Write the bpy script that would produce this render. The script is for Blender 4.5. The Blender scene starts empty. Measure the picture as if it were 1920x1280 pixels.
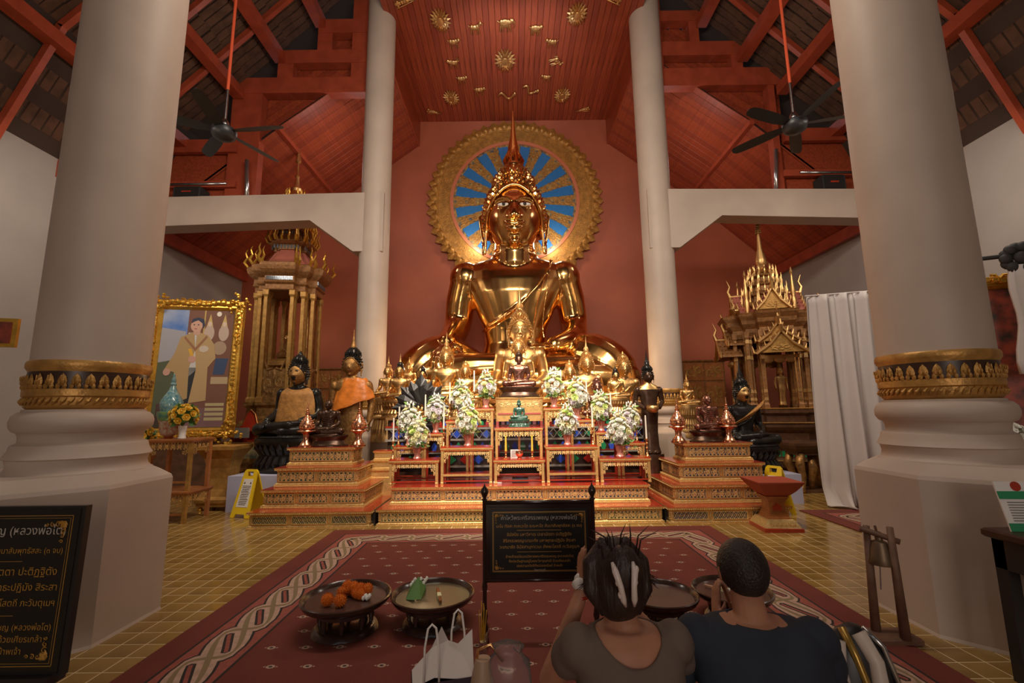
import bpy, bmesh, math, random
import numpy as np
from mathutils import Vector, Matrix
PI = math.pi
sin, cos, tan = math.sin, math.cos, math.tan
random.seed(7)
SC = bpy.context.scene
COL = SC.collection

# ---------------------------------------------------------------- camera
CF, CPITCH, CROLL, CH = 850.0, 0.15, 0.012, 1.4
_F = Vector((0, cos(CPITCH), sin(CPITCH)))
_R0 = Vector((1, 0, 0)); _U0 = _R0.cross(_F)
_R = _R0 * cos(CROLL) - _U0 * sin(CROLL)
_U = _U0 * cos(CROLL) + _R0 * sin(CROLL)
cd = bpy.data.cameras.new('camera'); cam = bpy.data.objects.new('camera', cd); COL.objects.link(cam)
m = Matrix((_R, _U, -_F)).transposed().to_4x4(); m.translation = Vector((0, 0, CH)); cam.matrix_world = m
cd.sensor_width = 36; cd.lens = CF * 36 / 1920; cd.clip_start = 0.05
SC.camera = cam

# ---------------------------------------------------------------- view, world, lights
SC.view_settings.view_transform = 'Standard'; SC.view_settings.look = 'None'
SC.view_settings.gamma = 1; SC.view_settings.use_curve_mapping = False
SC.view_settings.exposure = 0.0
W = bpy.data.worlds.new('world'); SC.world = W; W.use_nodes = True
W.node_tree.nodes['Background'].inputs[0].default_value = (0.75, 0.85, 1.0, 1)
W.node_tree.nodes['Background'].inputs[1].default_value = 1.0

def aim(o, t):
    o.rotation_euler = (Vector(t) - o.location).to_track_quat('-Z', 'Y').to_euler()
def area(name, loc, target, size, power, color, size_y=None):
    l = bpy.data.lights.new(name, 'AREA'); l.energy = power; l.color = color; l.size = size
    if size_y: l.shape = 'RECTANGLE'; l.size_y = size_y
    o = bpy.data.objects.new(name, l); COL.objects.link(o); o.location = loc; aim(o, target); return o
def spot(name, loc, target, power, color, angle=60, blend=.6, rad=.08):
    l = bpy.data.lights.new(name, 'SPOT'); l.energy = power; l.color = color
    l.spot_size = math.radians(angle); l.spot_blend = blend; l.shadow_soft_size = rad
    o = bpy.data.objects.new(name, l); COL.objects.link(o); o.location = loc; aim(o, target); return o
def point(name, loc, power, color, rad=.08):
    l = bpy.data.lights.new(name, 'POINT'); l.energy = power; l.color = color; l.shadow_soft_size = rad
    o = bpy.data.objects.new(name, l); COL.objects.link(o); o.location = loc; return o
WARM = (1.0, .72, .45); WHITE = (1.0, .86, .72); COOL = (.72, .82, 1.0)
# spotlights on the tie beams, aimed at the altar
spot('altar_spot', (-1.4, 3.6, 5.2), (-.2, 7.2, .9), 960, WHITE, 50, .9)
spot('altar_spot', (1.6, 3.6, 5.2), (.4, 7.2, .9), 960, WHITE, 50, .9)
spot('altar_spot', (-1.2, 5.4, 6.4), (-1.6, 7.6, 1.2), 420, WARM, 70, .9)
spot('altar_spot', (1.4, 5.4, 6.4), (1.8, 7.6, 1.2), 420, WARM, 70, .9)
area('flood_bar', (.1, 3.3, 6.5), (0, 10.6, 3.4), 3.4, 260, WHITE, .45)
# added fill lifting the nave shadows, daylight at the door, aisle lamps
area('nave_fill', (0, 1.0, 8.5), (0, 3.4, 0), 2.5, 36, (1.0, .80, .64))
area('door_daylight', (0, -8.6, 3.2), (0, 6, 4.4), 3.0, 175, (1.0, .77, .60), 4.0)
area('aisle_lamp', (-5.6, 5.5, 5.6), (-6.2, 7.5, 0), 1.2, 62, WHITE)
area('aisle_lamp', (5.8, 5.5, 5.6), (6.2, 7.5, 0), 1.2, 62, WHITE)
# pinkish point lamps brightening the back bay, cool spots on the centre ceiling
point('bay_lamp', (-3.6, 9.9, 7.0), 30, (.95, .85, .85), .35)
point('bay_lamp', (3.8, 9.9, 7.0), 30, (.95, .85, .85), .35)
spot('crown_lamp', (-.6, 8.3, 8.6), (-.3, 9.8, 10.1), 75, COOL, 90, .8)
spot('crown_lamp', (.8, 8.3, 8.6), (.55, 9.8, 10.1), 75, COOL, 90, .8)
area('wall_fill', (-5.6, 11.0, 3.6), (-5.2, 12.6, 4.6), 1.2, 7, WARM)  # warm fill added to brighten the red back wall, no fixture there
area('wall_fill', (5.8, 11.0, 3.6), (5.4, 12.6, 4.6), 1.2, 6, WARM)
area('ceiling_fill', (-5.2, 4.2, 4.2), (-5.2, 6.5, 9), 1.0, 11, WARM)  # warm fill added below the front roof to brighten its timbers
area('ceiling_fill', (5.4, 4.2, 4.2), (5.4, 6.5, 9), 1.0, 11, WARM)
# uplights low behind the front row of statues
point('foot_light', (-1.55, 8.75, 2.35), 26, WARM, .08)
point('foot_light', (1.9, 8.75, 2.35), 22, WARM, .08)
point('neck_light', (-1.0, 12.0, 6.0), 26, WHITE, .1)
point('neck_light', (1.2, 12.0, 6.0), 26, WHITE, .1)

# ---------------------------------------------------------------- helpers
def P(px, py, D):
    d = _F + _R * ((px - 960) / CF) + _U * ((640 - py) / CF)
    return Vector((0, 0, CH)) + d * (D / d.y)
def G(px, py, z=0.0):
    d = _F + _R * ((px - 960) / CF) + _U * ((640 - py) / CF)
    return Vector((0, 0, CH)) + d * ((z - CH) / d.z)

def mat(name, color, rough=.6, metal=0.0, noise=0.0, nscale=8.0, bump=0.0, bscale=40.0, color2=None, spec=None, coat=0.0, trans=0.0, emit=None, rvar=0.0, stretch=None, ior=None):
    M = bpy.data.materials.new(name); M.use_nodes = True
    nt = M.node_tree; b = nt.nodes['Principled BSDF']
    b.inputs['Base Color'].default_value = (*color, 1); b.inputs['Roughness'].default_value = rough
    b.inputs['Metallic'].default_value = metal
    if spec is not None: b.inputs['Specular IOR Level'].default_value = spec
    if coat: b.inputs['Coat Weight'].default_value = coat; b.inputs['Coat Roughness'].default_value = .12
    if trans: b.inputs['Transmission Weight'].default_value = trans
    if ior: b.inputs['IOR'].default_value = ior
    if emit: b.inputs['Emission Color'].default_value = (*emit[0], 1); b.inputs['Emission Strength'].default_value = emit[1]
    if noise or bump or rvar or color2:
        tc = nt.nodes.new('ShaderNodeTexCoord'); mp = nt.nodes.new('ShaderNodeMapping')
        nt.links.new(tc.outputs['Object'], mp.inputs[0])
        if stretch: mp.inputs['Scale'].default_value = stretch
        n = nt.nodes.new('ShaderNodeTexNoise'); n.inputs['Scale'].default_value = nscale; n.inputs['Detail'].default_value = 4
        nt.links.new(mp.outputs[0], n.inputs['Vector'])
        if noise or color2:
            r = nt.nodes.new('ShaderNodeMix'); r.data_type = 'RGBA'
            c2 = color2 or tuple(max(0, c * (1 - noise)) for c in color)
            r.inputs[6].default_value = (*color, 1); r.inputs[7].default_value = (*c2, 1)
            mr = nt.nodes.new('ShaderNodeMapRange'); mr.inputs[1].default_value = .35; mr.inputs[2].default_value = .65
            nt.links.new(n.outputs[0], mr.inputs[0]); nt.links.new(mr.outputs[0], r.inputs[0]); nt.links.new(r.outputs[2], b.inputs['Base Color'])
        if rvar:
            mr = nt.nodes.new('ShaderNodeMapRange'); mr.inputs[1].default_value = .3; mr.inputs[2].default_value = .7
            mr.inputs[3].default_value = max(.02, rough - rvar); mr.inputs[4].default_value = rough + rvar
            nt.links.new(n.outputs[0], mr.inputs[0]); nt.links.new(mr.outputs[0], b.inputs['Roughness'])
        if bump:
            n2 = nt.nodes.new('ShaderNodeTexNoise'); n2.inputs['Scale'].default_value = bscale; n2.inputs['Detail'].default_value = 3
            nt.links.new(mp.outputs[0], n2.inputs['Vector'])
            bp = nt.nodes.new('ShaderNodeBump'); bp.inputs['Strength'].default_value = bump; bp.inputs['Distance'].default_value = .02
            nt.links.new(n2.outputs[0], bp.inputs['Height']); nt.links.new(bp.outputs[0], b.inputs['Normal'])
    return M

MT = {}
def M_(k, *a, **kw): MT[k] = mat(k, *a, **kw); return MT[k]
M_('plaster', (.57, .465, .385), .55, noise=.12, nscale=1.5, bump=.15, bscale=6)
M_('plaster_wall', (.38, .34, .31), .8, noise=.14, nscale=.8, bump=.1, bscale=5)
M_('red_wall', (.44, .115, .055), .6, noise=.18, nscale=.7, bump=.15, bscale=2.5)
M_('red_plank', (.36, .065, .025), .33, noise=.3, nscale=2.5, bump=.25, bscale=10, stretch=(8, .8, 8))
M_('red_plank_b', (.30, .052, .022), .36, noise=.3, nscale=2.5, bump=.25, bscale=10, stretch=(8, .8, 8))
M_('red_beam', (.40, .07, .03), .4, noise=.25, nscale=4)
M_('gap', (.02, .008, .006), .9)
M_('lath', (.12, .055, .03), .8, noise=.4, nscale=5)
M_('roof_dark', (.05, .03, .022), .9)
M_('tile', (.36, .22, .06), .13, noise=.2, nscale=3.0, bump=.04, bscale=4)
M_('tile_b', (.33, .195, .05), .15, noise=.3, nscale=3.0, bump=.04, bscale=4)
M_('grout', (.75, .60, .36), .7)
M_('gold', (.80, .50, .20), .40, 1.0, noise=.18, nscale=3, rvar=.08, bump=.03, bscale=14)
M_('gold_big', (.95, .56, .20), .17, 1.0, noise=.12, nscale=2.2, rvar=.07, bump=.10, bscale=1.8)
M_('gold_carved', (.90, .56, .20), .38, .75, noise=.35, nscale=25, bump=.35, bscale=90)
M_('gold_old', (.50, .27, .09), .45, .7, noise=.5, nscale=14, bump=.3, bscale=50)
M_('gold_paint', (.62, .34, .09), .42, .45, noise=.3, nscale=12, bump=.2, bscale=40)
M_('gold_frame', (.80, .46, .07), .3, .7, noise=.25, nscale=12, bump=.2, bscale=40)
M_('lacquer_red', (.45, .045, .02), .2, noise=.2, nscale=6, coat=.5)
M_('wood_orange', (.50, .19, .06), .35, noise=.3, nscale=8)
M_('dark_brown', (.06, .028, .016), .35, noise=.3, nscale=8)
M_('black', (.024, .022, .021), .35)
M_('black_matt', (.030, .028, .027), .7)
M_('bronze_dark', (.10, .055, .035), .3, .6, noise=.4, nscale=8)
M_('bronze_black', (.03, .028, .026), .28, .4, noise=.5, nscale=6)
M_('bronze_red', (.30, .14, .10), .28, .85, noise=.2, nscale=6)
M_('copper', (.95, .47, .28), .25, 1.0, noise=.15, nscale=30)
M_('robe_orange', (.80, .24, .03), .35, noise=.3, nscale=6, bump=.4, bscale=8)
M_('robe_ochre', (.50, .24, .06), .6, noise=.35, nscale=8, bump=.4, bscale=12)
M_('jade', (.05, .14, .10), .2, noise=.4, nscale=14, coat=.3)
M_('white', (.82, .80, .76), .5)
M_('wax', (.88, .82, .70), .4)
M_('brass', (.85, .50, .22), .25, 1.0)
M_('blue_glass', (.03, .20, .55), .12, noise=.2, nscale=40, bump=.3, bscale=80)
M_('glass_blue', (.03, .09, .55), .08, coat=.5)
M_('glass_green', (.02, .25, .10), .08, coat=.5)
M_('glass_red', (.45, .03, .02), .08, coat=.5)
M_('silver', (.55, .55, .55), .2, .9)
M_('fan_black', (.03, .032, .035), .4, noise=.2)
M_('steel', (.6, .58, .56), .25, 1.0)
M_('rod_red', (.75, .12, .05), .35)
M_('skin', (.48, .22, .13), .5, noise=.1, nscale=20)
M_('glass', (.95, .97, .97), .03, trans=1.0, ior=1.02)

class MB:
    """collects boxes, lathes, tubes and stamps; build() links them as one mesh object"""
    def __init__(s): s.V = []; s.Fc = []; s.Mi = []; s.n = 0; s.mi = 0; s.sm = []; s.smooth = False
    def add(s, V, F):
        if isinstance(V, np.ndarray): V = V.tolist()
        n = s.n; s.V.extend(V); s.n += len(V)
        s.Fc.extend([tuple(i + n for i in f) for f in F]); s.Mi.extend([s.mi] * len(F)); s.sm.extend([s.smooth] * len(F)); return s
    def box(s, x0, x1, y0, y1, z0, z1, M=None):
        V = [(x0,y0,z0),(x1,y0,z0),(x1,y1,z0),(x0,y1,z0),(x0,y0,z1),(x1,y0,z1),(x1,y1,z1),(x0,y1,z1)]
        if M is not None: V = [tuple(M @ Vector(v)) for v in V]
        return s.add(V, [(0,3,2,1),(4,5,6,7),(0,1,5,4),(1,2,6,5),(2,3,7,6),(3,0,4,7)])
    def bbox(s, x0, x1, y0, y1, z0, z1, c=.01):
        """box with chamfered vertical and top edges"""
        c = min(c, abs(x1-x0)*.45, abs(y1-y0)*.45, abs(z1-z0)*.45)
        return s.loft([(x1-x0)/2-c, (x1-x0)/2, (x1-x0)/2, (x1-x0)/2-c], [(y1-y0)/2-c, (y1-y0)/2, (y1-y0)/2, (y1-y0)/2-c], [z0, z0+c, z1-c, z1], ((x0+x1)/2, (y0+y1)/2), SQ)
    def rings(s, R, cap=True):
        n = len(R[0]); V = [tuple(v) for r in R for v in r]; F = []
        for i in range(len(R) - 1):
            a = i * n; b = a + n
            for j in range(n):
                k = (j + 1) % n; F.append((a + j, a + k, b + k, b + j))
        if cap: F.append(tuple(range(n - 1, -1, -1))); F.append(tuple(range((len(R)-1)*n, len(R)*n)))
        return s.add(V, F)
    def lathe(s, prof, c=(0, 0, 0), n=24, sx=1, sy=1, M=None):
        R = []
        for r, z in prof:
            ring = [Vector((c[0] + sx*r*cos(2*PI*k/n), c[1] + sy*r*sin(2*PI*k/n), c[2] + z)) for k in range(n)]
            if M is not None: ring = [M @ v for v in ring]
            R.append(ring)
        return s.rings(R)
    def loft(s, hx, hy, zs, c, tmpl):
        return s.rings([[(c[0] + a*tx, c[1] + b*ty, z) for tx, ty in tmpl] for a, b, z in zip(hx, hy, zs)])
    def steps(s, prof, c, hx, hy, tmpl=None, z0=0):
        """moulded block: prof = [(outset, z)], rectangle half sizes hx, hy"""
        tmpl = tmpl or SQ
        return s.rings([[(c[0] + (hx+o)*tx, c[1] + (hy+o)*ty, z0 + z) for tx, ty in tmpl] for o, z in prof])
    def tube(s, pts, r, n=6, closed=False):
        pts = [Vector(p) for p in pts]; rs = r if hasattr(r, '__len__') else [r]*len(pts); R = []; L = len(pts)
        up = None
        for i, p in enumerate(pts):
            if closed: t = pts[(i+1) % L] - pts[i-1]
            else: t = pts[min(i+1, L-1)] - pts[max(i-1, 0)]
            if t.length < 1e-9: t = Vector((0, 0, 1))
            t.normalize()
            if up is None: up = Vector((0, 0, 1)) if abs(t.z) < .9 else Vector((1, 0, 0))
            a = (up - t * up.dot(t))
            if a.length < 1e-6: a = t.orthogonal()
            a.normalize(); up = a; b = t.cross(a)
            R.append([p + (a*cos(2*PI*k/n) + b*sin(2*PI*k/n)) * rs[i] for k in range(n)])
        if closed:
            nn = n; V = [tuple(v) for q in R for v in q]; F = []
            for i in range(L):
                a_ = i*nn; b_ = ((i+1) % L)*nn
                for j in range(nn): k = (j+1) % nn; F.append((a_+j, a_+k, b_+k, b_+j))
            return s.add(V, F)
        return s.rings(R)
    def ell(s, c, r, n=12, m=8, M=None):
        pr = [(max(1e-4, sin(PI*i/m)), -cos(PI*i/m)) for i in range(m+1)]
        R = []
        for q, z in pr:
            ring = [Vector((c[0]+r[0]*q*cos(2*PI*k/n), c[1]+r[1]*q*sin(2*PI*k/n), c[2]+r[2]*z)) for k in range(n)]
            if M is not None: ring = [M @ v for v in ring]
            R.append(ring)
        return s.rings(R)
    def cap(s, a, b, ra, rb, n=12):
        """tapered capsule"""
        a = Vector(a); b = Vector(b); t = (b - a).normalized(); pts = []; rs = []
        for k in range(4): q = PI/2*k/3; pts.append(a - t*ra*cos(q)); rs.append(max(1e-3, ra*sin(q)))
        for k in range(4): q = PI/2*k/3; pts.append(b + t*rb*sin(q)); rs.append(max(1e-3, rb*cos(q)))
        return s.tube(pts, rs, n)
    def prism(s, pts, y0, y1, M=None):
        """outline pts in x,z extruded from y0 to y1"""
        n = len(pts); V = [Vector((p[0], y0, p[1])) for p in pts] + [Vector((p[0], y1, p[1])) for p in pts]
        if M is not None: V = [M @ v for v in V]
        F = [tuple(range(n)), tuple(range(2*n-1, n-1, -1))] + [(i, i+n, (i+1) % n + n, (i+1) % n) for i in range(n)]
        return s.add([tuple(v) for v in V], F)
    def stamp(s, unit, M):
        V, F = unit; A = np.array(M)[:3, :3]; t = np.array(M)[:3, 3]
        return s.add(V @ A.T + t, F)
    def unit(s): return np.array(s.V, dtype=float), list(s.Fc)
    def build(s, name, mats, parent=None, smooth=None, loc=None, rz=0, fix=False):
        me = bpy.data.meshes.new(name)
        me.from_pydata([tuple(v) for v in s.V], [], s.Fc)
        if not isinstance(mats, (list, tuple)): mats = [mats]
        for m_ in mats: me.materials.append(MT[m_] if isinstance(m_, str) else m_)
        me.polygons.foreach_set('material_index', s.Mi)
        if smooth is True: me.polygons.foreach_set('use_smooth', [True]*len(s.Fc))
        elif smooth is None: me.polygons.foreach_set('use_smooth', s.sm)
        if fix:
            bm = bmesh.new(); bm.from_mesh(me); bmesh.ops.recalc_face_normals(bm, faces=bm.faces); bm.to_mesh(me); bm.free()
        if smooth == 'auto':
            me.polygons.foreach_set('use_smooth', [True]*len(me.polygons)); me.set_sharp_from_angle(angle=.7)
        me.update()
        o = bpy.data.objects.new(name, me); COL.objects.link(o)
        if parent: o.parent = parent
        if loc is not None: o.location = loc
        o.rotation_euler.z = rz
        return o
SQ = [(-1, -1), (1, -1), (1, 1), (-1, 1)]
def redent(a=.72, b=.86):
    """square with stepped (redented) corners"""
    q = [(1, -a), (1, a), (b, a), (b, b), (a, b), (a, 1)]
    out = []
    for k in range(4):
        c_, s_ = [(1, 0), (0, 1), (-1, 0), (0, -1)][k]
        for x, y in q[1:]: out.append((x*c_ - y*s_, x*s_ + y*c_))
    return out
RED = redent()
def tag(o, label=None, cat=None, group=None, kind=None):
    if label: o['label'] = label
    if cat: o['category'] = cat
    if group: o['group'] = group
    if kind: o['kind'] = kind
    return o
def empty(name, loc=(0, 0, 0), rz=0, label=None, cat=None, group=None, kind=None):
    o = bpy.data.objects.new(name, None); COL.objects.link(o); o.location = loc; o.rotation_euler.z = rz
    o.empty_display_size = .1
    return tag(o, label, cat, group, kind)
KIDS = {}
def copy_tree(o, parent=None, loc=None, rz=None, scale=None, mats=None):
    c = o.copy(); COL.objects.link(c); c.parent = parent
    if loc is not None: c.location = loc
    if rz is not None: c.rotation_euler.z = rz
    if scale is not None: c.scale = scale if hasattr(scale, '__len__') else (scale,)*3
    for ch in list(o.children): copy_tree(ch, c)
    return c
def lin(r, g, b):
    f = lambda c: (c/255/12.92) if c <= 10 else ((c/255+.055)/1.055)**2.4
    return (f(r), f(g), f(b))
# ================================================================= SETTING
XL, XR, YB, YF = -7.72, 7.72, 12.6, -9.0
ZW = 5.28
AX = .11
def wallbox(name, *b, m='plaster_wall'):
    return tag(MB().box(*b).build(name, m), kind='structure')
wallbox('wall_left', XL-.3, XL, YF, YB, -.1, ZW+.45)
wallbox('wall_right', XR, XR+.3, YF, YB, -.1, ZW+.45)
o = MB().prism([(XL-.3, -.1), (XR+.3, -.1), (XR+.3, 5.5), (AX, 12.6), (XL-.3, 5.5)], YB, YB+.3).build('wall_back', 'red_wall'); tag(o, kind='structure')
# rear wall of the hall with an open doorway (behind the camera)
mb = MB()
mb.box(XL-.3, -1.6, YF-.3, YF, -.1, 5.2); mb.box(1.6, XR+.3, YF-.3, YF, -.1, 5.2)
mb.box(-1.6, 1.6, YF-.3, YF, 4.2, 5.2); mb.prism([(XL-.3, 5.2), (XR+.3, 5.2), (AX, 12.6)], YF-.3, YF)
tag(mb.build('wall_front', 'plaster_wall'), kind='structure')
# floor: grout bed, nearest tiles one by one, the rest joined
floor = MB().box(XL-.3, XR+.3, YF-.3, YB+.3, -.2, -.002).build('floor', 'grout'); tag(floor, kind='structure')
TS = .152; g = .0065
def tile_mesh(k):
    mb = MB(); c = .004; h = TS/2 - g/2
    mb.rings([[(a*h, b*h, -.006) for a, b in SQ], [(a*h, b*h, -.0015) for a, b in SQ], [(a*(h-c), b*(h-c), 0) for a, b in SQ]])
    me = bpy.data.meshes.new('tile'); me.from_pydata(mb.V, [], mb.Fc); me.materials.append(MT['tile_b' if k else 'tile']); return me
TM = [tile_mesh(0), tile_mesh(1)]
near = []; rest = []
for i in range(-50, 51):
    for j in range(-8, 82):
        x = (i+.5)*TS; y = (j+.5)*TS
        if y < -1 or y > YB-.1 or abs(x) > 7.6: continue
        if -2.15 < x < 2.3 and y < 5.65: continue
        v = Vector((x, y, 0)) - Vector((0, 0, CH)); zc = v.dot(_F)
        if zc < .3: rest.append((x, y)); continue
        px = 960 + CF*v.dot(_R)/zc; py = 640 - CF*v.dot(_U)/zc
        if -10 < px < 1930 and py < 1290:
            vis = (2.2 < abs(x) and y > 2.0)
            if abs(x) < 3.6 and 2.88 < y < 3.75 and abs(abs(x)-3.1) < .47: vis = False
            near.append((0 if vis else 1, y, x))
        elif y < 9: rest.append((x, y))
near.sort()
for k, (v, y, x) in enumerate(near):
    if v == 0 and k < 300:
        o = bpy.data.objects.new('tile', TM[random.random() < .4]); COL.objects.link(o); o.parent = floor; o.location = (x, y, 0)
    else: rest.append((x, y))
mb = MB(); U_ = np.array([v[:] for v in TM[0].vertices and [vv.co for vv in TM[0].vertices]]); UF = [tuple(p.vertices) for p in TM[0].polygons]
for x, y in rest:
    mb.mi = int(random.random() < .4); mb.add(U_ + np.array([x, y, 0]), UF)
o = mb.build('tile_field', ['tile', 'tile_b'], floor); o['kind'] = 'stuff'

# --- ceilings of the back bay: individual planks
def plank_set(parent, p0, p1, dirv, length, n, w, mats, t=.02):
    """planks side by side from p0 to p1, each running along dirv"""
    p0, p1, dirv = Vector(p0), Vector(p1), Vector(dirv).normalized()
    s = (p1-p0)/n; u = s.normalized(); nr = dirv.cross(u).normalized(); hw = s.length/2 - .0025
    for mname in mats:
        mb = MB()
        R = [[dirv*a + u*(b*(hw-c)) + nr*z for a, b in ((0, -1), (length, -1), (length, 1), (0, 1))] for c, z in ((.004, -t/2), (0, -t/2+.004), (0, t/2-.004), (.004, t/2))]
        mb.rings(R); me = bpy.data.meshes.new('plank'); me.from_pydata([tuple(v) for v in mb.V], [], mb.Fc); me.materials.append(MT[mname])
        bm = bmesh.new(); bm.from_mesh(me); bmesh.ops.recalc_face_normals(bm, faces=bm.faces); bm.to_mesh(me); bm.free()
        if mname == mats[0]: mes = []
        mes.append(me)
    for k in range(n):
        o = bpy.data.objects.new('plank', mes[(k*7 + k//3) % len(mes)]); COL.objects.link(o); o.parent = parent
        o.location = p0 + s*(k+.5) + nr*random.uniform(-.003, .003)
ZC, ZFb, ZMid, XMid, XC = 10.08, 9.29, 7.55, 5.14, 2.84
def slab(name, pts, t=.05, m='gap', up=(0, 0, 1)):
    mb = MB(); pts = [Vector(p) for p in pts]; u = Vector(up)*t
    mb.rings([[tuple(p) for p in pts], [tuple(p+u) for p in pts]]); return tag(mb.build(name, m, fix=True), kind='structure')
cc = slab('ceiling_centre', [(AX-XC, 7.6, ZC+.03), (AX+XC, 7.6, ZC+.03), (AX+XC, YB, ZC+.03), (AX-XC, YB, ZC+.03)])
plank_set(cc, (AX-XC, 7.6, ZC), (AX+XC, 7.6, ZC), (0, 1, 0), 5.0, 42, .13, ['red_plank', 'red_plank_b'])
for s, nm in ((-1, 'left'), (1, 'right')):
    X0, X1, X2 = AX+s*XC, AX+s*XMid, s*7.75
    a = slab('ceiling_'+nm+'_upper', [(X0, 9.1, ZFb+.04), (X1, 9.1, ZMid+.04), (X1, YB, ZMid+.04), (X0, YB, ZFb+.04)])
    d = Vector((X1-X0, 0, ZMid-ZFb)); plank_set(a, (X0, 9.05, ZFb), (X0, YB, ZFb), d, d.length, 20, .17, ['red_plank', 'red_plank_b'])
    a = slab('ceiling_'+nm+'_lower', [(X1, 9.1, ZMid+.04), (X2, 9.1, ZW+.04), (X2, YB, ZW+.04), (X1, YB, ZMid+.04)])
    d = Vector((X2-X1, 0, ZW-ZMid)); plank_set(a, (X1, 9.05, ZMid-.03), (X1, YB, ZMid-.03), d, d.length, 20, .17, ['red_plank', 'red_plank_b'])
    tag(MB().box(X0-.03, X0+.03, 9.05, YB, ZFb-.02, ZC).build('trim_fascia', 'red_plank'), kind='structure')
    tag(MB().box(X1-.05, X1+.05, 9.0, YB, ZMid-.10, ZMid-.0).build('trim_purlin', 'red_beam'), kind='structure')
    tag(MB().box(s*7.62-.06, s*7.62+.06, 9.2, YB, ZW-.16, ZW+.1).build('trim_eave', 'red_beam'), kind='structure')

# board gables behind the trusses, planks laid on the slant
for s, nm in ((-1, 'left'), (1, 'right')):
    g_ = MB().box(AX+s*XC-.02, AX+s*XC+.02, 9.27, 9.33, ZFb, 11.2).build('wall_gable_'+nm, 'gap'); tag(g_, kind='structure')
    m_ = (ZMid-ZFb)/(XMid-XC)
    for k in range(15):
        z0 = ZFb + .10 + .21*k; run = []; kind_ = ['red_plank', 'red_plank_b'][k % 2]
        def flush(run):
            if len(run) < 3: return
            a, b = run[0], run[-1]; mb = MB(); w = .10
            mb.rings([[(x, 9.24, z+q) for x, z, q in ((a[0], a[1], -w), (b[0], b[1], -w), (b[0], b[1], w), (a[0], a[1], w))], [(x, 9.27, z+q) for x, z, q in ((a[0], a[1], -w), (b[0], b[1], -w), (b[0], b[1], w), (a[0], a[1], w))]])
            mb.build('plank', kind_, g_, fix=True)
        for q in range(80):
            d_ = q*.05; x = XC + d_; z = z0 + m_*d_
            lim = 5.95 if z < 8.55 else (5.05 if z < 9.38 else (4.15 if z < 10.1 else 3.3))
            if x < lim and z > ZFb + m_*d_ and z < 10.9: run.append((AX+s*x, z))
            else: flush(run); run = []
        flush(run)
# --- front roof: dark underside, laths, rafters, purlins
def zr(x, extra=0):
    x = abs(x); return (7.2 - (x-7.0)*2.4 if x > 7.0 else 7.2 + (7.0-x)*1.02) + extra
for s, nm in ((-1, 'left'), (1, 'right')):
    SEG = [(7.95, 7.0), (7.0, 3.12)]; a = None
    for xa, xb in SEG:
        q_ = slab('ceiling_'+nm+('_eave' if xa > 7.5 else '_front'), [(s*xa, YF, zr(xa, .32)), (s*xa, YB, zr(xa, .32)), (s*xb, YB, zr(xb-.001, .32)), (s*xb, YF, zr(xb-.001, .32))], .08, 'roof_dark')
        d = Vector((s*(xb-xa), 0, zr(xb)-zr(xa))); Ls = d.length; d.normalize(); nrm = Vector((s*d.z, 0, abs(d.x))).normalized()
        mb = MB(); base = Vector((s*xa, 0, zr(xa, .22))); y = 1.0; nk_ = int(Ls/.3)
        while y < 9.0:
            for k in range(nk_):
                p = base + d*(k*.3) + nrm*(.03 if k % 2 else .05) + Vector((0, random.uniform(-.01, .01), 0))
                q = p + d*.31 - nrm*.012; w_ = .135
                mb.add([tuple(p+Vector((0, y, 0))), tuple(q+Vector((0, y, 0))), tuple(q+Vector((0, y+w_, 0))), tuple(p+Vector((0, y+w_, 0)))] +
                       [tuple(v+Vector((0, y+dy, 0))+nrm*.02) for v, dy in ((p, 0), (q, 0), (q, w_), (p, w_))], [(0,1,2,3),(4,7,6,5),(0,4,5,1),(1,5,6,2),(2,6,7,3),(3,7,4,0)])
            y += .165
        mb.build('roof_tile_underside', 'lath', q_, fix=True)['kind'] = 'stuff'
        for k in range(11):
            yy = 8.2 - k*.98; p = base + Vector((0, yy, 0)) - nrm*.05; q = p + d*Ls
            mb = MB(); mb.rings([[tuple(v + Vector((0, b, 0)) + nrm*c_) for b, c_ in ((-.045, -.06), (.045, -.06), (.045, .05), (-.045, .05))] for v in (p, q)])
            mb.build('rafter', 'red_beam', q_, fix=True)
        a = q_
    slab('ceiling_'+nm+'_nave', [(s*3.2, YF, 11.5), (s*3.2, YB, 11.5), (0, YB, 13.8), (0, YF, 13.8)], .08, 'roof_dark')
    # purlins along the hall
    for pxy in ([(345, 262), (450, 160), (527, 95), (602, 40)] if s < 0 else [(1562, 245), (1462, 140), (1388, 75), (1312, 20)]):
        c = P(*pxy, 9.0)
        zz = zr(c.x, .0); mb = MB(); mb.box(c.x-.11, c.x+.11, -6, 9.0, zz-.12, zz+.10); mb.build('purlin', 'red_beam', a)
# --- white walls above eave handled by roof; horse-saddle trusses at the middle columns
def tbox(mb, x0, y0, x1, y1, D=9.0, t=.22):
    a = P(x0, y0, D); b = P(x1, y1, D); mb.box(min(a.x, b.x), max(a.x, b.x), D, D+t, min(a.z, b.z), max(a.z, b.z))
TR = {-1: dict(beams=[(452, 146, 700, 172), (524, 94, 700, 116), (598, 36, 700, 60)],
      posts=[(438, 165, 476, 392), (522, 110, 548, 150), (597, 55, 622, 98), (664, 0, 692, 150)],
      low=[(318, 262, 442, 284), (318, 340, 440, 350)], panel=(305, 280, 445, 392)),
      1: dict(beams=[(1232, 128, 1465, 158), (1236, 78, 1392, 102), (1232, 20, 1314, 38)],
      posts=[(1438, 150, 1474, 372), (1370, 98, 1394, 130), (1290, 34, 1312, 80), (1226, 0, 1245, 130)],
      low=[(1470, 240, 1600, 262), (1470, 318, 1600, 328)], panel=(1466, 258, 1625, 372))}
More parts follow.
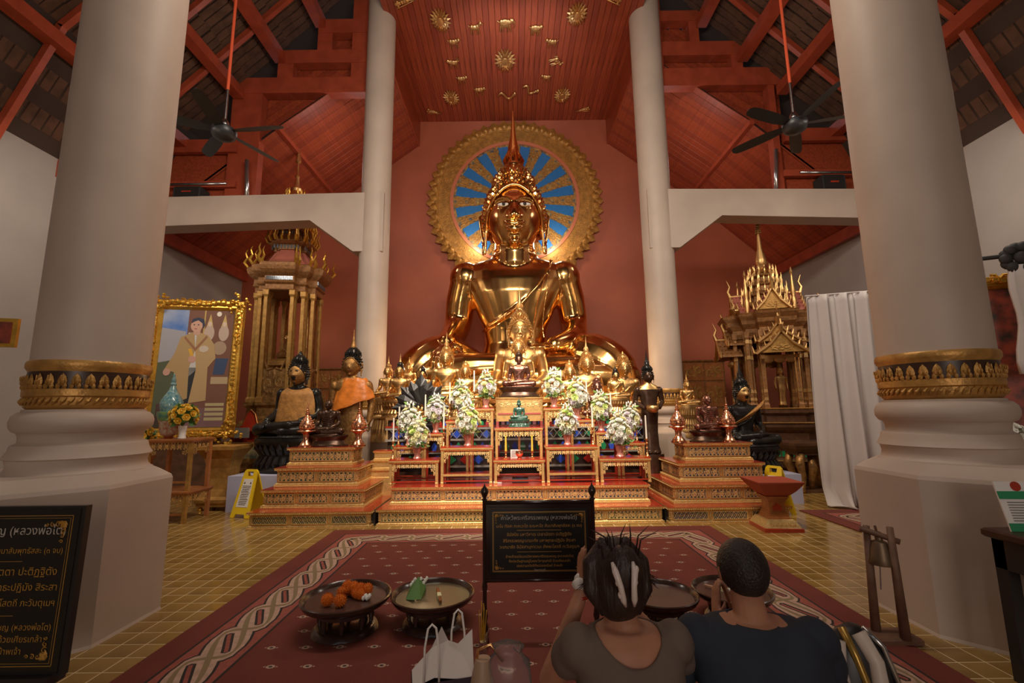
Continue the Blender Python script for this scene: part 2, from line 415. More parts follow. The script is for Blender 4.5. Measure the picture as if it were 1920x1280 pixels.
for s, nm in ((-1, 'left'), (1, 'right')):
    t = empty('roof_truss', (0, 9, 6), label='red wooden stepped roof truss above the white beam on the %s side' % nm, cat='roof truss')
    def tb(name, bx, t_=.22, m='red_beam', D=9.0):
        a = P(*bx[:2], D); b = P(*bx[2:], D); mb = MB(); mb.box(min(a.x,b.x), max(a.x,b.x), D-9, D-9+t_, min(a.z,b.z)-6, max(a.z,b.z)-6)
        return mb.build(name, m, t)
    for b in TR[s]['beams']: tb('tie_beam', b)
    for b in TR[s]['posts']: tb('post', b, .2, 'red_beam', 9.014)
    for b in TR[s]['low']: tb('rail', b, .1, 'red_beam', 8.94)
    tb('infill_panel', TR[s]['panel'], .04, 'red_plank', 9.1)
# conduit pipes on the truss
for s, (xa, ya, xb, yb), (vx, v0, v1) in ((-1, (318, 346, 425, 344), (463, 300, 385)), (1, (1500, 323, 1600, 323), (1455, 280, 366))):
    t = MB().tube([P(xa, ya, 8.92), P(xb, yb, 8.92)], .028, 8).build('conduit', 'silver', smooth=True)
    tag(t, 'grey horizontal metal strip under the roof rail, %s of the hall' % ('left' if s < 0 else 'right'), 'conduit')
    t = MB().tube([P(vx, v0, 8.9), P(vx, v1, 8.9)], .04, 8).build('conduit', 'silver', smooth=True)
    tag(t, 'grey vertical pipe on the red post above the %s white beam' % ('left' if s < 0 else 'right'), 'conduit')

# --- white cross beams with haunches
for s in (-1, 1):
    X = lambda v: AX + s*v
    pts = [(X(2.7), 5.86), (s*7.8, 5.80), (s*7.8, 5.16), (X(4.2), 5.27), (X(3.3), 4.6), (X(2.7), 4.6)]
    if s > 0: pts = pts[::-1]
    o = MB().prism(pts, 8.75, 9.15).build('trim_'+str(1 if s < 0 else 2), 'plaster', fix=True); tag(o, kind='structure')
# crown arch between the middle columns (just above the frame)
o = MB().prism([(AX-3, 10.62), (AX-2.35, 10.35), (AX-1.9, 10.75), (AX+1.9, 10.75), (AX+2.35, 10.35), (AX+3, 10.62), (AX+3, 11.4), (AX-3, 11.4)], 8.8, 9.1).build('trim_3', 'plaster', fix=True); tag(o, kind='structure')

# --- columns
def petals(mb, r, z, n, h, w, cx=0, cy=0, dep=.02):
    for k in range(n):
        a = 2*PI*k/n; u = Vector((-sin(a), cos(a), 0)); o_ = Vector((cos(a), sin(a), 0)); c = o_*r
        pr = [(-.42, 0), (-.52, .38), (-.36, .72), (0, 1), (.36, .72), (.52, .38), (.42, 0)]
        V = [tuple(c + u*(w*x) + Vector((0, 0, z + h*y)) ) for x, y in pr] + [tuple(c + o_*dep + Vector((0, 0, z+h*.38)))]
        F = [(i, i+1, 7) for i in range(6)] + [(6, 0, 7)]
        mb.add(V, F)
        for sx in (-1, 1):
            q = c + u*(sx*w*.2) + o_*dep*.7
            mb.ell(q + Vector((0, 0, z+h*.3)), (w*.14, w*.14, h*.2), 5, 4)
        mb.ell(c + o_*dep + Vector((0, 0, z+h*.62)), (w*.1, w*.1, h*.22), 5, 4)
def column(x, y, rb, rt, ztop, label, k=1.0, plinth=True):
    t = empty('column', (x, y, 0), label=label, cat='column', kind='thing')
    S_ = rb/.33
    MB().lathe([(rb, 1.76*k), (rb*1.0, 2.6), (rb*.995, 4), (rt, ztop)], n=64).build('shaft', 'plaster', t, smooth='auto', fix=True)
    mb = MB(); z = lambda v: v*k
    mb.lathe([(rb*.98, z(1.55)), (rb*.99, z(1.69)), (rb*1.055, z(1.725)), (rb*1.055, z(1.755)), (rb*1.03, z(1.77)), (rb*.9, z(1.77))], n=64)
    mb.build('band_lip', 'gold_paint', t, smooth='auto', fix=True)
    MB().lathe([(rb*.98, z(1.555)), (rb*1.035, z(1.575)), (rb*1.02, z(1.60)), (rb*1.005, z(1.695)), (rb*.9, z(1.70))], n=64).build('band_ground', 'dark_brown', t, smooth='auto', fix=True)
    mb = MB(); petals(mb, rb*1.03, z(1.595), 30, .085*k, rb*.155, dep=.018*S_)
    for q in range(60):
        a = 2*PI*(q+.5)/60; mb.ell((rb*1.04*cos(a), rb*1.04*sin(a), z(1.592)), (.014*S_, .014*S_, .02*k), 5, 4)
    mb.build('band_petals', 'gold_paint', t, fix=True)['kind'] = 'stuff'
    MB().lathe([(rb*.95, z(1.44)), (rb*1.0, z(1.455)), (rb*1.02, z(1.475)), (rb*1.02, z(1.52)), (rb*1.055, z(1.53)), (rb*1.055, z(1.575)), (rb*1.02, z(1.58))], n=64).build('band_moulding', 'gold_paint', t, smooth='auto', fix=True)
    mb = MB()
    for q in range(52):
        a = 2*PI*q/52; p0 = Vector((rb*1.03*cos(a-.05), rb*1.03*sin(a-.05), z(1.47))); p1 = Vector((rb*1.03*cos(a+.05), rb*1.03*sin(a+.05), z(1.518)))
        mb.tube([p0, (p0+p1)/2 + Vector((cos(a), sin(a), 0))*.008, p1], [.004*S_, .012*S_, .004*S_], 5)
    mb.build('band_braid', 'gold_paint', t, fix=True)['kind'] = 'stuff'
    pr = [(1.02, 1.44), (1.02, 1.425), (1.08, 1.42), (1.15, 1.395), (1.18, 1.36), (1.17, 1.325), (1.12, 1.295), (1.06, 1.285), (1.04, 1.28), (1.02, 1.26), (1.01, 1.225), (1.03, 1.215), (1.10, 1.205), (1.115, 1.195), (1.13, 1.17), (1.2, 1.125), (1.21, 1.12), (1.16, 1.11), (1.13, 1.07), (1.15, 1.04), (1.2, 1.02), (1.24, 1.015), (1.28, .98)]
    MB().lathe([(rb*a, z(b)) for a, b in pr][::-1], n=64).build('base_moulding', 'plaster', t, smooth='auto', fix=True)
    if plinth:
        h = rb*1.66
        tm = [(cos(PI/8+PI/4*q)/cos(PI/8), sin(PI/8+PI/4*q)/cos(PI/8)) for q in range(8)]
        ox, oy = plinth if plinth is not True else (0, 0); h = h if plinth is True else .66
        mb = MB(); mb.rings([[(ox+h*s_*a, oy+h*s_*b, zz) for a, b in tm] for s_, zz in ((1.01, 0), (1.0, .02), (1, z(.93)), (.985, z(.955)), (.9, z(.985)), (.8, z(1.02)))])
        mb.build('plinth', 'plaster', t, fix=True)
    return t
column(-3.10, 3.34, .330, .328, 5.9, 'thick cream column at the left front with gold band, behind black text board', plinth=(-.14, -.07))
column(3.12, 3.34, .330, .325, 5.9, 'thick cream column at the right front with gold band, behind small hanging bell', plinth=(.12, -.07))
column(-2.83, 9.0, .30, .30, 10.75, 'cream column left of the large gold statue, holding the left white beam')
column(3.05, 9.0, .31, .33, 10.75, 'cream column right of the large gold statue, holding the right white beam')
# ================================================================= STATUE SHAPES
def remesh(mb, voxel, smooth=2, name='body'):
    """fuses the collected volumes into one continuous skin"""
    me = bpy.data.meshes.new(name); me.from_pydata([tuple(v) for v in mb.V], [], mb.Fc)
    bm = bmesh.new(); bm.from_mesh(me); bmesh.ops.recalc_face_normals(bm, faces=bm.faces); bm.to_mesh(me); bm.free()
    o = bpy.data.objects.new(name, me); COL.objects.link(o)
    md = o.modifiers.new('r', 'REMESH'); md.mode = 'VOXEL'; md.voxel_size = voxel
    if smooth: s = o.modifiers.new('s', 'SMOOTH'); s.factor = .5; s.iterations = smooth
    dg = bpy.context.evaluated_depsgraph_get(); r = bpy.data.meshes.new_from_object(o.evaluated_get(dg))
    bpy.data.objects.remove(o); r.name = name; r.materials.clear()
    r.polygons.foreach_set('use_smooth', [True]*len(r.polygons)); return r
def mobj(name, me, mats, parent=None):
    me2 = me
    o = bpy.data.objects.new(name, me2); COL.objects.link(o)
    if len(me2.materials) == 0: me2.materials.append(MT[mats])
    elif me2.materials[0] is not MT[mats]:
        o.material_slots[0].link = 'OBJECT'; o.material_slots[0].material = MT[mats]
    if parent: o.parent = parent
    return o

def limb(mb, pts, rs, n=16, sub=5):
    P_ = [Vector(p) for p in pts]; o = []; r = []
    for i in range(len(P_)-1):
        a, b, c, d = P_[max(i-1, 0)], P_[i], P_[i+1], P_[min(i+2, len(P_)-1)]
        for k in range(sub):
            t = k/sub; o.append(.5*((2*b) + (c-a)*t + (2*a-5*b+4*c-d)*t*t + (3*b-a-3*c+d)*t**3)); r.append(rs[i]+(rs[i+1]-rs[i])*t)
    o.append(P_[-1]); r.append(rs[-1]); mb.tube(o, r, n); mb.ell(P_[0], (rs[0],)*3, 14, 10); mb.ell(P_[-1], (rs[-1],)*3, 12, 8)
def gs(x, s): return math.exp(-(x*x)/(2*s*s))
def head_grid(mb, c, R, n=72, m=56, tilt=0, serene=True, nose=1.0):
    """head centred at c, R = (half width, half depth, half height); looks to -Y"""
    M = Matrix.Translation(c) @ Matrix.Rotation(tilt, 4, 'X')
    rings = []
    for i in range(m+1):
        ph = PI*i/m; z = -cos(ph); q = max(1e-3, sin(ph)); ring = []
        for k in range(n):
            th = 2*PI*k/n; x = cos(th)*q; y = sin(th)*q
            w = 1.0
            if z < 0: w = 1 - .30*(-z)**1.5          # jaw narrows
            X = x*R[0]*w*(1.04 if abs(x) > .5 else 1); Y = y*R[1]*(1 - .10*max(0, -z)); Z = z*R[2]
            if y < 0:                                   # face
                f = min(1, -y*1.6); u = X/R[0]; v = z
                d = 0
                fl = f*.10*R[1]
                d -= fl*(1-abs(v))*0.6                    # flatten
                nz = gs(u, .10 + .10*max(0, min(1, (.20-v)/.45)))
                if -.30 < v < .30: d += nose*.27*R[1]*nz*max(0, min(1, (.30-v)/.50))*max(0, min(1, (v+.30)/.06))
                d -= .10*R[1]*gs(abs(u)-.36, .17)*gs(v-.14, .08)         # sockets
                d += .075*R[1]*gs(abs(u)-.36, .13)*gs(v-.09, .055)       # lids
                d += .035*R[1]*gs(v-.27, .06)*gs(abs(u)-.35, .24)         # brow
                d += .05*R[1]*gs(abs(u)-.5, .18)*gs(v+.15, .18)          # cheeks
                d += .12*R[1]*gs(u, .22)*gs(v+.405, .05)                 # lips
                d += .10*R[1]*gs(u, .17)*gs(v+.52, .05)
                d -= .05*R[1]*gs(u, .30)*gs(v+.46, .018)
                d += .12*R[1]*gs(u, .22)*gs(v+.78, .12)                  # chin
                Y -= d
            ring.append(M @ Vector((X, Y, Z)))
        rings.append(ring)
    mb.rings(rings); return M
def face_lines(mb, M, R, r):
    """raised brow arcs, lid lines and lip edges"""
    def pt(u, v, dy): 
        q = max(.05, 1-(u*.92)**2-v*v); return M @ Vector((u*R[0], -R[1]*math.sqrt(q)*(1+dy), v*R[2]))
    for s in (-1, 1):
        mb.tube([pt(s*u, .17 + .15*sin(PI*min(1, (u-.06)/.75))**.8*1.0 if u > .06 else .17, .015) for u in (.07, .16, .28, .4, .52, .64, .74)], [r*.7, r, r, r, r, r*.9, r*.4], 6)
        mb.tube([pt(s*u, .135 + .045*sin(PI*(u-.14)/.48), .0) for u in (.14, .24, .36, .48, .62)], [r*.4, r*.8, r, r*.8, r*.4], 6)
        mb.tube([pt(s*u, .11 - .055*sin(PI*(u-.14)/.48), -.02) for u in (.14, .24, .36, .48, .62)], [r*.4, r*.6, r*.7, r*.6, r*.4], 6)
        mb.ell(pt(s*.15, -.235, .13), (R[0]*.085, R[1]*.09, R[2]*.055), 10, 6)
    mb.tube([pt(u, -.40 + .05*abs(u)/.34*1.2 + .012*sin(PI*abs(u)/.12), .085-.25*abs(u)**1.5) for u in (-.36, -.24, -.12, 0, .12, .24, .36)], [r*.5, r*1.3, r*1.8, r*1.6, r*1.8, r*1.3, r*.5], 6)
    mb.tube([pt(u, -.515 + .13*abs(u), .07-.25*abs(u)**1.5) for u in (-.3, -.2, -.1, 0, .1, .2, .3)], [r*.4, r*1.4, r*2.2, r*2.5, r*2.2, r*1.4, r*.4], 6)
    mb.ell(pt(0, -.76, .08), (R[0]*.17, R[1]*.12, R[2]*.10), 10, 6)
def ears(mb, c, R, long=True):
    for s in (-1, 1):
        x = c[0] + s*R[0]*1.0
        top = c[2] + R[2]*.22; bot = c[2] - R[2]*(.95 if long else .25)
        mb.tube([(x, c[1]-.02*R[1], top-R[2]*.18), (x+s*R[0]*.16, c[1]+R[1]*.05, top+R[2]*.06), (x+s*R[0]*.27, c[1]+R[1]*.12, top-R[2]*.10), (x+s*R[0]*.22, c[1]+R[1]*.08, (top+bot)/2+R[2]*.05),
                 (x+s*R[0]*.13, c[1], bot+R[2]*.28), (x+s*R[0]*.12, c[1]-R[1]*.05, bot)], [R[0]*.05, R[0]*.075, R[0]*.08, R[0]*.07, R[0]*.07, R[0]*.075], 8)
        mb.tube([(x, c[1]-R[1]*.12, top-R[2]*.25), (x+s*R[0]*.03, c[1]-R[1]*.12, (top+bot)/2), (x+s*R[0]*.08, c[1]-R[1]*.06, bot+R[2]*.05)], [R[0]*.06, R[0]*.05, R[0]*.07], 8)
        if not long: mb.ell((x+s*R[0]*.1, c[1]+R[1]*.05, (top+bot)/2), (R[0]*.1, R[1]*.16, R[2]*.22), 8, 6)

def hand(mb, wrist, d, up, side, L, curl=.25, spread=.10, thumb=1):
    """palm, four fingers and a thumb; d = direction of the fingers, up = back of the hand, side = thumb side"""
    w = Vector(wrist); d = Vector(d).normalized(); up = Vector(up); up = (up - d*up.dot(d)).normalized(); sd = Vector(side); sd = (sd - d*sd.dot(d) - up*sd.dot(up)).normalized()
    pw = L*.42; pl = L*.5
    pr = []
    for t_, ww, hh in ((0, .30, .22), (.25, .40, .2), (.6, .5, .17), (1, .5, .13)):
        c = w + d*(pl*t_); pr.append([c + sd*(cos(a)*ww*pw) + up*(sin(a)*hh*pw) for a in [2*PI*k/10 for k in range(10)]])
    mb.rings(pr)
    for k, (ln, off) in enumerate(((.44, .36), (.5, .12), (.46, -.12), (.36, -.36))):
        b = w + d*(pl*.92) + sd*(off*pw); dd = (d + sd*off*spread).normalized(); pts = [b - dd*(L*.06)]; a = 0
        p = b
        for q in range(3):
            pts.append(p.copy()); p = p + (dd*cos(a) - up*sin(a))*(L*ln*(.42, .32, .26)[q]); a += curl*(1+.4*q)
        pts.append(p); r = L*.052
        mb.tube(pts, [r, r*1.05, r, r*.9, r*.6], 6)
    b = w + d*(pl*.25) + sd*(pw*.38); dd = (d*.75 + sd*.75*thumb).normalized()
    mb.tube([b - sd*pw*.12, b + dd*L*.14, b + dd*L*.27 - up*L*.02, b + (dd*.9+d*.3).normalized()*L*.38 - up*L*.04], [L*.07, L*.066, L*.058, L*.035], 6)

def ellring(c, rx, ry, n=28, p=2.0):
    out = []
    for k in range(n):
        a = 2*PI*k/n; ca, sa = cos(a), sin(a)
        out.append((c[0] + rx*math.copysign(abs(ca)**(2/p), ca), c[1] + ry*math.copysign(abs(sa)**(2/p), sa), c[2]))
    return out
# seated image in the earth-touching pose; unit: knees at x = +-1, seat at z = 0, faces -Y
class HD:
    rx, ry, rz, zc = .262, .29, .375, 1.735
def set_head(rx, ry, rz, zc): HD.rx, HD.ry, HD.rz, HD.zc = rx, ry, rz, zc
def seated_body(voxel, meditate=False, big=False, robe=True, smooth=2, head=True, monk=False, nk=.165):
    mb = MB()
    # torso
    rg = [(.0, .40, .34, .05), (.14, .40, .32, .04), (.30, .35, .27, .04), (.48, .295, .235, .05), (.62, .30, .235, .05), (.80, .37, .25, .05), (.96, .45, .265, .05), (1.08, .51, .255, .06), (1.17, .535, .225, .07), (1.235, .50, .195, .075), (1.28, .40, .17, .08), (1.315, .27, .15, .08), (1.35, .20, .14, .07)]
    mb.rings([ellring((0, y, z), rx, ry, 40, 2.0) for z, rx, ry, y in rg])
    for s in (-1, 1):
        mb.ell((s*.475, .06, 1.135), (.158, .165, .165), 18, 14)
    mb.cap((0, .05, 1.26), (0, .03, 1.50), nk*1.1, nk, 16)
    mb.ell((0, .05, 1.345), (nk*1.2, nk*1.1, .03), 16, 6); mb.ell((0, .045, 1.40), (nk*1.12, nk*1.05, .025), 16, 6)
    # arms
    limb(mb, [(-.475, .05, 1.12), (-.525, .09, .92), (-.55, .10, .72), (-.575, -.02, .58), (-.60, -.20, .50), (-.60, -.36, .45)], [.145, .142, .132, .122, .102, .078])
    if meditate:
        pass
    if not meditate:
        hand(mb, (-.60, -.35, .46), (-.03, -.75, -.55), (-.1, -.6, .8), (1, 0, 0), .42, .35)
    else:
        hand(mb, (-.52, -.34, .43), (.85, -.3, -.1), (0, .3, -1), (0, -1, 0), .42, .1)
    limb(mb, [(.475, .05, 1.12), (.53, .09, .92), (.56, .10, .70), (.54, -.04, .55), (.45, -.22, .47), (.33, -.35, .42)], [.145, .142, .132, .122, .102, .078])
    hand(mb, (.34, -.34, .42), (-.9, -.12, -.06), (0, .25, -1), (0, -1, 0), .44, .1)
    # legs, right over left
    if big:
        for s in (-1, 1): limb(mb, [(s*.30, .08, .16), (s*.50, -.06, .25), (s*.66, -.22, .30), (s*.80, -.34, .22), (s*.88, -.40, .12)], [.20, .225, .245, .22, .17])
        limb(mb, [(.86, -.38, .10), (.45, -.52, .12), (-.10, -.56, .10)], [.165, .15, .11]); limb(mb, [(-.86, -.38, .13), (-.40, -.50, .20), (.12, -.52, .22)], [.165, .15, .10])
    else:
        for s in (-1, 1): mb.cap((s*.32, .0, .19), (s*.84, -.30, .20), .215, .185, 16)
        mb.cap((.82, -.34, .17), (-.10, -.52, .13), .165, .115, 14); mb.cap((-.82, -.34, .20), (.12, -.50, .32), .175, .11, 14)
    mb.ell((0, -.2, .14), (.6, .34, .13), 18, 8)
    for (x, z, s) in ((.28, .26 if big else .36, 1), (-.30, .12 if big else .15, -1)):
        mb.cap((x-.16*s, -.50, z-.02), (x+.20*s, -.44, z), .085, .06, 10)
        for q in range(5): mb.cap((x+.20*s, -.50+.03*q, z), (x+(.31-.012*q)*s, -.50+.028*q, z), .022, .017, 6)
    # cloth spread under the ankles
    mb.rings([[(a*.95*s_, -.08+b*.58*s_, z) for a, b in [(cos(2*PI*k/40), sin(2*PI*k/40)) for k in range(40)]] for s_, z in ((1, -.03), (1.03, .0), (1.0, .035))])
    HC, HR = Vector((0, -.02, HD.zc)), (HD.rx, HD.ry, HD.rz)
    if head:
        M = head_grid(mb, HC, HR); face_lines(mb, M, HR, .0085 if big else .010); ears(mb, HC, HR)
    if robe:
        L_ = [(.36, -.13, 1.255), (.29, -.20, 1.12), (.20, -.245, .98), (.06, -.235, .83), (-.10, -.205, .71), (-.24, -.14, .64), (-.31, -.02, .60)]
        mb.tube([(x, y+.008, z) for x, y, z in L_], .012, 6)
        mb.tube([(.33, -.13, 1.265), (.31, -.215, 1.08), (.29, -.245, .95), (.26, -.235, .8), (.24, -.21, .62), (.25, -.235, .5)], .010, 6)
    me = remesh(mb, voxel, smooth)
    return me
def hair_parts(t, M_hair, M_flame, curls=True, style='flame', n_rows=11, s=1.0, band=True, name='hair'):
    """hair cap with curls, crown dome and flame finial over the canonical head"""
    HCz, HRx, HRy, HRz = HD.zc, HD.rx, HD.ry, HD.rz
    c = Vector((0, .0, HCz+.02)); R = Vector((HRx*1.09, HRy*1.09, HRz*1.06))
    mb = MB(); mb.smooth = True
    # cap: upper skull behind the hairline
    rings = []
    for i in range(15):
        ph = PI*(.0 + .66*i/14); ring = []
        for k in range(40):
            th = 2*PI*k/40; y = sin(th); fr = max(0, -y)
            lim = .66 - .36*fr**1.2                       # hairline rises at the front
            pz = min(ph, PI*lim) 
            ring.append(c + Vector((R.x*sin(pz)*cos(th), R.y*sin(pz)*y, R.z*cos(pz))))
        rings.append(ring)
    rings[0] = [c + Vector((.02*cos(2*PI*k/40), .02*sin(2*PI*k/40), R.z)) for k in range(40)]
    mb.rings(rings)
    zt = HCz + HRz*.95; kk = HRx/.232
    mb.lathe([(.19, zt-.03), (.188, zt+.05), (.165, zt+.12), (.12, zt+.18), (.075, zt+.215)], (0, .02, 0), 24)
    o = mb.build(name, M_hair, t, fix=True)
    if band:
        pts = []
        for k in range(25):
            th = -PI*.5 + (k-12)/12*PI*.52; fr = max(0, -sin(th)); pz = PI*(.66 - .36*fr**1.2)*1.0
            pts.append(c + Vector((R.x*sin(pz)*cos(th)*1.01, R.y*sin(pz)*sin(th)*1.01, R.z*cos(pz))))
        MB().tube(pts, .014, 6).build('hair_band', M_flame, t, smooth=True, fix=True)
    if curls:
        mb = MB(); un = MB(); un.lathe([(1, -.4), (.95, .3), (.6, 1.0), (.05, 1.5)], n=6); U0 = un.unit()
        for i in range(n_rows):
            pz = PI*(.05 + .58*i/(n_rows-1)); rr = sin(pz)*R.x; cnt = max(4, int(2*PI*rr/.062))
            for k in range(cnt):
                th = 2*PI*(k + .5*(i % 2))/cnt; fr = max(0, -sin(th))
                if pz > PI*(.66 - .36*fr**1.2) - .02: continue
                nrm = Vector((sin(pz)*cos(th), sin(pz)*sin(th), cos(pz))); p = c + Vector((R.x*nrm.x, R.y*nrm.y, R.z*nrm.z))
                mb.stamp(U0, Matrix.Translation(p) @ nrm.to_track_quat('Z', 'Y').to_matrix().to_4x4() @ Matrix.Scale(.026, 4))
        for i in range(6):
            z = zt - .01 + .038*i; rr = (.19, .19, .178, .15, .12, .085)[i]; cnt = max(5, int(2*PI*rr/.058))
            for k in range(cnt):
                th = 2*PI*(k + .5*(i % 2))/cnt; nrm = Vector((cos(th), sin(th), .25 + .12*i)).normalized()
                mb.stamp(U0, Matrix.Translation(Vector((rr*cos(th), .02+rr*sin(th), z))) @ nrm.to_track_quat('Z', 'Y').to_matrix().to_4x4() @ Matrix.Scale(.025, 4))
        b = mb.build('hair_curls', M_hair, t, fix=True); b['kind'] = 'stuff'
    z0 = zt + .205
    if style == 'flame':
        mb = MB(); mb.lathe([(.085, z0-.03), (.10, z0), (.095, z0+.03), (.075, z0+.06), (.072, z0+.12), (.052, z0+.22), (.033, z0+.32), (.018, z0+.46), (.006, z0+.62)], (0, .02, 0), 16)
        for k in range(8):
            a = 2*PI*k/8; mb.tube([(.075*cos(a), .02+.075*sin(a), z0+.02), (.092*cos(a), .02+.092*sin(a), z0+.08), (.06*cos(a), .02+.06*sin(a), z0+.17)], [.02, .018, .004], 5)
        mb.build('flame_finial', M_flame, t, smooth='auto', fix=True)
    elif style == 'bud':
        MB().lathe([(.07, z0-.03), (.075, z0), (.06, z0+.04), (.03, z0+.09), (.006, z0+.13)], (0, .02, 0), 14).build('bud_finial', M_flame, t, smooth='auto', fix=True)
    elif style == 'spire':
        MB().lathe([(.09, z0-.04), (.085, z0+.0), (.06, z0+.06), (.045, z0+.14), (.028, z0+.26), (.012, z0+.42), (.004, z0+.52)], (0, .02, 0), 14).build('spire_finial', M_flame, t, smooth='auto', fix=True)
LOT = [(1.0, 1), (1.04, .9), (1.0, .8)]
def lotus_base(t, M_, zt, h, w=1.02, d=.62, cy=-.06, style='lotus', name='pedestal'):
    """oval moulded seat with two rows of petals"""
    mb = MB(); n = 48
    tm = [(cos(2*PI*k/n), sin(2*PI*k/n)) for k in range(n)]
    pr = [(1.02, 0), (1.02, .10), (.97, .14), (.93, .2), (.86, .42), (.83, .5), (.86, .58), (.94, .78), (.99, .86), (1.0, .92), (.99, 1.0)]
    mb.rings([[(w*a*x, cy + d*a*y, zt - h + h*z) for x, y in tm] for a, z in pr])
    o = mb.build(name, M_, t, smooth='auto', fix=True)
    if style == 'lotus':
        mb = MB()
        for up in (0, 1):
            for k in range(30):
                a = 2*PI*(k+.5*up)/30; ca, sa = cos(a), sin(a)
                if sa > .45: continue
                b = Vector((w*.84*ca, cy + d*.84*sa, zt - h*.5)); e = Vector((w*.985*ca, cy + d*.985*sa, zt - h*(.14 if up else .88)))
                tn = Vector((-sa*w, ca*d, 0)).normalized()*.085; mid = b.lerp(e, .55) + Vector((ca, sa, 0))*.035
                mb.add([tuple(v) for v in (b-tn*.6, b+tn*.6, mid+tn, e, mid-tn, mid+Vector((ca, sa, 0))*.03)], [(0,1,5),(1,2,5),(2,3,5),(3,4,5),(4,0,5)])
        mb.build('lotus_petals', M_, o, fix=True)['kind'] = 'stuff'
    return o
def eyes(t, k=1.0, big=False):
    HCz, HRx, HRy, HRz = HD.zc, HD.rx, HD.ry, HD.rz
    for s in (-1, 1):
        u, v = s*.37, .105; q = math.sqrt(1-(u*.92)**2-v*v)
        c = Vector((u*HRx, -.02 - HRy*q*.985, HCz+v*HRz))
        mb = MB(); mb.mi = 0; mb.ell(c, (.058, .022, .017), 14, 8); mb.mi = 1; mb.ell(c + Vector((0, -.014, 0)), (.018, .014, .0155), 12, 8)
        mb.build('eye', ['white', 'black'], t, smooth=True, fix=True)
# ================================================================= THE LARGE STATUE
BS = 2.56
set_head(.262, .29, .375, 1.70)
big = empty('buddha_statue', (AX-.02, 10.75, 1.72), label='very large seated golden Buddha statue in front of the round halo', cat='statue')
big.scale = (BS, BS*.95, BS)
mobj('body', seated_body(.0115, big=True, smooth=3, nk=.19), 'gold_big', big)
hair_parts(big, 'gold_big', 'gold_big', curls=True, n_rows=12); eyes(big)

# ---------------------------------------------------------------- carved units
def spiral(mb, cx, cz, r0, turns, dirn, a0, th, n=14, y=0):
    pts = []; rs = []
    for i in range(n):
        q = i/(n-1); a = a0 + dirn*turns*2*PI*q; r = r0*(1-q)**.8
        pts.append((cx + r*cos(a), y, cz + r*sin(a))); rs.append(th*(1-.5*q))
    mb.tube(pts, rs, 4)
def flower(mb, cx, cz, r, k=8, y=0):
    for i in range(k):
        a = 2*PI*i/k; u = Vector((cos(a), 0, sin(a))); v = Vector((-sin(a), 0, cos(a))); c = Vector((cx, y, cz))
        mb.add([tuple(c+u*r*.25), tuple(c+u*r*.7+v*r*.3), tuple(c+u*r), tuple(c+u*r*.7-v*r*.3), tuple(c+u*r*.65-Vector((0, r*.35, 0)))], [(0,1,4),(1,2,4),(2,3,4),(3,0,4)])
    mb.ell((cx, y-r*.1, cz), (r*.28, r*.3, r*.28), 6, 4)
def leaf(mb, x, z, a, L, w, y=0):
    u = Vector((cos(a), 0, sin(a))); v = Vector((-sin(a), 0, cos(a))); c = Vector((x, y, z))
    mb.add([tuple(c), tuple(c+u*L*.5+v*w), tuple(c+u*L), tuple(c+u*L*.5-v*w), tuple(c+u*L*.5-Vector((0, w*.8, 0)))], [(0,1,4),(1,2,4),(2,3,4),(3,0,4)])
def unit_vine():
    """one repeat of the vine carving, 1 wide and 1 high, centred"""
    mb = MB(); flower(mb, 0, 0, .33)
    for s in (-1, 1):
        for t in (-1, 1):
            spiral(mb, s*.31, t*.25, .20, 1.1, -s*t, PI*(.5 if t < 0 else -.5), .062, 10)
            leaf(mb, s*.14, t*.30, t*(PI/2) + s*.5*-t, .24, .085); leaf(mb, s*.42, t*.05, (0 if s > 0 else PI)+t*s*.6, .18, .075)
            leaf(mb, s*.20, t*.44, (0 if s > 0 else PI), .2, .06)
    return mb.unit()
def unit_scroll():
    mb = MB()
    for s in (-1, 1):
        spiral(mb, s*.25, .05*s, .24, 1.15, s, PI*.5*s, .07, 11)
        for a in range(5): leaf(mb, s*.25 + .2*cos(a*1.25), .2*sin(a*1.25), a*1.25+.5, .2, .055)
        flower(mb, s*.25, .03, .11, 5)
    leaf(mb, 0, .1, PI/2, .35, .09); leaf(mb, 0, -.1, -PI/2, .35, .09)
    return mb.unit()
U_VINE, U_SCROLL = unit_vine(), unit_scroll()
def unit_lattice():
    mb = MB()
    for s in (-1, 1): mb.tube([(-.5, 0, -.5*s), (.5, 0, .5*s)], .05, 4)
    for x, z in ((0, .5), (0, -.5), (.5, 0), (-.5, 0)): flower(mb, x*.96, z*.96, .2, 4)
    return mb.unit()
U_LAT = unit_lattice()
def carve(mb, x0, x1, z0, z1, y, unit=None, n=None, dep=.02, M=None):
    """fills a rectangle (facing -Y) with repeats of a carved unit"""
    unit = unit or U_VINE; w, h = x1-x0, z1-z0; n = n or max(1, round(w/h)); uw = w/n
    for k in range(n):
        T = Matrix.Translation((x0+uw*(k+.5), y, (z0+z1)/2)) @ Matrix.Diagonal((uw, dep*3, h, 1))
        mb.stamp(unit, (M @ T) if M is not None else T)
M_('inlay', (.03, .07, .10), .15, color2=(.03, .10, .04), nscale=26, coat=.4)
M_('inlay_blue', (.03, .05, .16), .15, color2=(.04, .09, .09), nscale=30, coat=.4)
M_('carved_bright', (.92, .66, .27), .36, .6, noise=.25, nscale=30, bump=.2, bscale=90)
M_('carved_frame', (.82, .53, .19), .36, .6, noise=.2, nscale=30, bump=.2, bscale=90)

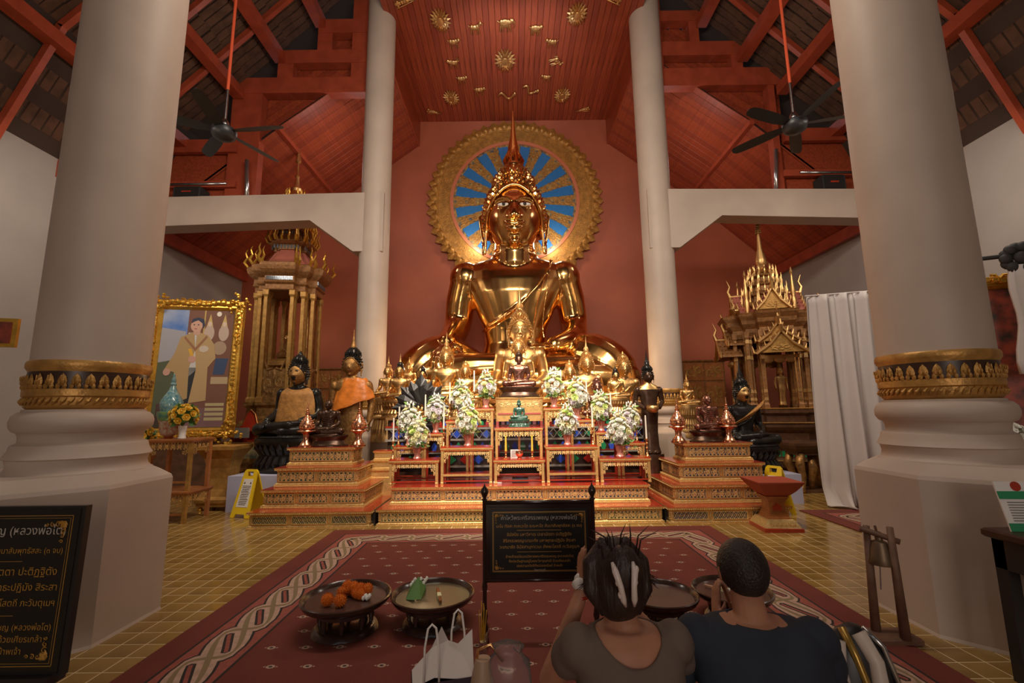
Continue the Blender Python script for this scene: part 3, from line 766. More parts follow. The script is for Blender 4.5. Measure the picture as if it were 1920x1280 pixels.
# ---------------------------------------------------------------- halo on the back wall
HR_ = 2.60
halo = empty('halo', (AX+.02, 12.5, 7.42), label='round gold halo with blue rays on the red wall behind the large Buddha', cat='halo')
M_('halo_gold', (.52, .25, .05), .5, .4, noise=.35, nscale=9, bump=.4, bscale=30)
M_('halo_filigree', (.55, .36, .09), .45, .3, color2=(.06, .09, .12), nscale=13, bump=.4, bscale=40)
M_('halo_pink', (.62, .20, .10), .4, .2)
def disc(name, r0, r1, y0, y1, m, par=halo, n=96):
    mb = MB(); R = []
    for r, y in ((r0, y1), (r0, y0), (r1, y0), (r1, y1)): R.append([(r*cos(2*PI*k/n), y, r*sin(2*PI*k/n)) for k in range(n)])
    V = [v for q in R for v in q]; F = []
    for i in range(4):
        for k in range(n): F.append((i*n+k, i*n+(k+1) % n, ((i+1) % 4)*n+(k+1) % n, ((i+1) % 4)*n+k))
    mb.add(V, F); return mb.build(name, m, par, smooth='auto', fix=True)
disc('disc', .02, HR_*.70, -.02, .08, 'halo_filigree'); disc('rim_inner', HR_*.69, HR_*.725, -.07, .05, 'halo_pink')
disc('band', HR_*.72, HR_*.88, -.04, .08, 'halo_gold'); disc('rim_outer', HR_*.865, HR_*.885, -.08, .05, 'halo_gold')
mb = MB()
for k in range(60):
    a = 2*PI*k/60; T = Matrix.Rotation(-a, 4, 'Y') @ Matrix.Translation((0, -.05, HR_*.80)) @ Matrix.Diagonal((.24, .05, .26, 1)); mb.stamp(U_SCROLL, T)
mb.build('band_scrolls', 'halo_gold', halo, fix=True)['kind'] = 'stuff'
for j, (rr, L, w, n, yy) in enumerate(((.87, .34, .19, 52, -.02), (.86, .25, .17, 52, -.06))):
    for k in range(n):
        a = 2*PI*(k+.5*j)/n; u = Vector((sin(a), 0, cos(a))); v = Vector((cos(a), 0, -sin(a))); mb = MB()
        c = u*(HR_*rr) + Vector((0, yy, 0))
        pr = [(-.55, 0), (-.75, .4), (-.5, .76), (0, 1), (.5, .76), (.75, .4), (.55, 0)]
        F = [(i, i+1, 7) for i in range(6)] + [(6, 0, 7)]
        mb.add([tuple(c+v*w*x+u*L*y) for x, y in pr] + [tuple(c+u*L*.4+Vector((0, -.07, 0)))], F)
        if k == 0: me0 = None
        mb.build('flame_petal', 'halo_gold', halo, fix=True)
for k in range(16):
    a = 2*PI*(k+.5)/16; u = Vector((sin(a), 0, cos(a))); v = Vector((cos(a), 0, -sin(a))); mb = MB(); r = [[], []]
    for i, (q, w) in enumerate(((.26, .05), (.36, .075), (.46, .10), (.50, .125), (.58, .135), (.665, .145))):
        for s_, row in ((-1, 0), (1, 1)): r[row].append(u*HR_*q + v*(s_*w + random.uniform(-.008, .008)))
    o_ = r[0] + r[1][::-1]; n = len(o_)
    V = [tuple(p+Vector((0, -.022, 0))) for p in o_] + [tuple(p+Vector((0, -.04, 0))) for p in o_]
    mb.add(V, [(i, n-1-i, n-2-i, i+1) for i in range(5)] + [(n+i, n+i+1, 2*n-2-i, 2*n-1-i) for i in range(5)] + [(i, (i+1) % n, n+(i+1) % n, n+i) for i in range(n)])
    mb.build('blue_ray', 'blue_glass', halo, fix=True)
mb = MB()
for k in range(16):
    for r, w in ((.36, .22), (.48, .30), (.60, .36)):
        a = 2*PI*k/16; mb.stamp(U_VINE, Matrix.Rotation(-a, 4, 'Y') @ Matrix.Translation((0, -.03, -HR_*r)) @ Matrix.Diagonal((w*1.15, .05, w*1.1, 1)))
mb.build('filigree', 'halo_gold', halo, fix=True)['kind'] = 'stuff'

# ---------------------------------------------------------------- gilt figures on the centre ceiling
def ceil_item(px, py): return P(px, py, 10.5).normalized()
def on_ceiling(px, py):
    d = _F + _R*((px-960)/CF) + _U*((640-py)/CF); return Vector((0, 0, CH)) + d*((ZC-.02-CH)/d.z)
def sunburst(px, py, r, label, name='sunburst'):
    c = on_ceiling(px, py); c.z = ZC-.02; t = empty('sun_ornament', c, label=label, cat='ceiling ornament', group='gold suns on the ceiling')
    t.scale = (1.05, 1.6, 1)
    MB().lathe([(r*.1, -.055), (r*.26, -.048), (r*.34, -.02), (r*.36, 0)], n=20).build('boss', 'gold', t, smooth='auto', fix=True)
    for ring, (r0, r1, n, z) in enumerate(((.26, .72, 14, -.035), (.38, 1.0, 18, -.015))):
        mb = MB()
        for k in range(n):
            a = 2*PI*(k+.5*ring)/n; u = Vector((cos(a), sin(a), 0)); v = Vector((-sin(a), cos(a), 0)); c0 = Vector((0, 0, z))
            mb.add([tuple(c0+u*r*r0-v*r*.08), tuple(c0+u*r*(r0+r1)/2-v*r*.11), tuple(c0+u*r*r1+Vector((0, 0, .01))), tuple(c0+u*r*(r0+r1)/2+v*r*.11), tuple(c0+u*r*r0+v*r*.08), tuple(c0+u*r*(r0+r1)/2-Vector((0, 0, .03)))], [(0,1,5),(1,2,5),(2,3,5),(3,4,5),(4,0,5)])
        mb.build('ray_ring', 'gold', t, fix=True)
sunburst(826, 39, .23, 'gold sun ornament at the front left of the ceiling')
sunburst(1082, 28, .23, 'gold sun ornament at the front right of the ceiling')
sunburst(947, 114, .27, 'gold sun ornament in the middle of the ceiling animals')
sunburst(846, 184, .23, 'gold sun ornament at the rear left, above the halo')
sunburst(1054, 179, .23, 'gold sun ornament at the rear right, above the halo')
def animal(px, py, kind, w, flip=1, label='', rot=0):
    """flat gilt relief figure lying against the ceiling; body along x, feet toward the back wall"""
    c = on_ceiling(px, py); mb = MB(); z = 0
    def e(x, y, rx, ry): mb.ell((x*flip*w, -y*w, -.01), (rx*w, ry*w, .03), 10, 6)
    def l(x0, y0, x1, y1, r0, r1): mb.cap((x0*flip*w, -y0*w, -.01), (x1*flip*w, -y1*w, -.01), r0*w, r1*w, 6)
    if kind in ('elephant', 'ox', 'horse', 'goat', 'tiger', 'dog', 'pig', 'rat', 'rabbit', 'monkey', 'rooster'):
        big_ = kind in ('elephant', 'ox', 'pig')
        e(0, 0, .34, .21 if big_ else .15); e(-.22, .02, .16, .17 if big_ else .14); e(.2, .03, .16, .16)
        for x, d_ in ((-.28, -.03), (-.18, .05), (.2, -.03), (.3, .06)): l(x, -.08, x+d_, -.38, .075 if big_ else .05, .04)
        hx = .42; hy = .12 if kind != 'horse' else .25
        l(.25, .05, hx, hy, .11, .09); e(hx+.03, hy, .13, .10); l(hx+.06, hy, hx+.18, hy-.06, .07, .045)
        if kind == 'elephant': l(hx+.12, hy-.02, hx+.2, hy-.25, .05, .03); l(hx+.2, hy-.25, hx+.14, hy-.36, .03, .02); e(hx-.05, hy, .09, .12); l(hx+.1, hy-.06, hx+.26, hy-.12, .02, .01)
        if kind in ('ox', 'goat'): l(hx, hy+.08, hx+.06, hy+.2, .025, .012); l(hx-.05, hy+.08, hx-.06, hy+.2, .025, .012)
        if kind in ('horse', 'rabbit', 'dog'): l(hx-.02, hy+.08, hx-.03, hy+.19, .03, .012); l(hx+.03, hy+.08, hx+.05, hy+.17, .03, .012)
        if kind == 'rooster':
            for a in (.5, .9, 1.3, 1.7): l(-.25, .05, -.25-.28*cos(a-.4), .05+.3*sin(a-.2), .05, .015)
        else:
            l(-.36, .05, -.48, .12, .035, .02); l(-.48, .12, -.5, .25 if kind in ('tiger', 'monkey', 'rat') else -.02, .02, .015)
    else:                                                    # snake and naga: an S curve
        pts = [(flip*w*(-.55+1.1*q/14), -w*.16*sin(q/14*2.3*PI), -.02) for q in range(15)]
        mb.tube(pts, [w*.03] + [w*.055]*12 + [w*.075, w*.03], 8); mb.ell((pts[-1][0], pts[-1][1], -.02), (w*.11, w*.08, .04), 8, 6)
    o = mb.build(kind+'_ornament', 'gold', None, smooth=True, fix=True); o.location = c; o.rotation_euler.z = rot; o.scale = (1.05, 1.7, 1.3)
    tag(o, label, 'ceiling ornament', 'gold animal figures around the ceiling sun')
for a in ((947, 43, 'elephant', .30, 1, 'gold elephant figure, frontmost on the ceiling'), (890, 51, 'horse', .25, 1, 'gold horse figure on the ceiling, beside the elephant toward the left column'),
          (1004, 53, 'ox', .25, 1, 'gold sloping figure on the ceiling, beside the elephant toward the right column'), (850, 78, 'rabbit', .24, 1, 'gold curled figure on the left of the ceiling, below the horse'),
          (1036, 78, 'tiger', .24, -1, 'gold striding figure on the right of the ceiling, upper of two'), (850, 117, 'rooster', .25, -1, 'gold squat figure on the left of the ceiling, level with middle sun'),
          (1044, 113, 'dog', .24, 1, 'gold upright figure on the right of the ceiling, level with middle sun'), (865, 147, 'goat', .24, 1, 'gold leaping figure on the left of the ceiling, behind the squat figure'),
          (1025, 144, 'monkey', .22, -1, 'gold round curled figure on the right of the ceiling, before the snakes'), (898, 168, 'rat', .26, 1, 'gold running figure at the rear left of the ceiling ring'),
          (949, 178, 'snake', .36, 1, 'gold snake with looped head on the ceiling, nearest the halo'), (992, 167, 'snake', .34, 1, 'gold wavy serpent figure on the ceiling, right of the snake')):
    animal(a[0], a[1], a[2], a[3]*1.15, a[4], a[5], rot={1044: 1.2, 992: .5}.get(a[0], 0))
for s, (px, py) in ((-1, (820, 208)), (1, (1086, 204)), (-1, (768, 8)), (1, (1137, 2))):
    c = on_ceiling(px, py); mb = MB(); far = py > 100
    k = 1 if far else -1
    for q in range(5): mb.ell((s*(.04+.06*q)*1, k*(.08-.035*q*.5), -.01), (.05, .045, .02), 8, 5); mb.ell((s*.25*1, k*(.06-.05*q*.6), -.01), (.035, .04, .02), 8, 5)
    mb.tube([(-.12*s, k*.10, -.01), (s*.3, k*.10, -.01), (s*.3, -k*.1, -.01), (-.12*s, k*.1, -.01)], .012, 5)
    o = mb.build('corner_ornament', 'gold', None, smooth=True, fix=True); o.location = c
    tag(o, 'gold triangular corner ornament on the ceiling, %s %s corner' % ('rear' if far else 'front', 'left' if s < 0 else 'right'), 'ceiling ornament')
# ================================================================= ALTAR
def moulded_block(name, c, hx, hy, z0, z1, par, panels=1, unit=None, tmpl=None, side_panels=1, mid=.03, inlay='inlay', tops=True):
    """one stepped tier: red top, gold mouldings, recessed carved panels between bead posts"""
    h = z1-z0; t = empty(name, (c[0], c[1], z0)); t.parent = par
    k = h/.23
    pr = [(0, 0), (0, .012*k), (-.012, .02*k), (-.018, .035*k), (-.026, .045*k), (-.03, .055*k), (-.03, .175*k), (-.022, .185*k), (-.015, .20*k), (0, .21*k), (.004, .218*k), (.004, .226*k)]
    MB().steps(pr, (0, 0), hx, hy).build('carcase', 'carved_frame', t, fix=True)
    if tops: MB().box(-hx, hx, -hy, hy, .2261*k, h).build('top_board', 'lacquer_red', t)
    # panels on the front and the two sides
    for fc, n in (('f', panels), ('l', side_panels), ('r', side_panels)):
        L = hx if fc == 'f' else hy; d = hy if fc == 'f' else hx
        if fc == 'f': M = Matrix.Identity(4)
        elif fc == 'l': M = Matrix.Rotation(-PI/2, 4, 'Z')
        else: M = Matrix.Rotation(PI/2, 4, 'Z')
        w = 2*(L-.03)/n; zb, zt = .068*k, .165*k
        for q in range(n):
            xa, xb = -L+.03+w*q+.035, -L+.03+w*(q+1)-.035
            mb = MB(); mb.box(xa, xb, -d+.0285, -d+.04, zb, zt, M); p = mb.build('inlay_panel', inlay, t)
            mb = MB(); y = -d+.018
            for bx in ((xa-.008, xb+.008, zb-.008, zb), (xa-.008, xb+.008, zt, zt+.008), (xa-.008, xa, zb, zt), (xb, xb+.008, zb, zt)): mb.box(bx[0], bx[1], y, y+.015, bx[2], bx[3], M)
            carve(mb, xa, xb, zb, zt, -d+.027, unit or U_VINE, dep=.008, M=M, n=(max(2, round((xb-xa)/(zt-zb)*1.6)) if unit is U_LAT else None))
            if unit is not U_LAT: carve(mb, xa+.01, xb-.01, zb+.004, zt-.004, -d+.0272, U_SCROLL, dep=.007, M=M)
            mb.build('carved_panel', 'carved_bright', p, fix=True)
        mb = MB()
        for q in range(n+1):
            x = -L+.03+w*q; x = min(max(x, -L+.045), L-.045)
            for j in range(5): mb.ell(M @ Vector((x, -d+.026, zb+(zt-zb)*(j+.5)/5)), (.011, .009, (zt-zb)*.11), 6, 4)
        nb = int(2*L/.022)
        for q in range(nb):
            x = -L+2*L*(q+.5)/nb
            mb.ell(M @ Vector((x, -d-.002, .204*k)), (.009, .006, .008), 5, 4); mb.ell(M @ Vector((x, -d+.008, .028*k)), (.009, .006, .007), 5, 4)
        mb.build('beading', 'carved_bright', t)['kind'] = 'stuff'
    return t
# centre platform
plat = empty('altar_platform', (AX, 6.6, 0), label='long low two-step gilt altar platform with red top under the flower tables', cat='platform')
PX0, PX1 = P(705, 970, 5.86).x, P(1249, 965, 5.8).x
cx_, hw_ = (PX0+PX1)/2, (PX1-PX0)/2
plat.location.x = cx_
moulded_block('step', (0, -.6+.45, 0), hw_, .60, 0, .20, plat, 5, U_VINE)
moulded_block('step', (0, 0, 0), hw_-.09, .50, .20, .425, plat, 5, U_VINE, inlay='inlay_blue')
for s in (-1, 1): MB().box(s*(hw_+.05)-.03, s*(hw_+.05)+.03, -.70, .0, 0, .19).build('foot', 'black', plat)
# side stands of four steps
def side_stand(s, corner_px, outer_px, label):
    t = empty('altar_stand', (0, 6.4, 0), label=label, cat='altar stand')
    zs = [0, .20, .43, .675, .92]; cs = []
    for i in range(4):
        D = 5.77 + .215*i; yy = (975, 930, 888, 845)[i]
        xi = P(corner_px[i], yy, D).x; xo = P(outer_px[i], yy, D).x
        cs.append(((xi+xo)/2, abs(xi-xo)/2, D))
    for i, (cx, hx, D) in enumerate(cs):
        hy = (7.25 - .12*i - D)/2
        moulded_block('step', (cx, D+hy-6.4), hx, hy, zs[i], zs[i+1], t, (3, 3, 2, 1)[i], U_LAT if i == 0 else U_VINE, side_panels=2, inlay='inlay_blue' if s > 0 else 'inlay')
    return t, cs
stL, csL = side_stand(-1, (695, 684, 672, 663), (461, 488, 514, 538), 'four-step gilt altar stand at left, under dark seated monk figure')
stR, csR = side_stand(1, (1255, 1262, 1273, 1283), (1488, 1462, 1436, 1412), 'four-step gilt altar stand at right, behind the red offering pedestal')
ZT = .92

# --- altar tables
TABLES = {}
def altar_table(key, x0, x1, ytop, D, depth, zf, label, shelf=False, frieze=.085, back=False):
    a = P(x0, ytop, D); b = P(x1, ytop, D); zt = (a.z+b.z)/2; hx = (b.x-a.x)/2; cx = (a.x+b.x)/2; h = zt-zf
    t = empty('altar_table', (cx, D+depth/2, zf), label=label, cat='altar table', group='gilt altar tables under the flowers')
    hy = depth/2; L = .035
    MB().box(-hx+.004, hx-.004, -hy+.004, hy-.004, h-.012, h).build('table_top', 'lacquer_red', t)
    MB().steps([(-.012, h-.05), (-.004, h-.04), (0, h-.03), (0, h-.013), (-.004, h-.012)], (0, 0), hx, hy).build('cornice', 'carved_frame', t, fix=True)
    for sx in (-1, 1):
        for sy in (-1, 1):
            x = sx*(hx-L/2-.012); y = sy*(hy-L/2-.012); mb = MB(); q = L/2
            mb.rings([[(x+a_*q*f_, y+b_*q*f_, z) for a_, b_ in SQ] for f_, z in ((1.15, 0), (1.15, .02), (1, .025), (1, h*.5), (1, h-.05))])
            mb.build('leg', 'carved_frame' if sy < 0 else 'lacquer_red', t)
    mb = MB(); fz = min(frieze*1.15, h*.45); y = -hy+.022
    carve(mb, -hx+.045, hx-.045, h-.05-fz*.62, h-.052, y, U_VINE, dep=.010)
    for sx in (-1, 1):
        T = Matrix.Translation((sx*(hx-.075), y, h-.05-fz*.85)) @ Matrix.Diagonal((.07*sx, .03, fz*.75, 1)); mb.stamp(U_SCROLL, T)
        T = Matrix.Translation((sx*(hx-.06), y, h-.05-fz*1.35)) @ Matrix.Diagonal((.035*sx, .03, fz*.6, 1)); mb.stamp(U_VINE, T)
    mb.build('carved_apron', 'carved_bright', t, fix=True)
    if shelf:
        MB().box(-hx+.04, hx-.04, -hy+.015, hy-.015, h*.22, h*.22+.018).build('shelf', 'lacquer_red', t)
        MB().box(-hx+.04, hx-.04, -hy+.006, -hy+.022, h*.22-.004, h*.22+.022).build('shelf_edge', 'carved_frame', t)
    for sy in (-1, 1): MB().box(-hx+.03, hx-.03, sy*(hy-.02)-.006, sy*(hy-.02)+.006, .03, .045).build('rail', 'lacquer_red', t)
    TABLES[key] = (cx, D, depth, zt, hx)
    return t
ZP = .426
altar_table('A', 728, 823, 862, 6.27, .34, ZP, 'gilt altar table at the left end of the front row')
altar_table('B', 825, 924, 838, 6.29, .36, ZP, 'taller gilt altar table with low shelf, just left of the centre table', shelf=True)
altar_table('C', 925, 1022, 861, 6.27, .34, ZP, 'centre front gilt altar table holding two yellow candles')
altar_table('D', 1023, 1122, 836, 6.29, .36, ZP, 'taller gilt altar table with low shelf, just right of the centre table', shelf=True)
altar_table('E', 1124, 1221, 858, 6.27, .34, ZP, 'gilt altar table at the right end of the front row')
altar_table('A2', 737, 800, 836, 6.63, .25, ZP, 'narrow gilt altar table behind the left end table')
altar_table('B2', 790, 834, 812, 6.67, .24, ZP, 'narrow gilt altar table third from the centre in the left back row')
altar_table('B3', 835, 880, 788, 6.69, .24, ZP, 'narrow gilt altar table second from the centre in the left back row')
altar_table('B4', 880, 926, 765, 6.71, .24, ZP, 'tall narrow gilt altar table beside the high centre table, left side', frieze=.12)
altar_table('C1', 927, 1018, 801, 6.64, .30, ZP, 'middle gilt altar table under the small green seated figure', frieze=.11)
altar_table('D4', 1020, 1066, 764, 6.71, .24, ZP, 'tall narrow gilt altar table beside the high centre table, right side', frieze=.12)
altar_table('D3', 1068, 1116, 786, 6.69, .24, ZP, 'narrow gilt altar table second from the centre in the right back row')
altar_table('D2', 1117, 1162, 809, 6.67, .24, ZP, 'narrow gilt altar table third from the centre in the right back row')
altar_table('E2', 1163, 1210, 829, 6.63, .25, ZP, 'narrow gilt altar table behind the right end table')
# high centre cabinet under the bronze figure
a = P(930, 745, 6.97); b = P(1017, 745, 6.97); cx, hx, zt = (a.x+b.x)/2, (b.x-a.x)/2, a.z
t = empty('altar_cabinet', (cx, 7.12, ZP), label='tall gilt altar cabinet with carved front under the dark bronze seated figure', cat='altar cabinet')
h = zt-ZP; MB().box(-hx, hx, -.15, .15, h-.36, h-.02).build('cabinet_body', 'carved_frame', t); MB().steps([(0, h-.03), (.012, h-.02), (.012, h)], (0, 0), hx, .15).build('cabinet_top', 'carved_frame', t, fix=True)
mb = MB(); carve(mb, -hx+.04, hx-.04, h-.16, h-.05, -.152, U_SCROLL, n=3, dep=.01); mb.build('carved_panel', 'carved_bright', t, fix=True)
MB().box(-hx+.03, hx-.03, -.16, -.15, h-.26, h-.235).build('red_rail', 'lacquer_red', t)
for sx in (-1, 1):
    for sy in (-1, 1): MB().box(sx*(hx-.02)-.02, sx*(hx-.02)+.02, sy*.13-.02, sy*.13+.02, 0, h-.36).build('leg', 'lacquer_red', t)
TABLES['C2'] = (cx, 6.97, .3, zt, hx)
MB().box(-.25, .25, -.02, .02, 0, .06)
# small things on the centre tables
def on_table(key, px, off=.5):
    cx, D, dep, zt, hx = TABLES[key]; y = D + dep*off
    return Vector((P(px, 800, y).x, y, zt))

# --- mosaic base behind the tables and the ledges the statues sit on
M_('mirror_white', (.40, .38, .34), .2, .3)
mos = empty('mosaic_base', (AX, 7.5, 0), label='stepped base faced with coloured mirror glass behind the altar tables', cat='statue base')
MB().box(-2.15, 2.15, .02, .62, 0, 1.28).build('base_core', 'dark_brown', mos)
MB().box(-2.15, 2.15, .60, 1.6, 0, 1.28).build('ledge', 'dark_brown', mos)
MB().box(-2.15, 2.15, 1.62, 4.7, 0, 1.70).build('ledge', 'gold_old', mos)
for z, hh, m_ in ((.50, .03, 'mirror_white'), (.72, .03, 'mirror_white'), (.74, .02, 'lacquer_red'), (.92, .03, 'mirror_white'), (1.10, .03, 'mirror_white'), (1.135, .025, 'lacquer_red'), (1.26, .04, 'gold')):
    MB().box(-2.18, 2.18, -.03, .03, z, z+hh).build('band', m_, mos)
def gem_row(z, pitch, shape, cols, h, w):
    for ci, c in enumerate(cols):
        mb = MB(); n = int(4.2/pitch)
        for k in range(n):
            if k % len(cols) != ci: continue
            x = -2.1 + pitch*(k+.5)
            if shape == 'd': pts = [(x-w/2, z), (x, z-h/2), (x+w/2, z), (x, z+h/2)]
            elif shape == 'l': pts = [(x-w*.3, z-h/2), (x+w*.3, z-h/2), (x+w/2, z), (x, z+h/2), (x-w/2, z)]
            else: pts = [(x-w/2, z-h/2), (x+w/2, z-h/2), (x+w/2, z+h*.2), (x, z+h/2), (x-w/2, z+h*.2)]
            mb.prism(pts, -.02, .03)
        mb.build('glass_row', c, mos, fix=True)['kind'] = 'stuff'
gem_row(1.20, .085, 'a', ['glass_red', 'glass_blue', 'glass_green'], .07, .05)
gem_row(1.02, .24, 'd', ['glass_blue', 'glass_green'], .14, .20); gem_row(.83, .13, 'l', ['glass_green', 'glass_blue'], .14, .09); gem_row(.62, .22, 'd', ['glass_blue', 'glass_green', 'glass_red'], .14, .16)
mb = MB()
for k in range(18):
    x = -2.1+.24*k; mb.tube([(x, -.022, 1.10), (x+.12, -.022, .95), (x+.24, -.022, 1.10)], .008, 4); mb.tube([(x, -.022, .95), (x+.12, -.022, 1.10), (x+.24, -.022, .95)], .008, 4)
mb.build('cames', 'mirror_white', mos)['kind'] = 'stuff'

# ================================================================= SEATED AND STANDING STATUES
def proto(name, mbody, mhair, mfl, style='flame', curls=True, band=True, meditate=False, hd=(.262, .29, .375, 1.70), vox=.017, robe=True, nk=.17, ped='gold', ey=False, rows=11, pedstyle='lotus', monk=False):
    set_head(*hd)
    t = empty(name); mobj('body', seated_body(vox, meditate=meditate, robe=robe, smooth=2, nk=nk), mbody, t)
    if not monk: hair_parts(t, mhair, mfl, curls=curls, style=style, band=band, n_rows=rows)
    if ey: eyes(t)
    t['hd'] = hd; del t['hd']
    return t, hd
def put(pr, px, py, D, hw, zsup, label, group=None, ped=None, rz=0, first=False, k=1.09):
    """puts a statue so that its head is seen at px, py with hair width hw pixels; a seat fills down to zsup"""
    t0, hd = pr; c = P(px, py, D); zc = (c-Vector((0, 0, CH))).dot(_F)
    S = hw*zc/(CF*2*hd[0]*k); loc = c - Vector((0, -.02*S, hd[3]*S))
    o = t0 if first else copy_tree(t0)
    o.location = loc; o.scale = (S, S, S); o.rotation_euler.z = rz; tag(o, label, 'statue', group)
    if ped and loc.z - zsup > .01: lotus_base(o, ped, -.02, (loc.z-zsup)/S-.02)
    return o, S, loc
gp = proto('buddha_statue', 'gold', 'gold', 'gold')
GG = None
put(gp, 975, 622, 8.35, 43, 1.28, 'large golden seated statue with tall thin spire at centre, below the giant one', ped='gold', first=True)
put(gp, 837, 672, 8.05, 24.5, 1.28, 'golden seated statue with thin spire, left of centre above the bouquets', ped='gold')
put(gp, 1100, 683, 8.05, 26, 1.28, 'golden seated statue with thin spire, behind the bouquets right of centre', ped='gold')
gq = proto('buddha_statue', 'gold', 'gold', 'gold', style='bud')
put(gq, 972, 654, 7.88, 25, 1.28, 'golden seated statue directly behind the bronze one, before the spired one', ped='gold', first=True)
put(gq, 873, 697, 7.75, 18, 1.28, 'small golden seated statue with rounded crown, left of the bronze figure', ped='gold')
put(gq, 1068, 698, 7.75, 20, 1.28, 'golden seated statue with rounded crown, just right of the bronze figure', ped='gold')
put(gq, 1169, 690, 8.0, 27, 1.28, 'stout golden seated statue with short crown, at the right end of the gold row', ped='gold')
gd = proto('buddha_statue', 'gold', 'bronze_black', 'gold', style='spire', curls=False)
put(gd, 750, 696, 8.05, 18, 1.28, 'golden statue with black hair and gold spire, above the black serpent hood', ped='gold', first=True)
put(gd, 740, 713, 8.5, 9, 1.28, 'tiny black-haired statue with gold spire beside the left middle column', ped='gold')
gs_ = proto('buddha_statue', 'gold', 'gold_old', 'gold', style='spire', curls=False)
put(gs_, 767, 690, 8.6, 11.5, 1.28, 'small golden statue with pointed crown behind the black-haired one', ped='gold', first=True)
put(gs_, 728, 697, 8.3, 16, 1.28, 'golden statue with pointed crown close against the left middle column', ped='gold')
put(gs_, 1288, 722, 8.6, 12, .95, 'small golden statue seated behind the right middle column', ped='gold')
gk = proto('buddha_statue', 'gold', 'bronze_black', 'bronze_black', style='bud', curls=False, meditate=True, vox=.022)
put(gk, 1154, 704, 7.62, 14, 1.28, 'small golden statue with black hair sitting before the stout golden one', ped='gold', first=True)
put(gk, 793, 702, 8.3, 14, 1.28, 'small dark-crowned statue half hidden behind the black serpent hood', ped='gold')
gr = proto('buddha_statue', 'bronze_red', 'bronze_red', 'bronze_red', style='bud', vox=.02)
put(gr, 1119, 726, 7.58, 18, 1.28, 'reddish copper-toned statue low behind the right bouquets', ped='gold', first=True)
# dark bronze figure on the cabinet
SH = (.20, .225, .275, 1.64)
br = proto('buddha_statue', 'bronze_red', 'bronze_dark', 'bronze_dark', style='bud', hd=SH, nk=.125, robe=True, vox=.014)
def put_on(pr, px, D, ztop, S, label, ped, pedh, pedm='lotus', w=1.1, d=.66, first=True, rz=0, group=None):
    t0, hd = pr; o = t0 if first else copy_tree(t0); x = P(px, 760, D).x
    o.location = (x, D, ztop + pedh*S); o.scale = (S, S, S); o.rotation_euler.z = rz; tag(o, label, 'statue', group)
    lotus_base(o, ped, -.02, pedh-.02, w, d, style=pedm); return o
put_on(br, 974, 7.13, TABLES['C2'][3], .262, 'dark brown bronze seated statue on the high centre cabinet', 'bronze_dark', .62, 'plain', 1.22, .62)
je = proto('buddha_statue', 'jade', 'jade', 'jade', style='bud', hd=SH, nk=.125, meditate=False, vox=.018)
put_on(je, 973, 6.79, TABLES['C1'][3], .130, 'small dark green seated statue on the middle altar table', 'jade', .9, 'lotus', 1.2, .72)
# monks on the side stands
def robe_folds(t, m_, hd):
    mb = MB()
    for k in range(7):
        z = 1.16 - .1*k; w = .30+.012*k
        mb.tube([(-w, -.14-.01*k, z+.02), (-w*.5, -.255, z-.05-.01*k), (0, -.275, z-.075-.01*k), (w*.5, -.255, z-.05-.01*k), (w, -.14-.01*k, z+.03)], .013, 5)
    mb.tube([(-.19, -.10, 1.27), (-.10, -.20, 1.19), (0, -.23, 1.16), (.10, -.20, 1.19), (.19, -.10, 1.27)], .02, 6)
    for k in range(4): mb.tube([(-.7+.12*k, -.50-.03*k, .16+.03*k), (-.2+.1*k, -.60, .22+.02*k), (.3, -.57, .2+.05*k)], .012, 5)
    mb.build('robe_folds', m_, t, smooth=True, fix=True)
mk = proto('monk_statue', 'bronze_dark', None, None, hd=(.205, .235, .28, 1.62), nk=.12, meditate=True, robe=False, monk=True, vox=.014)
robe_folds(mk[0], 'bronze_dark', None)
put_on(mk, 617, 6.70, ZT, .262, 'dark bronze seated monk figure on the left altar stand', 'bronze_dark', .62, 'plain', 1.15, .7)
mk2 = proto('monk_statue', 'bronze_red', None, None, hd=(.205, .235, .28, 1.62), nk=.12, meditate=True, robe=False, monk=True, vox=.014)
robe_folds(mk2[0], 'bronze_red', None)
put_on(mk2, 1326, 6.68, ZT, .262, 'reddish bronze seated monk figure on the right altar stand', 'bronze_dark', .62, 'plain', 1.15, .7, rz=.15)
# large dark statue with ochre robe, left rear; dark one with gold face, right rear
def draped(t, m_, pts_rows, name='robe', thick=.02):
    mb = MB(); n = len(pts_rows[0]); V = [v for r in pts_rows for v in r]; F = []
    for i in range(len(pts_rows)-1):
        for j in range(n-1): F.append((i*n+j, i*n+j+1, (i+1)*n+j+1, (i+1)*n+j))
    mb.add(V, F); o = mb.build(name, m_, t, smooth=True, fix=True)
    sd = o.modifiers.new('s', 'SOLIDIFY'); sd.thickness = thick; sb = o.modifiers.new('b', 'SUBSURF'); sb.levels = 1; sb.render_levels = 2; return o
dk = proto('buddha_statue', 'bronze_black', 'bronze_black', 'bronze_black', style='bud', hd=(.235, .26, .33, 1.68), nk=.15)
o, S, loc = put(dk, 560, 701, 7.35, 35, .42, 'large black seated statue in an ochre robe, behind the left altar stand', ped=None, first=True, rz=-.1)
rows = []
for i in range(9):
    z = 1.30 - .115*i; r = []
    for j in range(13):
        a = -.25*PI + j/12*1.2*PI + PI*.9; rx = .50 + .035*i*(.6); ry = .30+.01*i
        if i == 0: rx, ry = .34, .2
        r.append(((rx+.02*sin(5*a+i))*cos(a)+.05, .03+(ry+.015*sin(7*a))*sin(a), z + .05*cos(a*2)))
    rows.append(r)
draped(o, 'robe_ochre', rows)
mb = MB(); set_head(.235, .26, .33, 1.68); head_grid(mb, Vector((0, -.034, 1.68)), (.240, .266, .322), 40, 30); mb.build('gilded_face', 'gold_old', o, smooth=True, fix=True)
lotus_base(o, 'bronze_black', -.02, loc.z/S - .50/S, 1.05, .65)
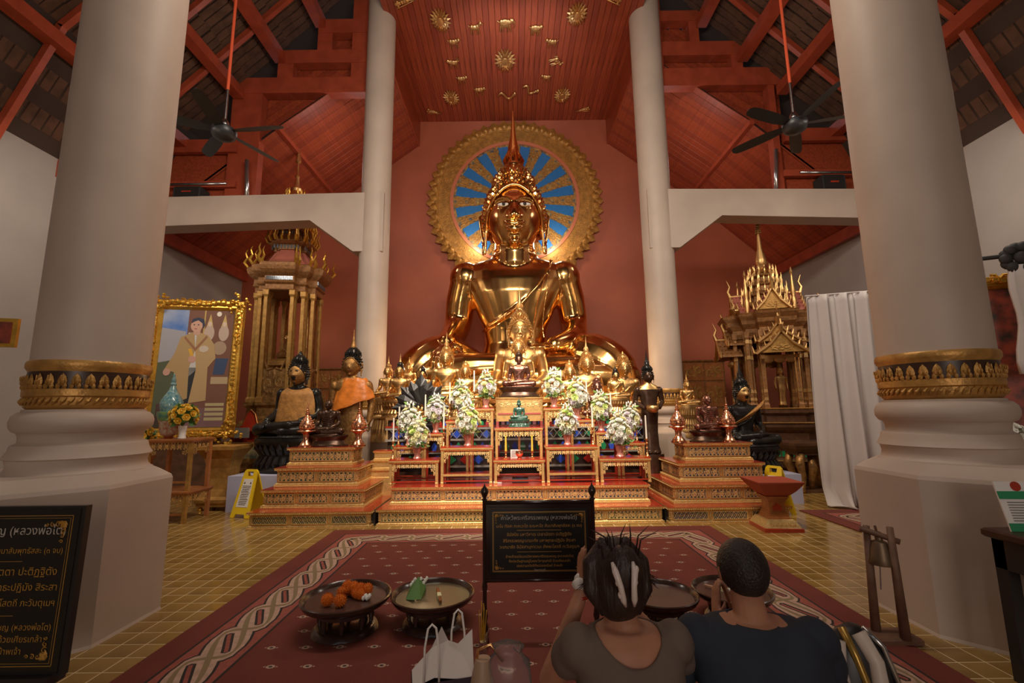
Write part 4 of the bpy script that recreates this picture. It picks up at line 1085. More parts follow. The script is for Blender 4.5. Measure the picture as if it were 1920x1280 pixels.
b_ = empty('cloth_covered_plinth', (loc.x-.05, 7.1, 0), label='low plinth wrapped in pale lilac cloth under the large black seated statue', cat='plinth')
M_('lilac', (.50, .52, .72), .6)
MB().box(-.62, .45, -.32, .60, 0, .50).build('cloth', 'lilac', b_)
dg_ = proto('buddha_statue', 'bronze_black', 'bronze_black', 'bronze_black', style='flame', hd=(.235, .26, .33, 1.68), nk=.15)
o, S, loc = put(dg_, 1391, 737, 7.25, 29, .42, 'black seated statue with gilded face and ochre sash, behind the right altar stand', ped=None, first=True, rz=.12)
mb = MB(); set_head(.235, .26, .33, 1.68)
Mh = head_grid(mb, Vector((0, -.034, 1.68)), (.240, .266, .322), 40, 30); mb.build('gilded_face', 'gold', o, smooth=True, fix=True)
rows = []
for i in range(8):
    q = i/7; r = []
    for j in range(5): r.append((.42-.80*q+.21*(j-2)*(.6+q*.6), -.17-.11*sin(PI*min(1, q*1.1))-.01*j, 1.30-.62*q+.10*(j-2)))
    rows.append(r)
draped(o, 'robe_ochre', rows)
lotus_base(o, 'bronze_black', -.02, loc.z/S - .42/S, 1.05, .65)
b_ = empty('cloth_covered_plinth', (loc.x+.16, 7.0, 0), label='low plinth wrapped in pale lilac cloth behind the right yellow floor sign', cat='plinth')
MB().box(-.40, .42, -.12, .72, 0, .42).build('cloth', 'lilac', b_)
# standing figures
def standing(name, mb_, mh, mf, hd, style, robe=None, arms='bowl'):
    """unit height about 3.3, feet at z 0"""
    set_head(hd[0], hd[1], hd[2], 2.92)
    t = empty(name); mb = MB()
    rg = [(0, .34, .22), (.06, .36, .24), (.3, .30, .19), (.8, .28, .17), (1.2, .30, .18), (1.55, .33, .2), (1.8, .29, .18), (2.1, .33, .2), (2.35, .42, .21), (2.5, .42, .18), (2.58, .28, .14), (2.64, .15, .12)]
    mb.rings([ellring((0, 0, z), rx, ry, 28, 2.2) for z, rx, ry in rg]); mb.cap((0, 0, 2.55), (0, -.01, 2.78), .13, .12, 12)
    for s in (-1, 1):
        mb.ell((s*.42, 0, 2.4), (.13, .13, .14)); mb.cap((s*.45, 0, 2.4), (s*.52, .06, 1.95), .11, .095)
        if arms == 'bowl': mb.cap((s*.52, .06, 1.95), (s*.30, -.32, 1.72), .095, .07); hand(mb, (s*.30, -.32, 1.72), (-s*.7, -.6, -.1), (s*.3, -.5, -.7), (0, 0, 1), .30, .3)
        else: mb.cap((s*.52, .06, 1.95), (s*.50, -.03, 1.5), .095, .07); hand(mb, (s*.50, -.03, 1.5), (0, -.05, -1), (s, 0, 0), (0, -1, 0), .34, .12)
        mb.ell((s*.13, -.14, .06), (.09, .2, .07))
    HC, HRr = Vector((0, -.03, 2.92)), hd[:3]; M = head_grid(mb, HC, HRr); face_lines(mb, M, HRr, .009); ears(mb, HC, HRr)
    mobj('body', remesh(mb, .02, 2), mb_, t); hair_parts(t, mh, mf, curls=True, style=style, n_rows=9)
    if arms == 'bowl': MB().lathe([(.02, -.19), (.14, -.17), (.22, -.08), (.235, 0), (.20, .08), (.18, .09), (.16, .05), (.01, .0)], (0, -.42, 1.72), 20).build('alms_bowl', 'gold', t, smooth='auto', fix=True)
    return t
def put_st(t, px, pyh, D, hw, hd, zb, label, rz=0):
    c = P(px, pyh, D); zc = (c-Vector((0, 0, CH))).dot(_F); S = hw*zc/(CF*2*hd*1.09)
    t.location = (c.x, D, c.z-2.92*S); t.scale = (S,)*3; t.rotation_euler.z = rz; tag(t, label, 'statue')
    h = (c.z-2.92*S-zb)/S
    if h > .02: lotus_base(t, 'bronze_dark', -.0, h, .46, .34, 0, 'plain')
    return S
t = standing('standing_buddha_statue', 'bronze_dark', 'bronze_black', 'bronze_black', (.20, .225, .28), 'flame')
mb = MB(); mb.rings([ellring((0, -.01, z), rx, ry, 28) for z, rx, ry in ((2.42, .43, .205), (2.52, .39, .175), (2.60, .26, .15), (2.66, .14, .13), (2.72, .135, .125))], cap=False)
mb.build('gilded_shoulders', 'gold', t, smooth=True, fix=True)
put_st(t, 1214, 706, 7.15, 21, .20, .0, 'dark standing statue holding a golden alms bowl, right of the bouquets')
t = standing('standing_buddha_statue', 'gold_old', 'bronze_black', 'gold_old', (.22, .245, .30), 'spire', arms='side')
rows = []
for i in range(9):
    q = i/8; r = []
    for j in range(15):
        a = PI*(1.02 + .96*j/14) ; rx = .34+.22*q; ry = .20+.14*q+.02*sin(9*a+3*q)
        if q < .12: rx, ry = .30, .19
        r.append((.06+rx*cos(a)*(1.05), -.0+ry*sin(a), 2.60-.95*q*(1-.45*(.5+.5*cos(a)))-.02*sin(7*a)))
    rows.append(r)
draped(t, 'robe_orange', rows, 'orange_cloth')
put_st(t, 661, 686, 7.55, 34, .22, .0, 'dark gilt statue draped in bright orange cloth, before the left middle column')
# serpent hood figure
c = P(787, 762, 7.38); nag = empty('naga_statue', (c.x, 7.45, 1.0), label='small seated figure under a wide black fan of serpent hoods, left of the altar', cat='statue')
R0 = .46
hz = c.z - 1.0
for k in range(11):
    a = (k-5)*.40; u = Vector((sin(a), 0, cos(a))); v = Vector((cos(a), 0, -sin(a))); L = R0*(1.18 if k == 5 else 1.0 + .05*(k % 2)); mb = MB()
    mid = [(-.05, .1), (-.10, .45), (-.15, .68), (-.10, .82), (-.06, .85), (0, 1.0), (.06, .85), (.10, .82), (.15, .68), (.10, .45), (.05, .1)]
    o_ = Vector((0, .02*(k % 2), hz)); n = len(mid)
    V = [tuple(o_+v*x*L*1.35+u*y*L) for x, y in mid] + [tuple(o_+v*x*L*1.35+u*y*L+Vector((0, .03, 0))) for x, y in mid] + [tuple(o_+u*L*.6-Vector((0, .05, 0)))]
    mb.add(V, [(i, (i+1) % n, 2*n) for i in range(n)] + [(i, n+i, n+(i+1) % n, (i+1) % n) for i in range(n)] + [tuple(range(2*n-1, n-1, -1))])
    mb.build('serpent_hood', 'black', nag, fix=True)
MB().lathe([(.26, -.0), (.27, .08), (.24, .10), (.27, .18), (.23, .2), (.25, .27), (.20, .30), (.2, hz-.25)], n=20).build('coiled_body', 'black', nag, smooth='auto', fix=True)
o = copy_tree(gk[0]); o.parent = nag
for k_ in ('category', 'label', 'group'):
    if k_ in o: del o[k_]
o.name = 'seated_figure'; o.scale = (.13,)*3; o.location = (0, -.16, hz-.24)
for ch in list(o.children):
    if ch.name.startswith('pedestal'):
        for g_ in list(ch.children): bpy.data.objects.remove(g_)
        bpy.data.objects.remove(ch)

# ================================================================= OFFERINGS
def phum(x, y, z, label):
    t = empty('offering_stand', (x, y, z), label=label, cat='offering stand', group='copper offering stands with pointed lids')
    MB().lathe([(.095, 0), (.095, .02), (.08, .028), (.07, .05), (.045, .075), (.038, .12), (.045, .16), (.07, .18), (.085, .19)], n=28).build('foot', 'copper', t, smooth='auto', fix=True)
    MB().lathe([(.06, .185), (.115, .195), (.118, .205), (.112, .215), (.06, .21)], n=28).build('dish', 'copper', t, smooth='auto', fix=True)
    mb = MB(); mb.lathe([(.05, .212), (.085, .225), (.093, .26), (.085, .30), (.06, .345), (.035, .385), (.022, .41), (.03, .42), (.03, .43), (.018, .437), (.022, .45), (.02, .46), (.012, .466), (.016, .48), (.008, .49), (.011, .505), (.003, .58)], n=28)
    o = mb.build('lid', 'copper', t, smooth='auto', fix=True); mb = MB()
    for j in range(6):
        rr = (.092, .088, .075, .06, .046, .034)[j]; zz = (.25, .28, .31, .335, .36, .38)[j]
        for k in range(14): a = 2*PI*(k+.5*(j % 2))/14; mb.ell((rr*cos(a), rr*sin(a), zz), (.009, .009, .014), 5, 4)
    mb.build('embossing', 'copper', o)['kind'] = 'stuff'
    return t
for px, D, lb in ((574, 6.55, 'copper offering stand with pointed lid left of the left monk figure'), (672, 6.55, 'copper offering stand with pointed lid right of the left monk figure'),
                  (1273, 6.52, 'copper offering stand with pointed lid left of the right monk figure'), (1367, 6.52, 'copper offering stand with pointed lid right of the right monk figure')):
    s_ = 1.08; o = phum(P(px, 830, D).x, D, ZT, lb); o.scale = (s_,)*3
# flowers
M_('petal_white', (.80, .80, .72), .5); M_('petal_cream', (.80, .78, .45), .5); M_('petal_lime', (.62, .74, .26), .5); M_('petal_lilac', (.74, .68, .72), .5)
M_('leaf', (.07, .19, .04), .5); M_('leaf_light', (.22, .40, .10), .5); M_('vase_pink', (.55, .24, .18), .18, .2, coat=.5)
M_('petal_yellow', (.85, .55, .06), .5)
def blossom_mesh(m_, kind):
    mb = MB()
    if kind == 'rose':
        for L, (n, r, h, op) in enumerate(((6, 1.0, .42, .95), (5, .72, .62, .6), (4, .42, .75, .3))):
            for k in range(n):
                a = 2*PI*k/n + L*.5; u = Vector((cos(a), sin(a), 0)); v = Vector((-sin(a), cos(a), 0)); w = r*.75
                mb.add([tuple(p) for p in (u*.15, u*r*.55 - v*w*.8 + Vector((0, 0, h*.5)), u*r - v*w*.35 + Vector((0, 0, h*.8)), u*r + v*w*.35 + Vector((0, 0, h*.8)), u*r*.55 + v*w*.8 + Vector((0, 0, h*.5)), u*r*.7 + Vector((0, 0, h*.25)))], [(0,1,5),(1,2,5),(2,3,5),(3,4,5),(4,0,5)])
        mb.ell((0, 0, .3), (.3, .3, .4), 7, 5)
    elif kind == 'lily':
        for k in range(6):
            a = PI*k/3; u = Vector((cos(a), sin(a), 0)); v = Vector((-sin(a), cos(a), 0)); z = Vector((0, 0, 1))
            mb.add([tuple(p) for p in (u*.08, u*.55-v*.25+z*.5, u*1.15+z*.55, u*.55+v*.25+z*.5, u*.55+z*.38)], [(0,1,4),(1,2,4),(2,3,4),(3,0,4)])
        mb.ell((0, 0, .35), (.1, .1, .3), 5, 4)
    else:
        mb.lathe([(.1, 0), (.42, .25), (.46, .6), (.3, 1.0), (.03, 1.45)], n=8)
    me = bpy.data.meshes.new('blossom'); me.from_pydata([tuple(v) for v in mb.V], [], mb.Fc); me.materials.append(MT[m_]); return me
BL = {k: [blossom_mesh(m_, k) for m_ in ms] for k, ms in (('rose', ['petal_white', 'petal_cream', 'petal_lime', 'petal_lilac']), ('lily', ['petal_white', 'petal_cream']), ('bud', ['petal_white', 'petal_white']))}
def bouquet_proto(seed, w=.145, h=.40):
    rnd = random.Random(seed); t = empty('flower_bouquet')
    mb = MB(); mb.loft([.045, .05, .038, .034, .05, .056, .05], [.045, .05, .038, .034, .05, .056, .05], [0, .012, .03, .05, .10, .135, .13], (0, 0), [(cos(2*PI*k/12), sin(2*PI*k/12)) for k in range(12)])
    mb.build('vase', 'vase_pink', t, smooth='auto', fix=True)
    lv = MB()
    for k in range(26):
        a = rnd.uniform(0, 2*PI); q = rnd.uniform(.0, 1); r = w*(1-.65*q)*rnd.uniform(.9, 1.25); z = .15 + h*q*.9
        u = Vector((cos(a), sin(a), rnd.uniform(-.5, .9))).normalized(); v = u.orthogonal().normalized(); p = Vector((cos(a)*r*.6, sin(a)*r*.6, z)); L = rnd.uniform(.05, .085); W_ = L*.24
        lv.add([tuple(x) for x in (p, p+u*L*.5+v*W_, p+u*L, p+u*L*.5-v*W_, p+u*L*.5+u.cross(v)*W_*.4)], [(0,1,4),(1,2,4),(2,3,4),(3,0,4)])
    for k in range(16):
        a = rnd.uniform(0, 2*PI); p = Vector((0, 0, .14)); e = Vector((cos(a)*w*.5, sin(a)*w*.5, .15+h*.7*rnd.random())); lv.tube([p, p.lerp(e, .5), e], .0035, 4)
    lv.build('leaves', 'leaf_light', t)['kind'] = 'stuff'
    lw = MB()
    for k in range(14):
        a = rnd.uniform(0, 2*PI); u = Vector((cos(a), sin(a), -.4)).normalized(); v = u.orthogonal().normalized(); p = Vector((cos(a)*.05, sin(a)*.05, .16+.05*rnd.random())); L = .08; W_ = .02
        lw.add([tuple(x) for x in (p, p+u*L*.5+v*W_, p+u*L, p+u*L*.5-v*W_, p+u*L*.5+u.cross(v)*W_*.4)], [(0,1,4),(1,2,4),(2,3,4),(3,0,4)])
    lw.build('dark_leaves', 'leaf', t)['kind'] = 'stuff'
    pts = []
    for k in range(56):
        q = (k+.5)/56; z = .15 + h*(q**1.05)*.92; rr = w*(math.sin(PI*min(1, .28+.72*(1-q)))**.6 if q < .3 else (1-(q-.3)/.78)**.8); a = k*2.399
        pts.append((q, Vector((cos(a)*rr*rnd.uniform(.82, 1.05), sin(a)*rr*rnd.uniform(.82, 1.05), z))))
    for q, p in pts:
        kind = 'bud' if q > .82 else ('lily' if rnd.random() < .28 else 'rose'); L = BL[kind]
        me = L[min(len(L)-1, int(rnd.random()**2.0*len(L)))]
        o = bpy.data.objects.new('blossom', me); COL.objects.link(o); o.parent = t; o.location = p
        n = Vector((p.x, p.y, (.03 + .1*q if q > .5 else -.01)+.02)).normalized() if kind != 'bud' else Vector((p.x*1.5, p.y*1.5, .2)).normalized()
        o.rotation_euler = n.to_track_quat('Z', 'Y').to_euler(); s = {'rose': rnd.uniform(.036, .048), 'lily': .042, 'bud': .026}[kind]; o.scale = (s, s, s)
    return t
BP = [bouquet_proto(3), bouquet_proto(8), bouquet_proto(21)]
BQ = [('A', 783, .35, 'on the left end front table'), ('A2', 768, .45, 'behind the left end front table'), ('B2', 817, .5, 'third out left of centre cabinet'),
      ('B3', 864, .5, 'second out left of centre cabinet'), ('B', 877, .45, 'on the taller left front table'), ('B4', 911, .5, 'highest bouquet left of the bronze figure'),
      ('D4', 1040, .5, 'highest bouquet right of the bronze figure'), ('D3', 1083, .5, 'second out right of centre cabinet'), ('D', 1063, .45, 'on the taller right front table'),
      ('D2', 1127, .5, 'third out right of centre cabinet'), ('E', 1160, .35, 'on the right end front table'), ('E2', 1182, .45, 'behind the right end front table')]
used = set()
for i, (k, px, off, lb) in enumerate(BQ):
    p = on_table(k, px, off); b = BP[i % 3]; o = b if (i % 3) not in used else copy_tree(b); used.add(i % 3)
    o.location = p; o.rotation_euler.z = i*1.3; s_ = 1.13 + .06*sin(i*2.1); o.scale = (s_,)*3; o.name = 'flower_bouquet'
    tag(o, 'white and lime bouquet in pink vase, '+lb, 'bouquet', 'white flower bouquets on the altar')
# candles
def candlestick(p, label, h=.20, group='brass candlesticks'):
    t = empty('candlestick', p, label=label, cat='candlestick', group=group); k = h/.2
    MB().lathe([(.032, 0), (.034, .008), (.02, .018), (.012, .03), (.018, .04), (.009, .055), (.007, .09), (.014, .10), (.007, .112), (.010, .135), (.017, .15), (.008, .16), (.013, .18), (.022, .186), (.022, .192), (.012, .20)], n=16).build('stem', 'brass', t, smooth='auto', fix=True)
    t.scale = (1.15, 1.15, k); return t
def candle(p, label, h, r=.0125, m_='wax', group='white altar candles'):
    t = empty('candle', p, label=label, cat='candle', group=group)
    MB().lathe([(r*1.05, 0), (r, .03), (r*.8, h-.006), (r*.3, h)], n=12).build('wax_body', m_, t, smooth='auto', fix=True)
    MB().tube([(0, 0, h-.002), (0, .001, h+.012)], .0015, 5).build('wick', 'black', t); return t
CD = [('A', 738, .2, 'at the front left corner of the left end table'), ('A2', 748, .4, 'behind the left end table'), ('B2', 797, .3, 'on the third step left of centre'), ('B', 832, .2, 'at the left corner of the taller left front table'),
      ('B3', 843, .3, 'on the second step left of centre'), ('B4', 889, .3, 'on the highest side step, left of the bronze figure'), ('D4', 1054, .3, 'on the highest side step, right of the bronze figure'), ('D3', 1102, .3, 'on the second step right of centre'),
      ('D', 1111, .2, 'at the right corner of the taller right front table'), ('D2', 1147, .3, 'on the third step right of centre'), ('E2', 1193, .4, 'behind the right end table'), ('E', 1211, .2, 'at the front right corner of the right end table')]
for k, px, off, lb in CD:
    p = on_table(k, px, off); candlestick(p, 'brass candlestick '+lb, .25); candle(p+Vector((0, 0, .25)), 'white taper candle '+lb, .31)
for px, lb in ((948, 'left'), (997, 'right')):
    p = on_table('C', px, .2); candlestick(p, 'gold candlestick on the centre table, %s of the incense pot' % lb, .11, 'gold candlesticks on the centre table'); candle(p+Vector((0, 0, .11)), 'yellow candle on the centre table, %s of the incense pot' % lb, .20, .014, 'petal_yellow', 'yellow candles')
p = on_table('C', 973, .3); t = empty('incense_pot', p, label='small orange and gold incense pot in the middle of the centre table', cat='incense pot')
MB().lathe([(.03, 0), (.035, .01), (.02, .02), (.045, .045), (.055, .07), (.048, .09), (.05, .1), (.03, .1)], n=20).build('pot', 'copper', t, smooth='auto', fix=True)
mb = MB()
for k in range(5): a = k*1.26; mb.tube([(.008*cos(a), .008*sin(a), .08), (.014*cos(a), .014*sin(a), .3)], .003, 4)
mb.build('incense_sticks', 'wood_orange', t)
p = on_table('C', 966, .7); t = empty('paper_card', p, label='small printed white card standing on the centre altar table', cat='card')
MB().box(-.07, .07, 0, .006, 0, .11).build('card', 'white', t)
mb = MB()
for k in range(6): mb.box(-.055, .055-.012*(k % 3), -.001, 0, .015+.015*k, .02+.015*k)
mb.build('print', 'dark_brown', t)
c = G(933, 907, .426); t = empty('white_box', (c.x, c.y+.04, .426), label='small white box lying on the front edge of the altar platform', cat='box')
MB().bbox(-.055, .055, -.025, .025, 0, .028, .004).build('box', 'white', t)
c = G(975, 898, .43); t = empty('black_box', (c.x, 6.42, .426), label='black flat box on the platform under the centre front table', cat='box')
MB().bbox(-.11, .11, -.08, .08, 0, .05, .006).build('box', 'black', t)
c = P(715, 880, 6.75); t = empty('small_gilt_stand', (c.x, 6.95, 0), label='low gilt stepped stand between left altar stand and left end table', cat='altar stand')
for i in range(3): MB().steps([(0, .43+.13*i), (0, .45+.13*i), (-.01, .46+.13*i), (-.01, .53+.13*i), (.008, .55+.13*i), (.008, .56+.13*i)], (0, 0), .20-.025*i, .14-.02*i).build('tier', 'carved_frame', t, fix=True)
MB().box(-.2, .2, -.14, .14, 0, .43).build('tier', 'carved_frame', t); MB().box(-.15, .15, -.10, .10, .82, .832).build('red_top', 'lacquer_red', t)
# ================================================================= SIDE AISLES
M_('mirror_tile', (.22, .26, .30), .12, .6)
M_('pink_red', (.50, .16, .11), .45, noise=.2, nscale=5)
M_('wood_carved', (.42, .20, .07), .45, .35, noise=.4, nscale=18, bump=.3, bscale=60)
M_('wood_dark', (.13, .06, .03), .4, noise=.4, nscale=12)
M_('cloth_white', (.66, .60, .57), .75, noise=.06, nscale=2)
def flame(mb, x, y, z, h, w=.03, lean=(0, 0)):
    """upswept flame finial"""
    pts = [(x, y, z), (x+lean[0]*h*.35, y+lean[1]*h*.35, z+h*.22), (x+lean[0]*h*.10, y+lean[1]*h*.10, z+h*.5), (x+lean[0]*h*.28, y+lean[1]*h*.28, z+h*.75), (x+lean[0]*h*.12, y+lean[1]*h*.12, z+h)]
    mb.tube(pts, [w, w*1.1, w*.75, w*.45, w*.1], 5)
def flame_ring(mb, hx, z, h, n, w, out=.5, tm=None, hy=None):
    hy = hy or hx; tm = tm or RED
    for i in range(len(tm)):
        a, b = tm[i], tm[(i+1) % len(tm)]; L = math.hypot((a[0]-b[0])*hx, (a[1]-b[1])*hy); k = max(1, int(round(L/n)))
        for j in range(k):
            q = (j+.5*0)/k; x, y = a[0]+(b[0]-a[0])*q, a[1]+(b[1]-a[1])*q; r = math.hypot(x, y)
            flame(mb, x*hx, y*hy, z, h*(1.35 if j == 0 else 1), w, (x/r*out, y/r*out))
def shrine_left():
    c = P(541, 600, 9.95); t = empty('shrine', (c.x, 9.95, 0), rz=.12, label='tall glass-sided gilt shrine with stacked flame roof at the left rear', cat='shrine')
    A, B = .61, .56; tm = redent(.45, .75); Z0, Z1 = 1.62, 3.98
    MB().steps([(0.22, 0), (.22, .25), (.14, .32), (.06, .55), (.02, .62), (.02, .9), (.10, 1.0), (.16, 1.1), (.16, 1.2), (.05, 1.28), (.02, 1.34), (.02, 1.5), (.08, 1.56), (.08, Z0)], (0, 0), A, A, tm).build('base', 'gold_old', t, fix=True)
    for i, (x, y) in enumerate(tm):
        mb = MB(); px, py = x*A*.96, y*A*.96
        mb.rings([[(px+a*r, py+b*r, z) for a, b in SQ] for r, z in ((.06, Z0), (.06, Z0+.08), (.04, Z0+.12), (.034, Z1-.15), (.055, Z1-.1), (.055, Z1))])
        mb.build('pillar', 'gold_paint', t, fix=True)
    for i in range(len(tm)):
        a, b = tm[i], tm[(i+1) % len(tm)]; L = math.hypot((a[0]-b[0])*A, (a[1]-b[1])*A)*.96
        ang = math.atan2((b[1]-a[1]), (b[0]-a[0])); M = Matrix.Translation(((a[0]+b[0])/2*A*.96, (a[1]+b[1])/2*A*.96, 0)) @ Matrix.Rotation(ang, 4, 'Z')
        if L > .25:
            MB().box(-L/2+.04, L/2-.04, -.004, .004, Z0+.0, Z1, M).build('glass_pane', 'glass', t)
            mb = MB(); q = -1; carve(mb, -L/2+.05, L/2-.05, Z0+.05, Z0+.72, -.03, U_SCROLL, n=1, dep=.03, M=M)
            for s in (-1, 1): mb.tube([M @ Vector((s*.03, -.02, Z0+.7)), M @ Vector((s*L*.25, -.02, Z0+.66)), M @ Vector((s*L*.36, -.02, Z0+.85))], [.03, .03, .008], 6)
            mb.box(-L/2+.05, L/2-.05, -.02, .01, Z0, Z0+.68, M)
            mb.build('carved_screen', 'gold_old', t, fix=True)
    tmr = tm
    MB().steps([(0, Z1), (.02, Z1+.02), (.02, Z1+.12), (.07, Z1+.16), (.05, Z1+.2), (.05, Z1+.3), (.12, Z1+.36), (.17, Z1+.42), (.19, Z1+.5), (.19, Z1+.56), (.1, Z1+.6)], (0, 0), A, A, tmr).build('cornice', 'wood_carved', t, fix=True)
    mb = MB()
    for k in range(44):
        a = 2*PI*k/44; q = max(abs(cos(a)), abs(sin(a))); 
    for s in range(4):
        M = Matrix.Rotation(s*PI/2, 4, 'Z')
        for k in range(22): mb.box(-.27+k*.025, -.27+k*.025+.014, -A-.065, -A-.04, Z1+.21, Z1+.29, M)
    mb.build('mirror_inlay', 'mirror_tile', t)['kind'] = 'stuff'
    mb = MB(); flame_ring(mb, A+.17, Z1+.56, .30, .9, .034, .5, tmr); mb.build('eave_flames', 'gold_frame', t, fix=True)['kind'] = 'stuff'
    z = Z1+.58
    MB().steps([(.05, z), (-.16, z+.16), (-.24, z+.30), (-.30, z+.42)], (0, 0), A, A, tmr).build('lower_roof', 'pink_red', t, fix=True)
    hx = A-.30; zz = z+.42
    for q, (h_, o_) in enumerate(((.36, .10), (.30, .04), (.27, -.03), (.24, -.10), (.2, -.17))):
        MB().steps([(o_-.06, zz), (o_-.06, zz+h_*.3), (o_, zz+h_*.36), (o_+.05, zz+h_*.46), (o_+.06, zz+h_*.52), (o_-.02, zz+h_*.56), (o_-.1, zz+h_)], (0, 0), hx, hx, tmr).build('roof_tier', 'wood_carved', t, fix=True)
        mb = MB(); flame_ring(mb, hx+o_+.05, zz+h_*.5, h_*1.0, .13, .024, .3, tmr); mb.build('tier_flames', 'gold_frame', t, fix=True)['kind'] = 'stuff'
        mb = MB()
        for s in range(4):
            M = Matrix.Rotation(s*PI/2, 4, 'Z'); W_ = (hx+o_-.06)*.8
            for k in range(8): mb.box(-W_+2*W_*k/8, -W_+2*W_*k/8+W_*.14, -(hx+o_-.05)-.006, -(hx+o_-.05)+.01, zz+h_*.05, zz+h_*.28, M)
        mb.build('mirror_inlay', 'mirror_tile', t)['kind'] = 'stuff'
        zz += h_
    MB().lathe([(.20, zz), (.16, zz+.1), (.12, zz+.14), (.13, zz+.2), (.06, zz+.3), (.045, zz+.5), (.06, zz+.52), (.03, zz+.56), (.02, zz+.85), (.07, zz+.9), (.05, zz+1.05), (.004, zz+1.35)], n=16).build('spire', 'gold', t, smooth='auto', fix=True)
    # small reclining-lion seat with a statue inside the glass
    MB().steps([(0, Z0), (0, Z0+.75), (.06, Z0+.8), (.06, Z0+.9), (0, Z0+.95)], (0, .1), .26, .22).build('inner_seat', 'gold_paint', t, fix=True)
    o = copy_tree(gs_[0]); o.name = 'inner_statue'; o.scale = (.26,)*3; o.location = (c.x, 10.0, Z0+.99); o.rotation_euler.z = -.5
    for ch in list(o.children):
        if ch.name.startswith('pedestal'):
            for g_ in list(ch.children): bpy.data.objects.remove(g_)
            bpy.data.objects.remove(ch)
    o.name = 'buddha_statue'; tag(o, 'small golden statue seated inside the left glass shrine', 'statue'); 
    if 'group' in o: del o['group']
shrine_left()
def gable(par, x, y, z, w, d, h, rot, m_roof='wood_carved', m_trim='gold'):
    """small gabled porch roof with curved ridge horns, gable facing -Y before rotation"""
    M = Matrix.Translation((x, y, z)) @ Matrix.Rotation(rot, 4, 'Z'); t = 0
    mb = MB()
    for s in (-1, 1):
        P0 = [(s*w, -d, 0), (s*w*.45, -d, h*.42), (0, -d, h)]; R = []
        for px, py, pz in P0: R.append([M @ Vector((px, -d, pz)), M @ Vector((px, d*.6, pz)), M @ Vector((px, d*.6, pz+.04)), M @ Vector((px, -d, pz+.04))])
        mb.rings(R)
        for k in range(5):
            for j in range(4):
                q = (j+.5)/4; px = s*w*(1-q); pz = (h*.42*(q/.5) if q < .5 else h*.42 + h*.58*((q-.5)/.5))+.045
                mb.ell(M @ Vector((px, -d + d*1.6*(k+.5)/5, pz)), (.03, .03, .012), 4, 3)
    mb.build('porch_roof', m_roof, par, fix=True)
    mb = MB()
    for s in (-1, 1):
        mb.tube([M @ Vector(v) for v in ((s*w*1.18, -d, .14), (s*w*1.12, -d, 0), (s*w, -d, -.01), (s*w*.45, -d, h*.42), (0, -d, h+.02))], [.008, .03, .035, .03, .03], 6)
        for k in range(4): q = (k+.6)/4.4; mb.tube([M @ Vector((s*w*(1-q), -d, h*q*.95)), M @ Vector((s*w*(1-q)+s*.03, -d-.01, h*q*.95+.10))], [.025, .004], 5)
    mb.tube([M @ Vector(v) for v in ((0, -d, h), (0, -d-.05, h+.14), (0, -d-.0, h+.26), (0, -d-.06, h+.42))], [.045, .035, .02, .004], 6)
    mb.tube([M @ Vector((0, -d, h+.03)), M @ Vector((0, d*.6, h+.03))], .025, 6)
    mb.build('porch_trim', m_trim, par, fix=True)
    mb = MB(); mb.prism([(-w*.92, .0), (w*.92, .0), (w*.42, h*.40), (0, h*.93), (-w*.42, h*.40)], -d+.03, -d+.05, M); carve(mb, -w*.4, w*.4, .02, h*.42, -d+.02, U_SCROLL, n=1, dep=.02, M=M)
    mb.build('pediment', 'gold_paint', par, fix=True)
